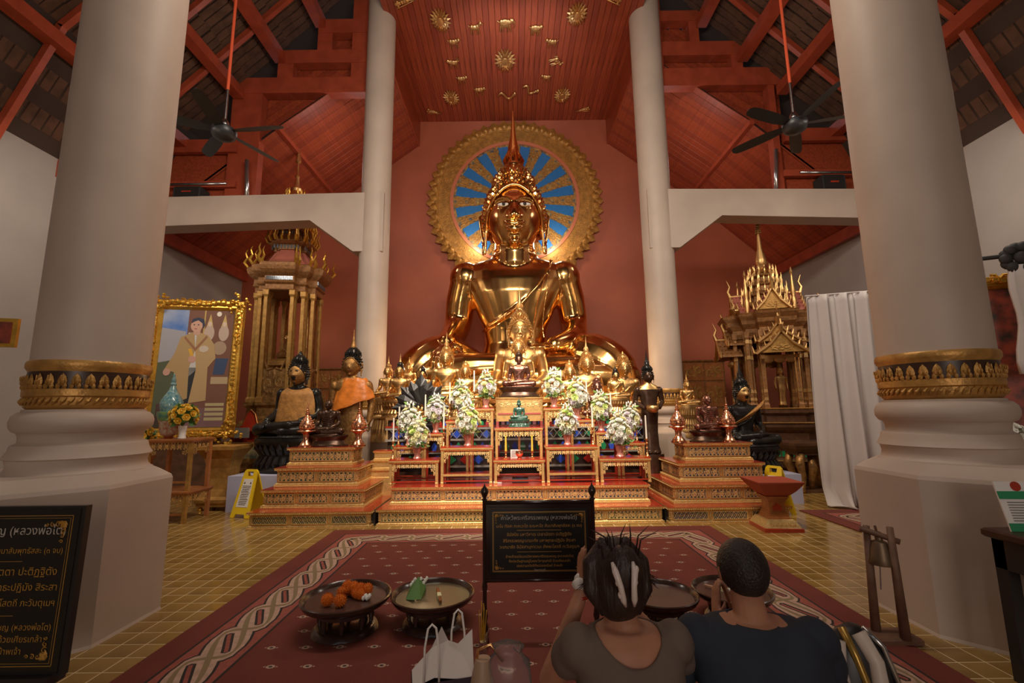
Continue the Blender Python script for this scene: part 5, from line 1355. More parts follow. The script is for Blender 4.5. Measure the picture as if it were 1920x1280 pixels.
def shrine_right():
    c = P(1446, 690, 9.3); t = empty('shrine', (c.x, 9.3, 0), rz=-.30, label='gilt pavilion shrine with porch roofs and slender spire at the right rear', cat='shrine')
    t.scale = (.86, .86, .92); A = .80; tm = redent(.42, .72); Z0, Z1 = 1.50, 2.52
    MB().steps([(.30, 0), (.30, .12), (.22, .16), (.22, .3), (.28, .34), (.28, .44), (.16, .5), (.16, .68), (.24, .74), (.24, .80), (.12, .86), (.12, 1.0), (.20, 1.06), (.26, 1.12), (.26, 1.18), (.1, 1.22), (.1, 1.36), (.18, 1.4), (.18, 1.48), (.1, Z0)], (0, 0), A, A, tm).build('base', 'wood_dark', t, fix=True)
    mb = MB()
    for z in (.14, .46, .82, 1.2, 1.49): mb.steps([(.25 if z < 1.3 else .19, z-.012), (.29 if z < 1.3 else .205, z), (.25 if z < 1.3 else .19, z+.012)], (0, 0), A, A, tm)
    mb.build('gilt_fillets', 'gold_paint', t, fix=True)
    mb = MB()
    for s in range(4):
        M = Matrix.Rotation(s*PI/2, 4, 'Z')
        for k in range(10): mb.box(-.42+k*.085, -.42+k*.085+.06, -A-.165, -A-.15, .54, .65, M)
    mb.build('mirror_inlay', 'glass_green', t)['kind'] = 'stuff'
    for x, y in tm:
        for f_ in (1.0, .88):
            if f_ < 1 and abs(abs(x)-abs(y)) > .4: continue
            mb = MB(); px, py = x*A*f_, y*A*f_
            mb.rings([[(px+a*r, py+b*r, z) for a, b in SQ] for r, z in ((.055, Z0), (.055, Z0+.07), (.04, Z0+.11), (.034, Z1+.45), (.05, Z1+.5), (.05, Z1+.62))])
            mb.build('pillar', 'wood_carved', t, fix=True)
            mb = MB()
            for sx, sy in SQ: mb.tube([(px+sx*.038, py+sy*.038, Z0+.1), (px+sx*.036, py+sy*.036, Z1+.45)], .006, 4)
            for z in (Z0+.14, Z0+.3, Z1+.0, Z1+.35): mb.steps([(0, z), (.006, z+.02), (0, z+.10)], (px, py), .038, .038)
            mb.build('pillar_gilding', 'gold', t, fix=True)
    for s in range(4):
        M = Matrix.Rotation(s*PI/2, 4, 'Z')
        mb = MB()
        for k in range(3): mb.ell(M @ Vector(((k-1)*.22, -A-.02, Z1-.02)), (.11, .025, .07), 10, 6)
        mb.box(-.36, .36, -A-.05, -A+.0, Z1, Z1+.07, M); mb.build('arch_fringe', 'gold', t, fix=True)
        MB().box(-.34, .34, -A+.0, -A+.008, Z0, Z1, M).build('glass_pane', 'glass', t)
        gable(t, *(M @ Vector((0, -A-.05, Z1+.10))), .50, .30, .42, s*PI/2)
        gable(t, *(M @ Vector((0, -A+.12, Z1+.36))), .42, .28, .36, s*PI/2)
    MB().steps([(-.05, Z1+.5), (.02, Z1+.6), (.02, Z1+.68), (.12, Z1+.78), (.14, Z1+.86), (.22, Z1+.95), (.24, Z1+1.0), (.1, Z1+1.02), (-.25, Z1+1.1)], (0, 0), A, A, tm).build('cornice', 'wood_carved', t, fix=True)
    mb = MB()
    for z in (.70, .88, 1.0): mb.steps([(.03 if z < .8 else (.145 if z < .9 else .23), Z1+z-.008), (.045 if z < .8 else (.16 if z < .9 else .25), Z1+z), (.03 if z < .8 else (.145 if z < .9 else .23), Z1+z+.008)], (0, 0), A, A, tm)
    for x, y in ((-1, -1), (1, -1), (1, 1), (-1, 1)):
        x, y = x*(A+.12)*.86, y*(A+.12)*.86
        mb.ell((x, y, Z1+1.06), (.09, .09, .06)); flame(mb, x*1.05, y*1.05, Z1+1.02, .30, .05, (x/1.2, y/1.2)); flame(mb, x*.92, y*.92, Z1+1.02, .24, .045, (x/1.2, y/1.2))
        xq, yq = x*.62, y*.62
        mb.lathe([(.05, Z1+1.05), (.06, Z1+1.3), (.035, Z1+1.36), (.06, Z1+1.44), (.045, Z1+1.55), (.022, Z1+1.8), (.02, Z1+1.86), (.04, Z1+1.9), (.003, Z1+2.02)], (xq, yq, 0), 12)
    mb.build('corner_finials', 'gold', t, smooth='auto', fix=True)
    for s in range(4):
        M = Matrix.Rotation(s*PI/2, 4, 'Z'); gable(t, *(M @ Vector((0, -A*.62, Z1+1.08))), .36, .26, .44, s*PI/2, 'pink_red')
    zz = Z1+1.06; hx = .50
    for q in range(4):
        h_ = .27-.02*q
        MB().steps([(0, zz), (-.03, zz+h_*.5), (.03, zz+h_*.6), (.04, zz+h_*.7), (-.06, zz+h_)], (0, 0), hx, hx, tm).build('roof_tier', 'wood_carved', t, fix=True)
        mb = MB(); flame_ring(mb, hx+.03, zz+h_*.68, h_*.85, .12, .028, .15, tm); mb.build('tier_leaves', 'gold', t, fix=True)['kind'] = 'stuff'
        zz += h_; hx -= .085
    mb = MB(); mb.lathe([(.22, zz), (.25, zz+.05), (.2, zz+.1), (.12, zz+.14), (.10, zz+.2), (.13, zz+.26), (.12, zz+.36), (.06, zz+.62), (.04, zz+.9), (.02, zz+1.0)], n=20); mb.build('spire', 'gold', t, smooth='auto', fix=True)
    mb = MB()
    for k in range(12): a = 2*PI*k/12; flame(mb, .24*cos(a), .24*sin(a), zz+.04, .16, .03, (cos(a)*.4, sin(a)*.4))
    mb.build('crown_leaves', 'gold', t, fix=True)['kind'] = 'stuff'
    mb = MB()
    for q in range(5):
        for k in range(9): a = 2*PI*k/9; mb.ell((.06*(1-.1*q)*cos(a), .06*(1-.1*q)*sin(a), zz+1.0+.05*q), (.018, .018, .018), 5, 4)
    mb.tube([(0, 0, zz+.95), (0, 0, zz+1.3)], .01, 6); mb.build('tiered_umbrella', 'gold_old', t, fix=True)
    o = standing('inner_statue', 'gold', 'gold', 'gold', (.20, .225, .28), 'flame', arms='side'); o.scale = (.22,)*3; o.location = Vector((c.x-.12, 8.8, Z0*.92+.05)); o.name = 'buddha_statue'; tag(o, 'small golden standing statue inside the right pavilion shrine', 'statue')
shrine_right()
# carved cabinets at the back wall
for px0, px1, py, lb in ((588, 652, 690, 'carved gilt wooden cabinet against the back wall, left of the bright orange robe'), (1280, 1358, 675, 'carved gilt wooden cabinet against the back wall, right of the right middle column')):
    a, b = P(px0, py, 11.2), P(px1, py, 11.2); cx, hx, h = (a.x+b.x)/2, (b.x-a.x)/2, a.z
    t = empty('carved_cabinet', (cx, 11.5, 0), label=lb, cat='cabinet'); MB().steps([(0, 0), (0, h-.06), (.04, h-.03), (.04, h)], (0, 0), hx, .28).build('body', 'wood_carved', t, fix=True)
    for s in (-1, 1):
        for z0, z1 in ((h-.50, h-.08), (h-1.15, h-.55), (h-1.9, h-1.2)):
            x0, x1 = sorted((s*.02, s*(hx-.04))); mb = MB(); mb.box(x0, x1, -.30, -.28, z0, z1); p_ = mb.build('door_panel', 'wood_orange', t)
            mb = MB(); carve(mb, x0+.02, x1-.02, z0+.02, z1-.02, -.31, U_SCROLL, n=1, dep=.02); mb.build('carving', 'gold_paint', p_, fix=True)
# speakers on the beams
for (x0, y0, x1, y1), lb in (((333, 353, 380, 386), 'black loudspeaker on the left white beam'), ((1534, 331, 1581, 364), 'black loudspeaker on the right white beam')):
    a, b = P(x0, y0, 8.9), P(x1, y1, 8.9); t = empty('loudspeaker', ((a.x+b.x)/2, 8.93, 5.81), label=lb, cat='loudspeaker'); w = abs(b.x-a.x)/2; h = a.z-5.81
    MB().bbox(-w, w, -.14, .14, 0, h, .03).build('cabinet', 'black_matt', t, fix=True); MB().bbox(-w*.85, w*.85, -.155, -.135, h*.1, h*.9, .008).build('grille', 'black', t, fix=True)
    MB().box(-w*.35, w*.35, -.16, -.15, h*.45, h*.55).build('horn_slot', 'lacquer_red', t)
# ceiling fans
def fan(px, py, D, rot, label):
    c = P(px, py, D); t = empty('ceiling_fan', (c.x, D, c.z), rz=rot, label=label, cat='ceiling fan')
    MB().lathe([(.01, -.13), (.10, -.12), (.155, -.08), (.175, -.02), (.17, .03), (.12, .07), (.06, .09), (.05, .16), (.03, .2)], n=32).build('motor', 'fan_black', t, smooth='auto', fix=True)
    MB().lathe([(.06, .085), (.068, .11), (.05, .17), (.03, .2)], n=20).build('canopy_cap', 'steel', t, smooth='auto', fix=True)
    top = zr(c.x)+.05-c.z
    MB().lathe([(.02, .18), (.02, .75)], n=12).build('down_rod', 'steel', t, smooth='auto', fix=True)
    MB().lathe([(.022, .70), (.022, top)], n=12).build('extension_rod', 'rod_red', t, smooth='auto', fix=True)
    for k in range(5):
        a = 2*PI*k/5; M = Matrix.Rotation(a, 4, 'Z') @ Matrix.Rotation(.22, 4, 'X'); R = []
        for r, w in ((.13, .05), (.2, .06), (.35, .085), (.6, .09), (.8, .085), (.9, .07), (.94, .03)):
            R.append([M @ Vector((r, -w, .0)), M @ Vector((r, w*.2, .018)), M @ Vector((r, w, .008)), M @ Vector((r, w*.2, .004))])
        MB().rings(R).build('blade', 'fan_black', t, smooth='auto', fix=True)
fan(1490, 234, 6.3, -.26, 'black five-blade ceiling fan beside the right front column')
fan(420, 247, 6.3, -.10, 'black five-blade ceiling fan beside the left front column')
# ---- left group: portrait, pots, carved tables
t = empty('framed_portrait', (-5.56, 7.85, 1.17), rz=.20, label='tall gilt-framed painting of a standing man in a long gold robe', cat='painting')
t.rotation_euler.x = -.04
FW, FH = .56, 2.38
def picture_frame(t, W_, H_, m_='gold_frame', bw=.16):
    pr = [(0, 0), (-.02, -.06), (-.05, -.075), (-.09, -.05), (-.12, -.06), (-.14, -.03), (-.16, 0)]
    mb = MB(); R = []
    for o_, d in pr: R.append([(sx*(W_+bw+o_*bw/.16), d, H_/2 + sy*(H_/2+bw+o_*bw/.16)) for sx, sy in SQ])
    mb.rings(R, cap=False); mb.build('moulding', m_, t, fix=True)
    mb = MB(); rnd = random.Random(5)
    for sx, sy in SQ:
        cx, cz = sx*(W_+bw*.6), H_/2+sy*(H_/2+bw*.6)
        for k in range(26):
            a = rnd.uniform(0, 2*PI); r = rnd.uniform(0, bw*1.15); mb.ell((cx+r*cos(a)*1.0, -.06-rnd.random()*.04, cz+r*sin(a)), (bw*.17*rnd.uniform(.6, 1.2), .03, bw*.17*rnd.uniform(.6, 1.2)), 6, 4)
        for k in range(9):
            q = 1-k/9
            mb.ell((cx - sx*(bw+k*bw*.42), -.07, cz+sy*bw*.12*sin(k)), (bw*.26, .03*q+.012, bw*.20*q+.01), 6, 4); mb.ell((cx+sx*bw*.12*sin(k), -.07, cz - sy*(bw+k*bw*.42)), (bw*.20*q+.01, .03*q+.012, bw*.26), 6, 4)
        for k in range(5): spiral(mb, cx-sx*bw*(.8+.7*k), cz+sy*bw*.1, bw*.35, 1.1, sx, k, .018, 9, -.07); spiral(mb, cx, cz-sy*bw*(.8+.7*k), bw*.35, 1.1, sy, k, .018, 9, -.07)
    for s in (-1, 1):
        for k in range(9): mb.ell((s*(W_+bw*.5), -.07, H_/2+(k-4)*.07), (bw*.22, .03, .05), 6, 4)
    mb.build('carved_leaves', m_, t)['kind'] = 'stuff'
picture_frame(t, FW, FH-.32, bw=.19)
H2 = FH-.32
MB().box(-FW-.1, FW+.1, 0, .04, -.1, H2+.1).build('backing', 'dark_brown', t)
cv = MB().box(-FW, FW, -.008, 0, 0, H2).build('canvas', M_('canvas_sky', (.08, .20, .55), .5, color2=(.45, .50, .58), nscale=1.6), t)
def paint(name, pts, col, lay, rough=.5):
    mb = MB(); mb.prism([((u-.5)*2*FW, (1-v)*H2) for u, v in pts], -.009-.0012*lay, -.008); k = 'paint_%d_%d_%d' % tuple(int(c*100) for c in col)
    if k not in MT: M_(k, col, rough)
    return mb.build(name, k, cv, fix=True)
def oval(u, v, ru, rv, n=14, a0=0): return [(u+ru*cos(a0+2*PI*k/n), v+rv*sin(a0+2*PI*k/n)) for k in range(n)]
paint('painted_sky_haze', [(0, .16), (.34, .19), (.34, .62), (0, .62)], (.38, .38, .42), 1)
paint('painted_room', [(.36, 0), (1, 0), (1, 1), (.30, 1), (.36, .5)], (.20, .09, .06), 1)
paint('painted_garden', [(0, .46), (.34, .42), (.30, 1), (0, 1)], (.10, .12, .07), 2)
paint('painted_pilaster', [(.58, 0), (.60, 0), (.60, .30), (.58, .30)], (.55, .38, .12), 2)
for u in (.67, .88):
    paint('painted_crown', [(u-.05, .15), (u, .03), (u+.05, .15)], (.60, .42, .15), 2); paint('painted_figure', oval(u, .20, .075, .07), (.55, .42, .34), 3); paint('painted_face', oval(u, .12, .03, .022), (.70, .55, .42), 4)
paint('painted_lamp', oval(.79, .03, .035, .022), (.85, .80, .70), 3); paint('painted_chair_back', [(.80, .42), (.98, .42), (.94, .56), (.78, .56)], (.05, .08, .16), 3)
paint('painted_table', [(.76, .58), (1, .58), (1, .64), (.76, .64)], (.50, .38, .22), 3); paint('painted_throne', oval(.84, .33, .10, .06), (.42, .30, .20), 2)
for k in range(4): paint('painted_step', [(.72, .80+.04*k), (.98, .80+.04*k), (.98, .825+.04*k), (.72, .825+.04*k)], (.50, .42, .22), 3)
paint('painted_floor', [(.05, .80), (.98, .86), (.98, 1), (.05, 1)], (.22, .12, .12), 2)
paint('painted_trousers', [(.40, .50), (.56, .50), (.50, .80), (.40, .80)], (.03, .035, .04), 4)
paint('painted_shirt', [(.38, .20), (.56, .20), (.58, .50), (.44, .58), (.36, .52)], (.62, .60, .58), 4)
paint('painted_robe_right', [(.50, .19), (.66, .22), (.76, .30), (.80, .42), (.70, .50), (.72, .78), (.48, .80), (.54, .52), (.50, .35)], (.50, .34, .16), 6)
paint('painted_robe_left', [(.46, .19), (.50, .35), (.44, .50), (.46, .76), (.28, .80), (.24, .54), (.10, .52), (.22, .38), (.28, .24)], (.46, .31, .14), 6)
paint('painted_sash', [(.40, .34), (.45, .34), (.50, .42), (.46, .43)], (.75, .42, .05), 7); paint('painted_collar', [(.34, .23), (.50, .33), (.64, .22), (.66, .24), (.50, .36), (.33, .25)], (.34, .16, .08), 7)
paint('painted_star', oval(.62, .34, .07, .03, 8), (.62, .52, .42), 8); paint('painted_hand', oval(.47, .43, .055, .03), (.60, .34, .26), 8); paint('painted_hand', oval(.14, .54, .05, .03), (.60, .34, .26), 8)
paint('painted_neck', [(.44, .17), (.55, .17), (.54, .22), (.46, .22)], (.60, .36, .26), 7); paint('painted_face', oval(.485, .138, .085, .055), (.64, .38, .28), 8)
paint('painted_hair', [(.41, .12), (.42, .08), (.50, .065), (.58, .08), (.60, .13), (.58, .16), (.56, .115), (.50, .09), (.44, .105)], (.04, .05, .09), 9)
paint('painted_eye', oval(.45, .13, .012, .005), (.05, .04, .04), 10); paint('painted_eye', oval(.51, .13, .012, .005), (.05, .04, .04), 10); paint('painted_mouth', oval(.475, .165, .022, .005), (.45, .15, .12), 10)
MB().box(-.5, .5, .05, .12, -1.17, .3).build('easel', 'wood_dark', t)
# carved tables under the portrait
def side_table(cx, y, hx, hy, z0, z1, label, m_='wood_orange'):
    t = empty('carved_table', (cx, y, z0), label=label, cat='table'); h = z1-z0
    MB().steps([(-.01, h-.05), (0, h-.04), (.012, h-.02), (.012, h)], (0, 0), hx, hy).build('table_top', m_, t, fix=True)
    for sx in (-1, 1):
        for sy in (-1, 1): MB().box(sx*(hx-.03)-.022, sx*(hx-.03)+.022, sy*(hy-.03)-.022, sy*(hy-.03)+.022, 0, h-.045).build('leg', 'gold_paint' if sy < 0 else m_, t)
    for a_, M in ((hx, Matrix.Translation((0, -hy+.02, 0))), (hy, Matrix.Translation((hx-.02, 0, 0)) @ Matrix.Rotation(PI/2, 4, 'Z'))):
        mb = MB(); carve(mb, -a_+.05, a_-.05, h-.14, h-.05, 0, U_VINE, dep=.012, M=M)
        for s in (-1, 1): mb.stamp(U_SCROLL, M @ Matrix.Translation((s*(a_-.09), 0, h-.17)) @ Matrix.Diagonal((.09*s, .03, .09, 1)))
        mb.build('carved_apron', 'gold_carved', t, fix=True)
    MB().box(-hx+.03, hx-.03, -hy+.02, -hy+.035, .10, .125).build('rail', m_, t); return t
side_table(-4.68, 6.35, .44, .25, 0, .40, 'low carved gilt table on the floor, right of the left front column')
side_table(-4.56, 6.35, .31, .22, .40, 1.07, 'carved gilt side table standing on the lower table, under yellow roses')
side_table(-5.30, 6.45, .17, .2, 0, .82, 'carved gilt side table half hidden behind the left front column')
c = P(410, 900, 6.95); t = empty('altar_chest', (c.x, 7.05, 0), label='gold-lacquered chest with inward curving sides, beside the carved side tables', cat='chest')
MB().steps([(-.02, .06), (-.02, .10), (.0, .12), (0, .16), (-.03, .20), (-.07, .30), (-.09, .45), (-.09, .60), (-.06, .74), (.0, .84), (.02, .87), (.02, .92)], (0, 0), .26, .22).build('body', 'gold_paint', t, fix=True)
for sx in (-1, 1):
    for sy in (-1, 1): MB().lathe([(.03, 0), (.035, .02), (.02, .06)], (sx*.2, sy*.16, 0), 10).build('foot', 'gold_frame', t)
# blue and green jar
M_('jar_blue', (.06, .22, .30), .2, color2=(.30, .45, .38), nscale=30, coat=.5); M_('jar_green', (.22, .38, .10), .2, color2=(.05, .20, .25), nscale=14, coat=.5); M_('jar_red', (.45, .16, .08), .2, color2=(.55, .50, .40), nscale=30, coat=.5)
c = P(314, 795, 6.3); t = empty('lidded_jar', (c.x, 6.34, 1.07), label='blue and green patterned lidded jar with pointed top before the portrait', cat='jar')
MB().lathe([(.05, 0), (.06, .02), (.05, .03)], n=20).build('foot', 'copper', t, smooth='auto', fix=True)
MB().lathe([(.05, .03), (.10, .06), (.115, .12), (.12, .2), (.13, .24)], n=24).build('bowl', 'jar_red', t, smooth='auto', fix=True)
MB().lathe([(.13, .24), (.155, .30), (.16, .36), (.12, .37)], n=24).build('rim', 'jar_green', t, smooth='auto', fix=True)
MB().lathe([(.12, .37), (.135, .42), (.135, .50), (.10, .57), (.05, .66), (.03, .72), (.04, .74), (.025, .77), (.03, .79), (.004, .9)], n=24).build('lid', 'jar_blue', t, smooth='auto', fix=True)
# yellow roses
def rose_bunch(loc, label, r=.16, vase=True, n=26):
    t = empty('rose_bouquet', loc, label=label, cat='bouquet'); rnd = random.Random(int(abs(loc[0])*100))
    if vase: MB().lathe([(.045, 0), (.05, .01), (.04, .03), (.045, .10), (.055, .17), (.05, .17)], n=18).build('vase', 'white', t, smooth='auto', fix=True)
    me = blossom_mesh('petal_yellow', 'rose'); z0 = .30 if vase else .14
    for k in range(n):
        ph = math.acos(1-1.5*(k+.5)/n); th = k*2.399; d = Vector((sin(ph)*cos(th), sin(ph)*sin(th), cos(ph))); o = bpy.data.objects.new('rose', me); COL.objects.link(o); o.parent = t
        o.location = Vector((0, 0, z0)) + d*r*rnd.uniform(.85, 1.02); o.rotation_euler = d.to_track_quat('Z', 'Y').to_euler(); o.scale = (.048,)*3
    mb = MB()
    for k in range(30):
        ph = rnd.uniform(.5, 2.4); th = rnd.uniform(0, 6.28); d = Vector((sin(ph)*cos(th), sin(ph)*sin(th), cos(ph))); v = d.orthogonal().normalized(); p = Vector((0, 0, z0)) + d*r*.6
        mb.add([tuple(x) for x in (p, p+d*.05+v*.03, p+d*.11, p+d*.05-v*.03)], [(0, 1, 2, 3)])
    mb.ell((0, 0, z0), (r*.6, r*.6, r*.6), 10, 8); mb.build('leaves', 'leaf', t)['kind'] = 'stuff'
rose_bunch((P(341, 822, 6.25).x, 6.25, 1.07), 'yellow roses in a white vase before the tall framed painting')
rose_bunch((P(262, 822, 6.4).x, 6.42, .82), 'yellow roses peeking out behind the left front column', .14)
# low painted table with red folding stand behind the chest
c = P(455, 830, 8.5); t = empty('low_table', (c.x-.1, 8.6, 0), label='black and gold painted low table with red cloth behind the yellow sign', cat='table')
MB().box(-.75, .55, -.3, .3, .80, .88).build('table_top', 'gold_old', t)
MB().box(-.72, .52, -.31, .0, .60, .80).build('painted_apron', M_('painted_band', (.30, .24, .12), .4, color2=(.04, .05, .04), nscale=9), t)
for sx in (-.66, .46):
    for sy in (-.24, .24): MB().loft([.05, .03, .04], [.05, .03, .04], [.25, .4, .8], (sx, sy), SQ).build('leg', 'gold_old', t, fix=True)
MB().box(-.78, .58, -.33, .33, .12, .25).build('plinth', 'gold_old', t); MB().box(-.76, .56, -.335, .33, .25, .262).build('red_cloth', 'lacquer_red', t); MB().box(-.7, .5, -.28, .28, 0, .12).build('foot', 'dark_brown', t)
c2 = P(455, 790, 8.3); t = empty('book_stand', (c2.x, 8.45, .88), label='red wooden stand with pointed back and grey tray, beside the black statue', cat='stand')
MB().prism([(-.28, 0), (.28, 0), (.26, .22), (.14, .30), (.08, .50), (0, .58), (-.08, .50), (-.14, .30), (-.26, .22)], .10, .13).build('back_panel', 'lacquer_red', t, fix=True)
mb = MB(); mb.tube([(x, .09, z) for x, z in [(-.26, .22), (-.14, .30), (-.08, .50), (0, .58), (.08, .50), (.14, .30), (.26, .22)]], .012, 6); mb.build('gilt_edge', 'gold', t)
MB().box(-.42, .1, -.12, -.08, .08, .26).build('grey_tray', M_('grey_paint', (.20, .19, .17), .6), t)
for sx in (-.24, .0, .24): MB().box(sx-.02, sx+.02, -.05, .0, 0, .2).build('leg', 'lacquer_red', t)
MB().box(-.26, .26, -.06, .1, .2, .23).build('shelf', 'lacquer_red', t)
# floor signs
M_('sign_yellow', (.85, .60, .02), .35)
def floor_sign(x, y, rz, label, front=True):
    t = empty('wet_floor_sign', (x, y, 0), rz=rz, label=label, cat='floor sign', group='yellow plastic floor signs')
    for s in (-1, 1):
        mb = MB(); M = Matrix.Translation((0, 0, .62)) @ Matrix.Rotation(s*.26, 4, 'X'); mb.smooth = False
        out = [(-.15, -.64), (-.09, -.64), (-.07, -.59), (.07, -.59), (.09, -.64), (.15, -.64), (.10, -.02), (.08, 0), (-.08, 0), (-.10, -.02)]
        hole = [(-.045, -.07), (.045, -.07), (.05, -.035), (-.05, -.035)]
        for seg in ([(-.15, -.64), (-.09, -.64), (-.07, -.59), (.07, -.59), (.09, -.64), (.15, -.64), (.111, -.09), (-.111, -.09)], [(-.111, -.09), (-.045, -.09), (-.05, -.03), (-.103, -.03)], [(.045, -.09), (.111, -.09), (.103, -.03), (.05, -.03)], [(-.103, -.03), (.103, -.03), (.08, 0), (-.08, 0)]):
            mb.prism(seg, -.012, .008, M)
        p_ = mb.build('panel', 'sign_yellow', t, fix=True)
        if s > 0: continue
        MB().prism([(-.095, -.50), (.095, -.50), (.075, -.13), (-.075, -.13)], -.0155, -.0125, M).build('notice_sheet', 'white', p_)
        mb = MB()
        for k in range(12): mb.box(-.07+.004*(k % 3), .07-.006*(k % 4), -.0165, -.0155, -.23-.022*k, -.222-.022*k, M)
        for q in (-.05, .05): mb.prism([(q-.014, -.195), (q+.014, -.195), (q, -.165)], -.0165, -.0155, M)
        mb.build('printed_lines', 'black', p_)
    return t
floor_sign(P(466, 925, 6.5).x, 6.55, -.25, 'yellow plastic floor sign with white notice, left of left altar stand')
floor_sign(3.48, 6.25, -1.0, 'yellow plastic floor sign half hidden behind the red offering pedestal')
# ---- right group
M_('red_matt', (.34, .06, .03), .6)
c = G(1455, 990); t = empty('offering_pedestal', (c.x, 5.58, 0), label='red and gold square offering pedestal with wide flat tray top', cat='pedestal')
MB().steps([(0, 0), (0, .05), (-.012, .055)], (0, 0), .30, .30).build('foot', 'lacquer_red', t, fix=True)
MB().steps([(-.02, .055), (-.05, .10), (-.09, .155), (-.10, .16)], (0, 0), .30, .30).build('gilt_flare', 'carved_bright', t, fix=True)
mb = MB(); carve(mb, -.2, .2, .07, .14, -.268, U_VINE, dep=.012); mb.build('carving', 'carved_bright', t)
mb = MB(); mb.steps([(0, .16), (0, .185), (-.015, .19), (-.015, .22), (-.03, .225), (-.03, .25), (-.045, .255), (-.045, .40), (-.03, .405), (-.03, .43), (-.01, .435), (-.01, .46), (.005, .465), (.01, .48)], (0, 0), .17, .17).build('stem', 'wood_orange', t, fix=True)
MB().prism([(-.07, .27), (.07, .27), (.07, .34), (.03, .36), (0, .39), (-.03, .36), (-.07, .34)], -.135, -.12).build('niche', 'lacquer_red', t, fix=True)
MB().steps([(0, .48), (.05, .52), (.10, .57), (.17, .66), (.19, .69), (.19, .705)], (0, 0), .16, .16).build('tray', 'red_matt', t, fix=True)
t.rotation_euler.z = -.06; t.scale = (.72, .72, .78)
c = P(1495, 850, 8.2); t = empty('carved_stand', (5.0, 7.9, 0), label='old wooden stand with flat top on carved animal legs, near the curtain', cat='stand')
MB().steps([(-.06, .60), (-.06, .64), (0, .70), (.03, .76), (.03, .80)], (0, 0), .34, .24).build('top_slab', 'wood_dark', t, fix=True)
for sx in (-1, 1):
    for sy in (-1, 1): MB().tube([(sx*.22, sy*.14, .62), (sx*.26, sy*.17, .45), (sx*.20, sy*.13, .25), (sx*.24, sy*.16, .08), (sx*.28, sy*.19, 0)], [.06, .07, .05, .04, .05], 8).build('carved_leg', 'gold_old', t, smooth=True, fix=True)
MB().tube([(0, -.05, .6), (0, -.1, .4), (0, -.04, .2), (0, 0, .02)], [.05, .07, .05, .04], 8).build('carved_leg', 'gold_old', t, smooth=True, fix=True)
MB().box(-.3, .3, -.2, .2, 0, .03).build('foot_board', 'wood_dark', t)
# white curtain on a rail
A_, B_ = P(1511, 551, 6.6), P(1650, 553, 6.2); t = empty('curtain', (A_.x, 6.4, 0), label='white cloth curtain hanging to the floor beside the right front column', cat='curtain'); H_ = (A_.z+B_.z)/2
mb = MB(); nu, nv = 72, 26; V = []; F = []
for j in range(nv+1):
    q = j/nv; z = H_*(1-q)+.03
    for i in range(nu+1):
        u = i/nu; x = (B_.x-A_.x)*1.35*u; y = 6.6-6.4 - .35*u
        amp = .035+.05*q; x += .05*q*sin(3*u*PI)-.05*q*(1-u)*0; y += amp*sin(u*26+.8*sin(q*3)) + .03*sin(u*57+q*2) + .07*q*sin(u*9+1)
        if q > .93: z = .02+.05*abs(sin(u*31))*(1-(q-.93)/.1); y -= .25*(q-.93)/.07*(.5+.5*sin(u*17)); x += .06*sin(u*23)*(q-.93)/.07
        V.append((x, y, z))
for j in range(nv):
    for i in range(nu): F.append((j*(nu+1)+i, j*(nu+1)+i+1, (j+1)*(nu+1)+i+1, (j+1)*(nu+1)+i))
mb.add(V, F); o = mb.build('cloth', 'cloth_white', t, smooth=True); s_ = o.modifiers.new('s', 'SOLIDIFY'); s_.thickness = .008
MB().tube([(-.02, .2, H_+.03), ((B_.x-A_.x)*1.4, -.17, H_+.03)], .012, 8).build('rail', 'cloth_white', t); MB().tube([((B_.x-A_.x)*1.38, -.16, 0), ((B_.x-A_.x)*1.38, -.16, H_+.03)], .02, 8).build('rail_post', 'steel', t)
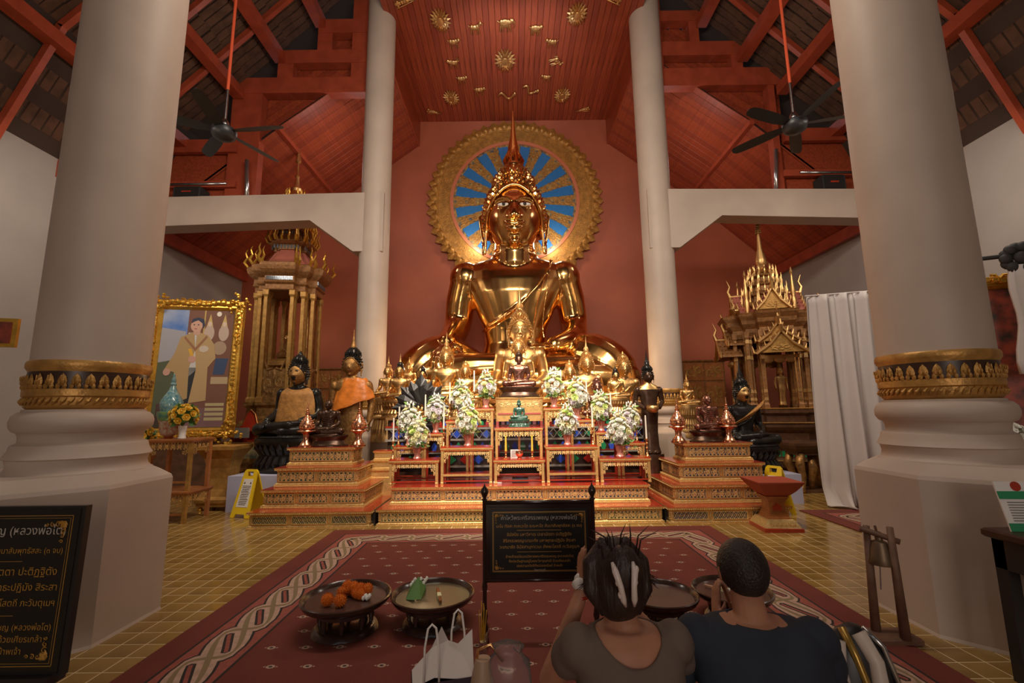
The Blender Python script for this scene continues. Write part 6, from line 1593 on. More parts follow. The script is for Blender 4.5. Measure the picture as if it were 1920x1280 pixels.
# small red carpet under the curtain
def rug(name, x0, x1, y0, y1, label, field=True, wave=.36):
    t = empty(name, ((x0+x1)/2, (y0+y1)/2, 0), label=label, cat='carpet'); hx, hy = (x1-x0)/2, (y1-y0)/2
    M_('rug_red', (.18, .034, .021), .9, noise=.22, nscale=2, bump=.3, bscale=160) if 'rug_red' not in MT else 0
    if 'rug_cream' not in MT: M_('rug_cream', (.52, .34, .25), .9, noise=.2, nscale=30); M_('rug_black', (.025, .018, .016), .9); M_('rug_olive', (.24, .17, .09), .9); M_('rug_rose', (.33, .085, .06), .9, noise=.2, nscale=40)
    MB().loft([hx-.006, hx, hx, hx-.004], [hy-.006, hy, hy, hy-.004], [0, .003, .009, .012], (0, 0), SQ).build('pile', 'rug_red', t, fix=True)
    z = .0125
    def strip(mb, pts, w, zz):
        n = len(pts); L = []; 
        for i, p in enumerate(pts):
            p = Vector(p); a = Vector(pts[max(i-1, 0)]); b = Vector(pts[min(i+1, n-1)]); d = (b-a); d = d.normalized() if d.length > 0 else Vector((1, 0)); nn = Vector((-d.y, d.x)); ww = w[i] if hasattr(w, '__len__') else w
            L.append((p+nn*ww, p-nn*ww))
        V = [(q.x, q.y, zz) for pr in L for q in pr]; mb.add(V, [(2*i, 2*i+1, 2*i+3, 2*i+2) for i in range(n-1)])
    o1, o2 = .20, .20+wave
    bands = MB(); dark = MB(); cream = MB(); olive = MB()
    def rect(mb, o, w):
        c = [(-hx+o, -hy+o), (hx-o, -hy+o), (hx-o, hy-o), (-hx+o, hy-o)]
        for i in range(4):
            a, b = Vector(c[i]), Vector(c[(i+1) % 4]); d = (b-a).normalized()*w; strip(mb, [a-d, b+d], w, z+.0004)
    for i, (ax, ay, bx, by) in enumerate(((-hx, -hy, -hx, hy), (-hx, hy, hx, hy), (hx, hy, hx, -hy))):
        pass
    V = [(sx*(hx-o), sy*(hy-o), z) for o in (o1, o2) for sx, sy in SQ]; bands.add(V, [(i, (i+1) % 4, 4+(i+1) % 4, 4+i) for i in range(4)])
    rect(dark, o1, .008); rect(dark, o2, .008)
    oc = (o1+o2)/2; amp = wave*.27
    for (a, b) in (((-hx+oc, -hy+oc), (-hx+oc, hy-oc)), ((-hx+oc, hy-oc), (hx-oc, hy-oc)), ((hx-oc, hy-oc), (hx-oc, -hy+oc))):
        a, b = Vector(a), Vector(b); L = (b-a).length; d = (b-a)/L; nn = Vector((-d.y, d.x)); per = .66; nper = round(L/per); N = nper*16
        for ph in (0, PI):
            pts = []; w1 = []; w2 = []
            for k in range(N+1):
                q = k/N; s_ = L*q; a_ = 2*PI*nper*q+ph; pts.append(a+d*(s_+.10*sin(a_)) + nn*(amp*sin(a_))); u = abs(cos(a_)); w1.append(.022+.030*u); w2.append(.034+.034*u)
            strip(dark, pts, w2, z+.0006+.0002*(ph > 1)); strip(cream, pts, w1, z+.0011+.0002*(ph > 1)); strip(olive, pts, [v*.32 for v in w1], z+.0016+.0002*(ph > 1))
    if field:
        r = 0; y = hy-o2-.12; sp = .205
        while y > -hy+o2:
            x = -hx+o2+.12+(.5*sp if r % 2 else 0)
            while x < hx-o2-.08:
                cream.add([(x+.026*cos(2*PI*k/8), y+.020*sin(2*PI*k/8), z+.0006) for k in range(8)], [tuple(range(8))]); dark.add([(x+.012*cos(2*PI*k/6), y+.009*sin(2*PI*k/6), z+.0009) for k in range(6)], [tuple(range(6))])
                for s in (-1, 1): cream.add([(x+s*.030, y-.008, z+.0006), (x+s*.043, y, z+.0006), (x+s*.030, y+.008, z+.0006)], [(0, 1, 2)])
                x += sp
            y -= sp; r += 1
    bands.build('border_ground', 'rug_rose', t); 
    for mb, nm, m_ in ((dark, 'outline_pattern', 'rug_black'), (cream, 'cream_pattern', 'rug_cream'), (olive, 'olive_pattern', 'rug_olive')): mb.build(nm, m_, t)['kind'] = 'stuff'
    return t
rug('carpet', -2.14, 2.33, .7, 5.68, 'large red carpet with twisted cream border in the middle of the hall')
rug('carpet', 3.88, 7.2, 4.2, 6.45, 'red carpet under the white curtain at the right side', field=False)
# bell on a bamboo frame
M_('bamboo', (.20, .10, .06), .6, noise=.4, nscale=12); M_('bell_bronze', (.22, .15, .09), .45, .6, noise=.4, nscale=9)
t = empty('bell_frame', (2.66, 3.05, 0), label='small wooden frame with a hanging bell before the right front column', cat='bell frame')
def pv(px, py, D): v = P(px, py, D); return (v.x-2.66, v.y-3.05, v.z)
a0, a1, b0, b1 = P(1636, 1128, 3.0), P(1624, 985, 3.0), P(1694, 1165, 2.9), P(1668, 988, 2.9)
L_ = lambda v, z=None: (v.x-2.66, v.y-3.05, v.z if z is None else z)
MB().tube([L_(a0, .04), L_(a1)], [.026, .018], 8).build('post', 'bamboo', t, smooth=True); MB().tube([L_(b0, .04), L_(b1)], [.028, .018], 8).build('post', 'bamboo', t, smooth=True)
MB().tube([L_(P(1612, 990, 3.0)), L_(P(1688, 1016, 2.88))], .017, 8).build('crossbar', 'bamboo', t, smooth=True)
MB().bbox(a0.x-2.66-.10, b0.x-2.66+.10, -.16, -.0, 0, .045, .01).build('base_board', 'bamboo', t)
c = P(1648, 1012, 2.96); k = MB().lathe([(.012, .05), (.02, .04), (.02, .0), (.04, -.01), (.052, -.05), (.058, -.10), (.068, -.135), (.066, -.14), (.05, -.12)], L_(c), 24).build('bell', 'bell_bronze', t, smooth='auto', fix=True)
MB().tube([L_(P(1640, 985, 2.97)), L_(c)], .008, 6).build('rope', 'bamboo', t); MB().tube([L_(P(1650, 1050, 2.96)), L_(P(1652, 1105, 2.96))], .004, 5).build('clapper_cord', 'silver', t)
# dark table with leaflets at the right edge
t = empty('side_table', (3.02, 2.30, 0), label='black side table with pale cloth under it at the right edge', cat='table')
MB().bbox(-.50, .6, -.35, .28, .70, .745, .01).build('table_top', 'dark_brown', t)
MB().box(-.47, .57, -.33, -.30, .55, .70).build('apron', 'black', t); MB().box(-.47, -.44, -.3, .26, .55, .70).build('apron', 'black', t)
for sx, sy in ((-.44, -.31), (.54, -.31), (-.44, .23), (.54, .23)): MB().box(sx-.03, sx+.03, sy-.03, sy+.03, 0, .7).build('leg', 'black', t)
MB().box(-.38, .5, -.32, .24, .06, .56).build('white_box', 'cloth_white', t)
MB().box(-.42, .52, -.28, .22, 0, .06).build('shelf', 'black', t)
t = empty('leaflet_stand', (2.79, 2.46, .745), rz=-.1, label='two green and white printed cards leaning on the black side table', cat='cards')
M_('print_green', (.03, .28, .12), .5); M_('print_blue', (.06, .08, .22), .5)
for k, (x, m_) in enumerate(((-.11, 'print_green'), (.11, 'print_blue'))):
    M = Matrix.Translation((x, 0, 0)) @ Matrix.Rotation(-.25, 4, 'X'); p_ = MB().box(-.10, .10, -.004, .004, 0, .25, M).build('card', 'white', t)
    MB().box(-.10, .10, -.006, -.004, .16, .20, M).build('coloured_band', m_, p_); MB().box(-.10, .10, -.006, -.004, 0, .04, M).build('coloured_band', m_, p_)
    mb = MB(); mb.lathe([(.001, 0), (.025, 0), (.025, .003), (.001, .003)], n=16, M=M @ Matrix.Translation((0, -.004, .225)) @ Matrix.Rotation(PI/2, 4, 'X')); mb.build('round_emblem', 'lacquer_red' if k == 0 else 'print_blue', p_)
    mb = MB()
    for q in range(8): mb.box(-.07, .07-.01*(q % 3), -.0055, -.004, .05+.013*q, .055+.013*q, M)
    mb.build('printed_lines', 'grey_paint', p_)
# framed picture with mourning drape at the right edge
a = P(1905, 640, 4.9); t = empty('framed_picture', (5.72, 5.0, .95), rz=-.5, label='dark picture in ornate gold frame behind the right front column', cat='painting')
picture_frame(t, .45, 1.75); MB().box(-.5, .5, 0, .04, -.05, 1.8).build('backing', 'dark_brown', t); MB().box(-.45, .45, -.01, 0, 0, 1.75).build('canvas', M_('dark_painting', (.04, .025, .02), .4, color2=(.35, .06, .03), nscale=7), t)
MB().box(-.5, .5, .05, .1, -.95, .2).build('easel', 'wood_dark', t)
q_ = P(1908, 485, 4.75); t = empty('mourning_drape', (q_.x, 4.72, q_.z-.30), rz=-.5, label='black rosette with white cloth tails on the gold frame at right', cat='drape')
mb = MB()
for k in range(14): a_ = 2*PI*k/14; mb.ell((.12*cos(a_), -.02*(k % 2), .30+.12*sin(a_)), (.06, .04, .06), 8, 6)
mb.ell((0, -.03, .30), (.07, .05, .07)); mb.build('rosette', 'black_matt', t, smooth=True)
mb = MB(); R = []
for q in range(10):
    w = .10+.05*q/9+.02*sin(q); R.append([(w*cos(2*PI*k/20)*(1+.15*sin(k*5)), -.02+.03*sin(2*PI*k/20)+.01*sin(k*3), .22-.13*q) for k in range(20)])
mb.rings(R); mb.build('cloth_tail', 'cloth_white', t, smooth=True, fix=True)
MB().tube([(-.8, .03, .36), (0, -.0, .34)], .025, 6).build('black_ribbon', 'black_matt', t)
c = P(1898, 850, 4.0); t = empty('flower_bowl', (c.x, 4.05, 0), label='white flowers in a bowl on a gilt pedestal at the right edge', cat='bouquet')
MB().lathe([(.22, 0), (.22, .06), (.12, .10), (.08, .3), (.07, .55), (.12, .72), (.16, .80), (.16, .86), (.05, .9), (.08, .94), (.16, 1.02), (.18, 1.06)], n=24).build('pedestal_bowl', 'gold_paint', t, smooth='auto', fix=True)
me = blossom_mesh('petal_white', 'rose')
for k in range(22):
    ph = math.acos(1-1.2*(k+.5)/22); th = k*2.399; d = Vector((sin(ph)*cos(th), sin(ph)*sin(th), cos(ph))); o = bpy.data.objects.new('blossom', me); COL.objects.link(o); o.parent = t
    o.location = Vector((0, 0, 1.08)) + d*.15; o.rotation_euler = d.to_track_quat('Z', 'Y').to_euler(); o.scale = (.055,)*3
MB().ell((0, 0, 1.08), (.11, .11, .1)).build('leaves', 'leaf', t)['kind'] = 'stuff'
c = P(4, 620, 4.5)
t = empty('framed_picture', (c.x-.14, 4.6, c.z), rz=.3, label='gold picture frame corner at the left edge on the wall', cat='painting')
MB().box(-.15, .15, -.02, .02, -.15, .15).build('frame', 'gold_frame', t); MB().box(-.11, .11, -.03, -.015, -.11, .11).build('canvas', 'dark_painting', t)
# ================================================================= FOREGROUND
M_('board_black', (.018, .018, .017), .25); M_('letter_gold', (.55, .30, .06), .4, .3); M_('letter_white', (.50, .46, .40), .5)
M_('frame_rosewood', (.035, .018, .014), .18, coat=.6)
THAI = [(.0, .86, .075, 'w', 'คำไหว้พระศรีสรรเพชญ (หลวงพ่อโต)'), (0, .735, .058, 'g', 'นะโม ตัสสะ ภะคะวะโต อะระหะโต สัมมาสัมพุทธัสสะ (๓ จบ)'),
        (0, .605, .058, 'g', 'อิมัสมิง มหาวิหาเร ปะธานัตตา ปะติฏฐิตัง'), (0, .51, .058, 'g', 'สิรีสรรเพชญะนามะกัง มหาพุทธะปฏิมัง สิระสา'), (0, .415, .058, 'g', 'วะเทมาธัง อิมัสสานุภาเวนะ สัพพะโสตถี ภะวันตุเมฯ'),
        (0, .27, .045, 'g', 'ข้าพเจ้าขอน้อมนมัสการพระศรีสรรเพชญ (หลวงพ่อโต)'), (0, .20, .045, 'g', 'ซึ่งประดิษฐานอยู่ในพระวิหารแห่งนี้ ด้วยเศียรเกล้า'), (0, .13, .045, 'g', 'ขอความสวัสดีทั้งปวงจงมีแก่ ข้าพเจ้า'), (0, .065, .036, 'w', 'วัชรากรวุฒิ')]
def text_board(t, hw, H_, M0):
    """black board lettered in Thai; local x across, z up, faces -Y"""
    b = MB().box(-hw, hw, 0, .02, 0, H_, M0).build('board', 'board_black', t)
    for i, (x, v, s, c, tx) in enumerate(THAI):
        cu = bpy.data.curves.new('lettering', 'FONT'); cu.body = tx; cu.align_x = 'CENTER'; cu.align_y = 'CENTER'; cu.size = s*H_*1.15; cu.extrude = .0006; cu.resolution_u = 2
        cu.materials.append(MT['letter_gold' if c == 'g' else 'letter_white'])
        o = bpy.data.objects.new('lettering', cu); COL.objects.link(o); o.parent = b
        o.matrix_local = M0 @ Matrix.Translation((0, -.002, v*H_)) @ Matrix.Rotation(PI/2, 4, 'X')
        LET.append((o, 1.74*hw))
    mb = MB()
    for o_, w in ((.030*H_/.72, .003), (.042*H_/.72, .0015)):
        for x0, x1, z0, z1 in ((-hw+o_, hw-o_, o_, o_+w), (-hw+o_, hw-o_, H_-o_-w, H_-o_), (-hw+o_, -hw+o_+w, o_, H_-o_), (hw-o_-w, hw-o_, o_, H_-o_)): mb.box(x0, x1, -.002, 0, z0, z1, M0)
    for v in (.67, .34): mb.box(-hw*.45, hw*.45, -.002, 0, v*H_-.001, v*H_+.001, M0)
    mb.build('border_lines', 'letter_gold', b)
    q_ = H_/.72
    for sx in (-1, 1):
        for sz in (-1, 1):
            mb = MB(); cx, cz = sx*(hw-.072*q_), H_/2+sz*(H_/2-.072*q_)
            for k in range(4):
                spiral(mb, cx-sx*.026*q_*k, cz, (.018-.003*k)*q_, 1.2, sx*sz, k, .003*q_, 9, -.003); spiral(mb, cx, cz-sz*.026*q_*k, (.018-.003*k)*q_, 1.2, -sx*sz, k, .003*q_, 9, -.003)
            for k in range(3): leaf(mb, cx+sx*.01*q_, cz+sz*.01*q_, math.atan2(-sz, -sx)+(k-1)*.7, .04*q_, .010*q_, -.003)
            mb.V = [tuple(M0 @ Vector(v)) for v in mb.V]; mb.build('corner_ornament', 'letter_gold', b)
    return b
LET = []
t = empty('notice_board', (-2.53, 2.26, 0), rz=.0, label='large black board with gold Thai prayer text at the left edge', cat='notice board')
a_ = P(172, 955, 2.25); M0 = Matrix.Translation((0, 0, .24)) @ Matrix.Rotation(-.03, 4, 'X')
hw = a_.x+2.46; H_ = a_.z-.24
MB().box(-hw-.012, hw+.012, .004, .035, -.012, H_+.012, M0).build('frame', 'black', t); text_board(t, hw-.008, H_, M0)
for sx in (-.35, .35): MB().box(sx-.02, sx+.02, .035, .075, 0, .85).build('easel_leg', 'black', t)
MB().box(-.45, .45, -.14, .30, 0, .03).build('easel_foot', 'black', t); MB().box(-.42, .42, -.03, .07, .19, .235).build('ledge', 'black', t)
# sign on a turned stand
a_, b_, c_ = P(905, 940, 2.98), P(1114, 939, 2.98), P(905, 1090, 2.98); cx = (a_.x+b_.x)/2; hw = (b_.x-a_.x)/2; z1, z0 = a_.z, c_.z
t = empty('sign_stand', (cx, 2.98, 0), label='black framed Thai prayer sign on a dark turned stand before the altar', cat='sign stand')
for sx in (-1, 1):
    x = sx*(hw-.012)
    MB().lathe([(.026, 0), (.026, .03), (.018, .05), (.022, .10), (.012, .13), (.02, .16), (.013, .2), (.013, z0-.06), (.018, z0-.03), (.013, z0), (.013, z1), (.02, z1+.012), (.010, z1+.02), (.014, z1+.03), (.026, z1+.055), (.022, z1+.075), (.006, z1+.095), (.002, z1+.11)], (x, 0, 0), 16).build('post', 'frame_rosewood', t, smooth='auto', fix=True)
    MB().tube([(x, -.22, .015), (x, -.12, .04), (x, 0, .07), (x, .12, .04), (x, .22, .015)], [.015, .02, .022, .02, .015], 8).build('foot', 'frame_rosewood', t, smooth=True)
for z in (z0, z1-.014): MB().tube([(-hw+.01, 0, z+.007), (hw-.01, 0, z+.007)], .013, 10).build('rail', 'frame_rosewood', t, smooth=True)
mb = MB(); 
for o_, d in ((.028, -.014), (.036, -.018), (.046, -.010)): mb.rings([[(sx*(hw-o_+q), d, (z0+z1)/2+sz*((z1-z0)/2-o_+q)) for sx, sz in SQ] for q in (0, -.006)], cap=False)
mb.build('inner_moulding', 'frame_rosewood', t)
MB().box(-hw+.018, hw-.018, -.008, .012, z0+.018, z1-.018).build('backing', 'frame_rosewood', t)
b = text_board(t, hw-.046, (z1-z0)-.088, Matrix.Translation((0, -.016, z0+.044)))
bpy.context.view_layer.update()
for o, w in LET:
    if o.dimensions.x > w: o.data.size *= w/o.dimensions.x
bpy.context.view_layer.update(); dg = bpy.context.evaluated_depsgraph_get()
for o, w in LET:
    me = bpy.data.meshes.new_from_object(o.evaluated_get(dg)); n_ = bpy.data.objects.new('lettering', me); COL.objects.link(n_); n_.parent = o.parent; n_.matrix_local = o.matrix_local.copy(); n_['kind'] = 'stuff'; bpy.data.objects.remove(o)
# incense sticks leaning on the stand
p = P(905, 1210, 2.7); t = empty('incense_bundle', (p.x, 2.72, 0), label='bundle of yellow incense sticks upright at the foot of the sign stand', cat='incense')
mb = MB()
for k in range(7): mb.tube([(.004*k-.014, 0, .10), (.004*k-.02+.01*(k % 3), 0, .30+.012*(k*3 % 5))], .0022, 4)
mb.build('sticks', 'petal_yellow', t); MB().lathe([(.02, 0), (.022, .10), (.018, .14)], n=12).build('holder', 'silver', t, smooth='auto', fix=True)
# round offering trays
M_('tray_wood', (.05, .026, .018), .22, noise=.3, nscale=8, coat=.4); M_('tray_inside', (.10, .05, .04), .3, noise=.3, nscale=5); M_('tray_tin', (.22, .18, .10), .25, .5, noise=.3, nscale=4)
def tray(px, py, D, r, z, label, inside='tray_inside'):
    c = P(px, py, D); t = empty('offering_tray', (c.x, D, 0), label=label, cat='tray', group='round pedestal trays on the carpet')
    MB().lathe([(r*.55, z-.055), (r*.80, z-.05), (r*.94, z-.035), (r*1.0, z-.01), (r*1.0, z), (r*.965, z+.004), (r*.93, z-.004), (r*.88, z-.028), (r*.80, z-.032), (.01, z-.032)], n=56).build('tray_bowl', 'tray_wood', t, smooth='auto', fix=True)
    MB().lathe([(.01, z-.031), (r*.80, z-.031), (r*.88, z-.026), (r*.88, z-.024), (.01, z-.029)], n=48).build('tray_floor', inside, t, smooth='auto', fix=True)
    MB().lathe([(r*.5, z-.10), (r*.62, z-.095), (r*.62, z-.075), (r*.55, z-.055), (r*.4, z-.055), (r*.4, z-.1)], n=40).build('collar', 'tray_wood', t, smooth='auto', fix=True)
    for k in range(8):
        a = 2*PI*k/8+.2; MB().lathe([(.016, .04), (.012, .06), (.02, .09), (.012, .12), (.018, .15), (.012, z-.12), (.016, z-.09)], (r*.56*cos(a), r*.56*sin(a), 0), 10).build('baluster', 'tray_wood', t, smooth='auto', fix=True)
    MB().lathe([(r*.48, 0), (r*.72, 0), (r*.74, .015), (r*.70, .035), (r*.62, .05), (r*.48, .05)], n=48).build('base_ring', 'tray_wood', t, smooth='auto', fix=True)
    return Vector((c.x, D, z-.028)), r
def zof(px, py, D): return P(px, py, D).z
T1, r1 = tray(650, 1115, 3.18, .285, zof(650, 1115, 3.18), 'round dark pedestal tray holding orange marigolds')
T2, r2 = tray(812, 1110, 3.24, .275, zof(812, 1110, 3.24), 'round dark pedestal tray holding a leaf cone and incense', 'tray_tin')
T3, r3 = tray(1235, 1110, 3.2, .25, zof(1235, 1110, 3.2), 'round dark pedestal tray partly behind the woman')
T4, r4 = tray(1372, 1103, 3.25, .255, zof(1372, 1103, 3.25), "round dark pedestal tray partly behind the man's head")
M_('marigold', (.95, .22, .01), .7, noise=.3, nscale=60, bump=.5, bscale=90)
def pompom():
    mb = MB(); rnd = random.Random(2); mb.ell((0, 0, 0), (.85, .85, .8), 10, 7)
    for k in range(90):
        ph = math.acos(1-2*(k+.5)/90); th = k*2.399; d = Vector((sin(ph)*cos(th), sin(ph)*sin(th), cos(ph))); v = d.orthogonal().normalized(); w = d.cross(v)
        mb.add([tuple(p) for p in (d*.75+v*.14, d*.75-v*.14, d*1.02+w*.1)], [(0, 1, 2)])
        mb.add([tuple(p) for p in (d*.75+w*.14, d*.75-w*.14, d*1.0-v*.1)], [(0, 1, 2)])
    me = bpy.data.meshes.new('marigold'); me.from_pydata([tuple(v) for v in mb.V], [], mb.Fc); me.materials.append(MT['marigold']); return me
PM = pompom()
garl = empty('marigold_garland', T1, label='orange marigold garland lying on the left pedestal tray', cat='garland')
for k in range(11):
    q = k/10; o = bpy.data.objects.new('marigold', PM); COL.objects.link(o); o.parent = garl; o.scale = (.038,)*3
    o.location = (-.04+.17*q, .03+.035*sin(q*6)+.03*(k % 2), .037+.022*(k % 3 == 1)); o.rotation_euler = (k, k*2, 0)
mb = MB()
for k in range(8): mb.ell((.12+.012*(k % 4), -.02-.015*(k//4), .02+.01*(k % 2)), (.012, .012, .015), 6, 4)
mb.build('white_buds', 'petal_white', garl)
for i, (x, y) in enumerate(((-.085, -.10), (.0, -.115))):
    o = bpy.data.objects.new('marigold', PM); COL.objects.link(o); o.scale = (.042,)*3; o.location = T1+Vector((x, y, .04)); o.rotation_euler = (i+1, 2, 0)
    tag(o, 'loose orange marigold on the left pedestal tray, %s of the front pair' % ('left' if i == 0 else 'right'), 'flower', 'loose marigolds')
lf = empty('leaf_offering', T2+Vector((-.12, .0, 0)), label='folded green leaf cone with white buds on the second pedestal tray', cat='offering')
mb = MB()
for s in (-1, 1): mb.add([(s*.05, -.05, .004), (0, -.08, .012), (0, .11, .09), (s*.055, .10, .03)], [(0, 1, 2, 3)]); mb.add([(s*.05, -.05, .0), (s*.055, .10, .0), (s*.055, .10, .03), (s*.05, -.05, .004)], [(0, 1, 2, 3)])
mb.build('leaf_cone', 'leaf', lf, fix=True)
mb = MB()
for k in range(12): mb.ell((-.05+.012*k*(.8), .10+.01*(k % 3), .04+.012*(k % 4)), (.011, .011, .014), 6, 4)
mb.build('white_buds', 'petal_white', lf)
def bundle(loc, rz, label, m_='wood_orange'):
    t = empty('incense_bundle', loc, rz=rz, label=label, cat='incense'); mb = MB()
    for k in range(9): mb.tube([((k % 3)*.006-.006, -.11, .004+(k//3)*.006), ((k % 3)*.006-.006, .11, .004+(k//3)*.006)], .003, 4)
    mb.build('sticks', m_, t); MB().box(-.013, .013, -.04, .02, 0, .022).build('paper_band', 'petal_cream', t)
bundle(T2+Vector((.04, .0, 0)), .25, 'incense stick bundle on the second pedestal tray')
bundle(T4+Vector((-.05, .04, 0)), .9, 'incense sticks and white buds on the pedestal tray beside the man')
lf = empty('leaf_offering', T4+Vector((.02, -.06, 0)), rz=.5, label='small leaf with white flowers on the tray beside the man', cat='offering')
MB().add([(-.03, -.06, .01), (.03, -.05, .01), (.02, .06, .03), (-.02, .05, .03)], [(0, 1, 2, 3)]).build('leaf', 'leaf', lf)
mb = MB()
for k in range(8): mb.ell((-.03+.01*(k % 4), .03+.014*(k//4), .035), (.012, .012, .012), 6, 4)
mb.build('white_buds', 'petal_white', lf)
# paper bag
M_('bag_purple', (.045, .028, .045), .5); M_('bag_paper', (.62, .56, .52), .7)
c = P(830, 1262, 2.05); zt = c.z; t = empty('paper_bag', (c.x, 2.05, 0), rz=.25, label='dark purple paper bag with white lining and white handles on the carpet', cat='bag')
W_, D_ = .125, .055; h = zt
mb = MB()
mb.rings([[(a*W_, b*D_, z) for a, b in SQ] for z in (0, h*.5, h)], cap=False); mb.box(-W_, W_, -D_, D_, 0, .003); mb.build('outer_paper', 'bag_purple', t, fix=True)
mb = MB(); V = [(-W_, -D_, h-.001), (W_*.4, -D_*.9, h+.005), (W_, -D_, h+.0), (W_*1.05, D_, h+.16), (W_*.35, D_*.6, h+.115), (0, D_, h+.17), (-W_*.35, D_*.3, h+.10), (-W_*.95, -D_*.2, h+.02)]
mb.add([(-W_+.002, -D_+.002, h-.01), (-W_*.3, -D_+.01, h+.012), (W_*.3, -D_+.006, h+.0), (W_-.002, -D_+.002, h-.01), (W_*1.05, D_, h+.13), (W_*.55, D_*.8, h+.085), (W_*.22, D_*.9, h+.10), (0, D_, h+.155), (-W_*.35, D_*.5, h+.09), (-W_, -D_*.0, h+.03)], [(0, 1, 8, 9), (1, 2, 6, 8), (6, 7, 8), (2, 3, 5, 6), (3, 4, 5)])
o = mb.build('white_lining', 'bag_paper', t, fix=True); s_ = o.modifiers.new('s', 'SOLIDIFY'); s_.thickness = .002
for y, x in ((-D_, -.05), (D_, .07)):
    mb = MB(); mb.tube([(x-.03, y, h), (x-.028, y, h+.13), (x-.016, y, h+.20), (x, y, h+.215), (x+.016, y, h+.20), (x+.028, y, h+.12), (x+.03, y, h-.0)], .0045, 8); mb.build('handle', 'white', t, smooth=True)
c = P(905, 1265, 1.95); t = empty('handbag', (c.x, 1.97, 0), label='beige handbag wrapped in clear plastic beside the paper bag', cat='bag')
M_('beige', (.42, .28, .18), .5); M_('clear_plastic', (.9, .9, .92), .1, trans=.92, ior=1.15)
MB().loft([.05, .055, .05, .03], [.06, .07, .06, .03], [0, .1, c.z*.9, c.z+.05], (0, 0), [(cos(2*PI*k/16), sin(2*PI*k/16)) for k in range(16)]).build('body', 'beige', t, smooth='auto', fix=True)
MB().tube([(-.03, 0, c.z), (-.02, 0, c.z+.08), (.03, 0, c.z+.10), (.08, 0, c.z+.04)], .006, 8).build('strap', 'brass', t, smooth=True)
mb = MB(); R = []
for z, r in ((.0, .08), (.06, .10), (.14, .105), (.22, .10), (c.z+.03, .09), (c.z+.07, .05), (c.z+.10, .06)): R.append([(.10+r*cos(2*PI*k/24)*(1+.12*sin(k*4+z*30)), .0+r*.7*sin(2*PI*k/24)*(1+.1*sin(k*5+z*20)), z) for k in range(24)])
mb.rings(R); mb.build('plastic_wrap', 'clear_plastic', t, smooth=True, fix=True)
# ---------------------------------------------------------------- people
M_('shirt_grey', (.155, .115, .09), .85, noise=.1, nscale=5, bump=.5, bscale=5); M_('shirt_navy', (.022, .030, .048), .85, noise=.2, nscale=5, bump=.5, bscale=5)
M_('hair_brown', (.035, .017, .012), .5, noise=.3, nscale=30, bump=.5, bscale=60, stretch=(1, 1, .2)); M_('hair_black', (.018, .013, .011), .5, noise=.3, nscale=60, bump=.4, bscale=120)
M_('trousers', (.02, .018, .02), .8); M_('trousers_grey', (.06, .05, .05), .8)
def person_parts(sh, arms, hd, infl=0.0, part='body', lean=.10, k=1.0):
    """kneeling figure sitting on its heels, facing -Y; sh = shoulder half width"""
    mb = MB(); e = infl; L = lean
    torso = [(.20, .15, .125, .05), (.28, .155, .125, .03), (.38, .135, .105, .0), (.46, .135, .105, -.02), (.54, sh*.84, .112, -.05*L*10), (.62, sh*.90, .108, -.075*L*10), (.67, sh*.80, .09, -.085*L*10), (.705, sh*.52, .066, -.09*L*10)]
    if part in ('body', 'shirt'):
        mb.rings([ellring((0, y, z*k), rx+e, ry+e, 28, 2.3) for z, rx, ry, y in torso])
        for s in (-1, 1):
            S0 = Vector((s*sh*.86, -.085*L*10, .65*k)); el, wr = arms[0 if s < 0 else 1]
            mb.ell(S0, (.053+e*.8, .058+e, .055+e*.7)); 
            if part == 'body':
                mb.cap(S0, el, .047, .038, 12); mb.cap(el, wr, .039, .025, 12)
            else:
                mb.cap(S0, S0.lerp(Vector(el), arms[2]), .048+e*.8, .046+e, 12)
    if part == 'body':
        nb = Vector((0, -.09*L*10, .69*k)); hc = Vector(hd[0]); mb.cap(nb, hc-Vector((0, -.02, .07)), .054, .05, 14)
    if part in ('body', 'legs'):
        q = e if part == 'legs' else 0
        mb.ell((0, .04, .24), (.165+q, .14+q, .12+q), 16, 10)
        for s in (-1, 1):
            mb.cap((s*.09, .02, .21), (s*.13, -.36, .13), .088+q, .066+q, 12); mb.cap((s*.13, -.36, .075), (s*.11, .10, .062), .058+q, .042+q, 12); mb.cap((s*.11, .10, .05), (s*.10, .24, .035), .036+(q if part == 'legs' else 0)*.2, .026, 8)
    return mb
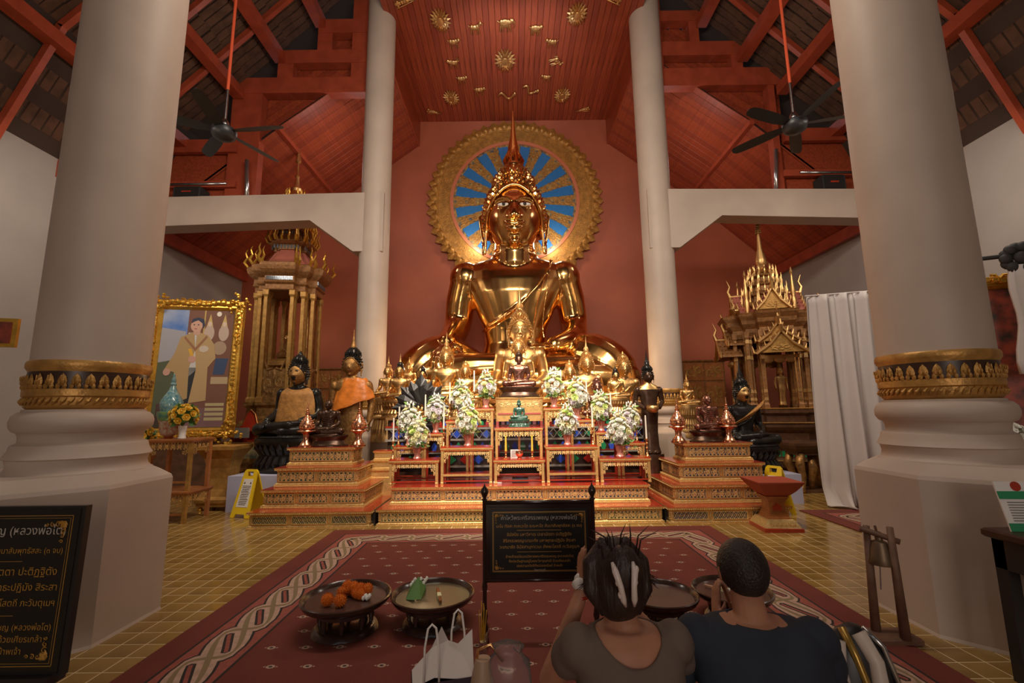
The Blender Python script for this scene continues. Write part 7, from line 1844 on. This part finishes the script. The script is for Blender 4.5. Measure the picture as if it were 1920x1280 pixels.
def make_person(name, loc, rz, label, sh, arms, headc, hr, skin, shirt, legs, k=1.0, tilt=0, wristd=None, neck=(.075, .06)):
    t = empty(name, loc, rz=rz, label=label, cat='person')
    mb = person_parts(sh, arms, (headc,), 0, 'body', k=k); HC = Vector(headc)
    M = head_grid(mb, HC, hr, 44, 34, tilt=tilt, nose=1.0); 
    for s in (-1, 1): mb.ell(M @ Vector((s*hr[0]*1.03, .012, -.005)), (.012, .022, .032), 8, 6)
    for i, s in enumerate((-1, 1)):
        el, wr = arms[i]; d = Vector(wristd[i]); hand(mb, wr, d, (s, .2, 0), (0, .6, .6), .17, .12, .02)
    mobj('body', remesh(mb, .0065, 2), skin, t)
    sm = person_parts(sh, arms, (headc,), .013, 'shirt', k=k); me = remesh(sm, .009, 3)
    bm = bmesh.new(); bm.from_mesh(me); rm = []
    for v in bm.verts:
        x, y, z = v.co; ny = -.09
        back = max(0, y-ny)
        if z > .655*k and math.hypot(x/(neck[0]*1.25), (y-ny)/(.078)) < 1: rm.append(v)
        elif abs(x) < neck[0]*1.5 and z > (.715-neck[1]*(1-(x/(neck[0]*1.5))**2))*k and y > ny-.02: rm.append(v)
        elif z < .20: rm.append(v)
    bmesh.ops.delete(bm, geom=rm, context='VERTS')
    for v in bm.verts:                                            # soft folds
        x, y, z = v.co; v.co += v.normal*(.006*sin(z*55+x*18)*gs(z-.42, .12) + .004*sin(x*40+z*20))
    bd = [v for v in bm.verts if v.is_boundary]
    for it in range(14):
        new = []
        for v in bd:
            nb = [e.other_vert(v).co for e in v.link_edges if e.is_boundary]
            new.append(v.co*.4 + sum(nb, Vector())*(.6/len(nb)) if nb else v.co)
        for v, c_ in zip(bd, new): v.co = c_
    bm.to_mesh(me); bm.free(); o = mobj('shirt', me, shirt, t); sd = o.modifiers.new('s', 'SOLIDIFY'); sd.thickness = .003; sd.offset = 1
    mobj('trousers', remesh(person_parts(sh, arms, (headc,), .012, 'legs', k=k), .012, 2), legs, t)
    return t, HC, M
# woman
ww = P(1165, 1082, 1.60)
t, HC, M = make_person('person', (P(1184, 1150, 1.52).x, 1.50, 0), PI+.05, 'kneeling person in grey short-sleeved shirt with pale claw clip in brown hair', .180,
    [((-.235, -.20, .50), (-.03, -.30, .72)), ((.235, -.20, .50), (.105, -.285, .735)), .32], (.015, -.17, ww.z-.02), (.072, .09, .112), 'skin', 'shirt_grey', 'trousers_grey', k=1.0, tilt=-.25, wristd=[(.1, -.25, 1), (-.1, -.25, 1)], neck=(.072, .075))
mb = MB(); mb.ell(HC+Vector((0, .028, .02)), (.094, .105, .118), 24, 18); mb.ell(HC+Vector((.0, .06, -.02)), (.082, .082, .10), 20, 14); mb.ell(HC+Vector((-.01, .10, .05)), (.062, .055, .08), 18, 12)
for s in (-1, 1): mb.tube([HC+Vector((s*.03, .03, .13)), HC+Vector((s*.085, .05, .06)), HC+Vector((s*.088, .06, -.02)), HC+Vector((s*.05, .085, -.085))], [.02, .03, .03, .016], 8)
mobj('hair', remesh(mb, .007, 2), 'hair_brown', t)
mb = MB(); rnd = random.Random(4)
for k in range(17):
    s = rnd.choice((-1, 1)); p = HC+Vector((s*rnd.uniform(.0, .06), rnd.uniform(.04, .10), .10)); up = rnd.uniform(.03, .095); out = rnd.uniform(.0, .06)*s
    mb.tube([p-Vector((0, 0, .04)), p+Vector((out*.3, .01, up*.6)), p+Vector((out+rnd.uniform(-.02, .02), .02, up))], [.004, .0028, .0006], 4)
for k in range(60):
    s = rnd.choice((-1, 1)); a = rnd.uniform(0, PI*.5); p = HC+Vector((s*.085*cos(a), .05+.03*rnd.random(), .09*sin(a)+.01)); mb.tube([p, p+Vector((s*rnd.uniform(.015, .06), .0, rnd.uniform(-.01, -.06)))], [.003, .0006], 4)
mb.build('loose_strands', 'hair_brown', t, smooth=True)['kind'] = 'stuff'
mb = MB()
for s in (-1, 1):
    pts = [(s*.030+.004, .150, .092), (s*.028+.002, .168, .07), (s*.019, .178, .03), (s*.016-.004, .172, -.01), (s*.012-.010, .158, -.035)]
    mb.tube([HC+Vector((p[0]*1.1, p[1]-.002, p[2])) for p in pts], [.005, .011, .009, .010, .004], 8)
    for k in range(3): mb.ell(HC+Vector((s*(.034-.006*k), .166+.003*k, .075-.035*k)), (.008, .006, .012), 8, 6)
mb.build('claw_clip', M_('clip_pearl', (.72, .62, .58), .3), t, smooth=True)
MB().ell(HC+Vector((.085, -.01, -.05)), (.012, .01, .018)).build('earring', 'marigold', t, smooth=True)
for s_, x in ((1, .105),): 
    MB().tube([(.105+.026*cos(a), -.285+.026*sin(a), .725) for a in [2*PI*k/14 for k in range(14)]], .006, 6, closed=True).build('red_bracelet', 'lacquer_red', t, smooth=True)
mb = MB()
for k in range(5): mb.ell((.105+.012*sin(k*2), -.30+.01*k, .765+.014*cos(k*1.7)), (.022, .016, .02), 8, 6)
o = mb.build('tissue', 'white', t, smooth=True); 
# man
mm = P(1397, 1072, 1.66)
t2, HC, M = make_person('person', (P(1424, 1150, 1.56).x, 1.54, 0), PI-.10, 'kneeling person in navy shirt with short black hair, head bowed forward', .225,
    [((-.27, -.16, .42), (-.04, -.34, .58)), ((.27, -.16, .42), (.04, -.34, .58)), .85], (-.008, -.17, mm.z-.004), (.072, .086, .092), 'skin', 'shirt_navy', 'trousers', k=1.0, tilt=-.35, wristd=[(.2, -.5, 1), (-.2, -.5, 1)], neck=(.056, -.03))
mb = MB(); R = Vector((.083, .100, .098)); rings = []
for i in range(18):
    ph = PI*.66*i/17; ring = []
    for k_ in range(36):
        th = 2*PI*k_/36; fr = max(0, -sin(th)); pz = min(ph, PI*(.64-.30*fr-.06*abs(cos(th))**6)); ring.append(M @ Vector((R.x*sin(pz)*cos(th), .006+R.y*sin(pz)*sin(th), .006+R.z*cos(pz))))
    rings.append(ring)
mb.smooth = True; mb.rings(rings); mb.build('hair', 'hair_black', t2, fix=True)
# bags beside the man
c = P(1600, 1225, 1.75); t = empty('patterned_bag', (c.x, 1.74, 0), label='white, gold and black patterned handbag on the carpet beside the man', cat='bag')
M_('bag_black', (.016, .015, .016), .4); M_('bag_gold', (.42, .26, .06), .3, .6); M_('bag_white', (.60, .52, .45), .4)
tm = [(cos(2*PI*k/28), sin(2*PI*k/28)) for k in range(28)]; hb = c.z+.10
MB().loft([.11, .13, .135, .13, .11, .06, .02], [.07, .085, .09, .085, .07, .04, .02], [0, .03, hb*.3, hb*.6, hb*.85, hb*.97, hb], (0, 0), tm).build('body', 'bag_black', t, smooth='auto', fix=True)
for nm, m_, pts, w in (('white_patch', 'bag_white', [(-.085, .95), (-.10, .82), (-.085, .62), (-.06, .4)], .028), ('gold_band', 'bag_gold', [(-.05, 1.0), (-.04, .88), (-.015, .7), (-.03, .45)], .013), ('white_patch', 'bag_white', [(-.005, .98), (.02, .86), (.02, .68), (.01, .42)], .027), ('grey_stripe', 'silver', [(.02, 1.0), (.065, .92), (.095, .75), (.11, .5)], .009), ('gold_chain', 'brass', [(-.045, .72), (-.01, .62), (.03, .66)], .007)):
    mb = MB(); P_ = []
    for x, q in pts: P_.append((x, -.084*math.sqrt(max(.05, 1-(x/.135)**2))*(1 if q < .6 else math.sqrt(max(0, 1-((q-.6)/.41)**2)))-.001, hb*q))
    mb.tube(P_, w, 8); o = mb.build(nm, m_, t, smooth=True, fix=True)
t = empty('black_bag', (P(1700, 1290, 1.9).x, 1.75, 0), label='flat black bag on the carpet at the bottom right edge', cat='bag')
MB().loft([.20, .22, .22, .16], [.12, .13, .12, .08], [0, .02, .09, .12], (0, 0), tm).build('body', 'bag_black', t, smooth='auto', fix=True)
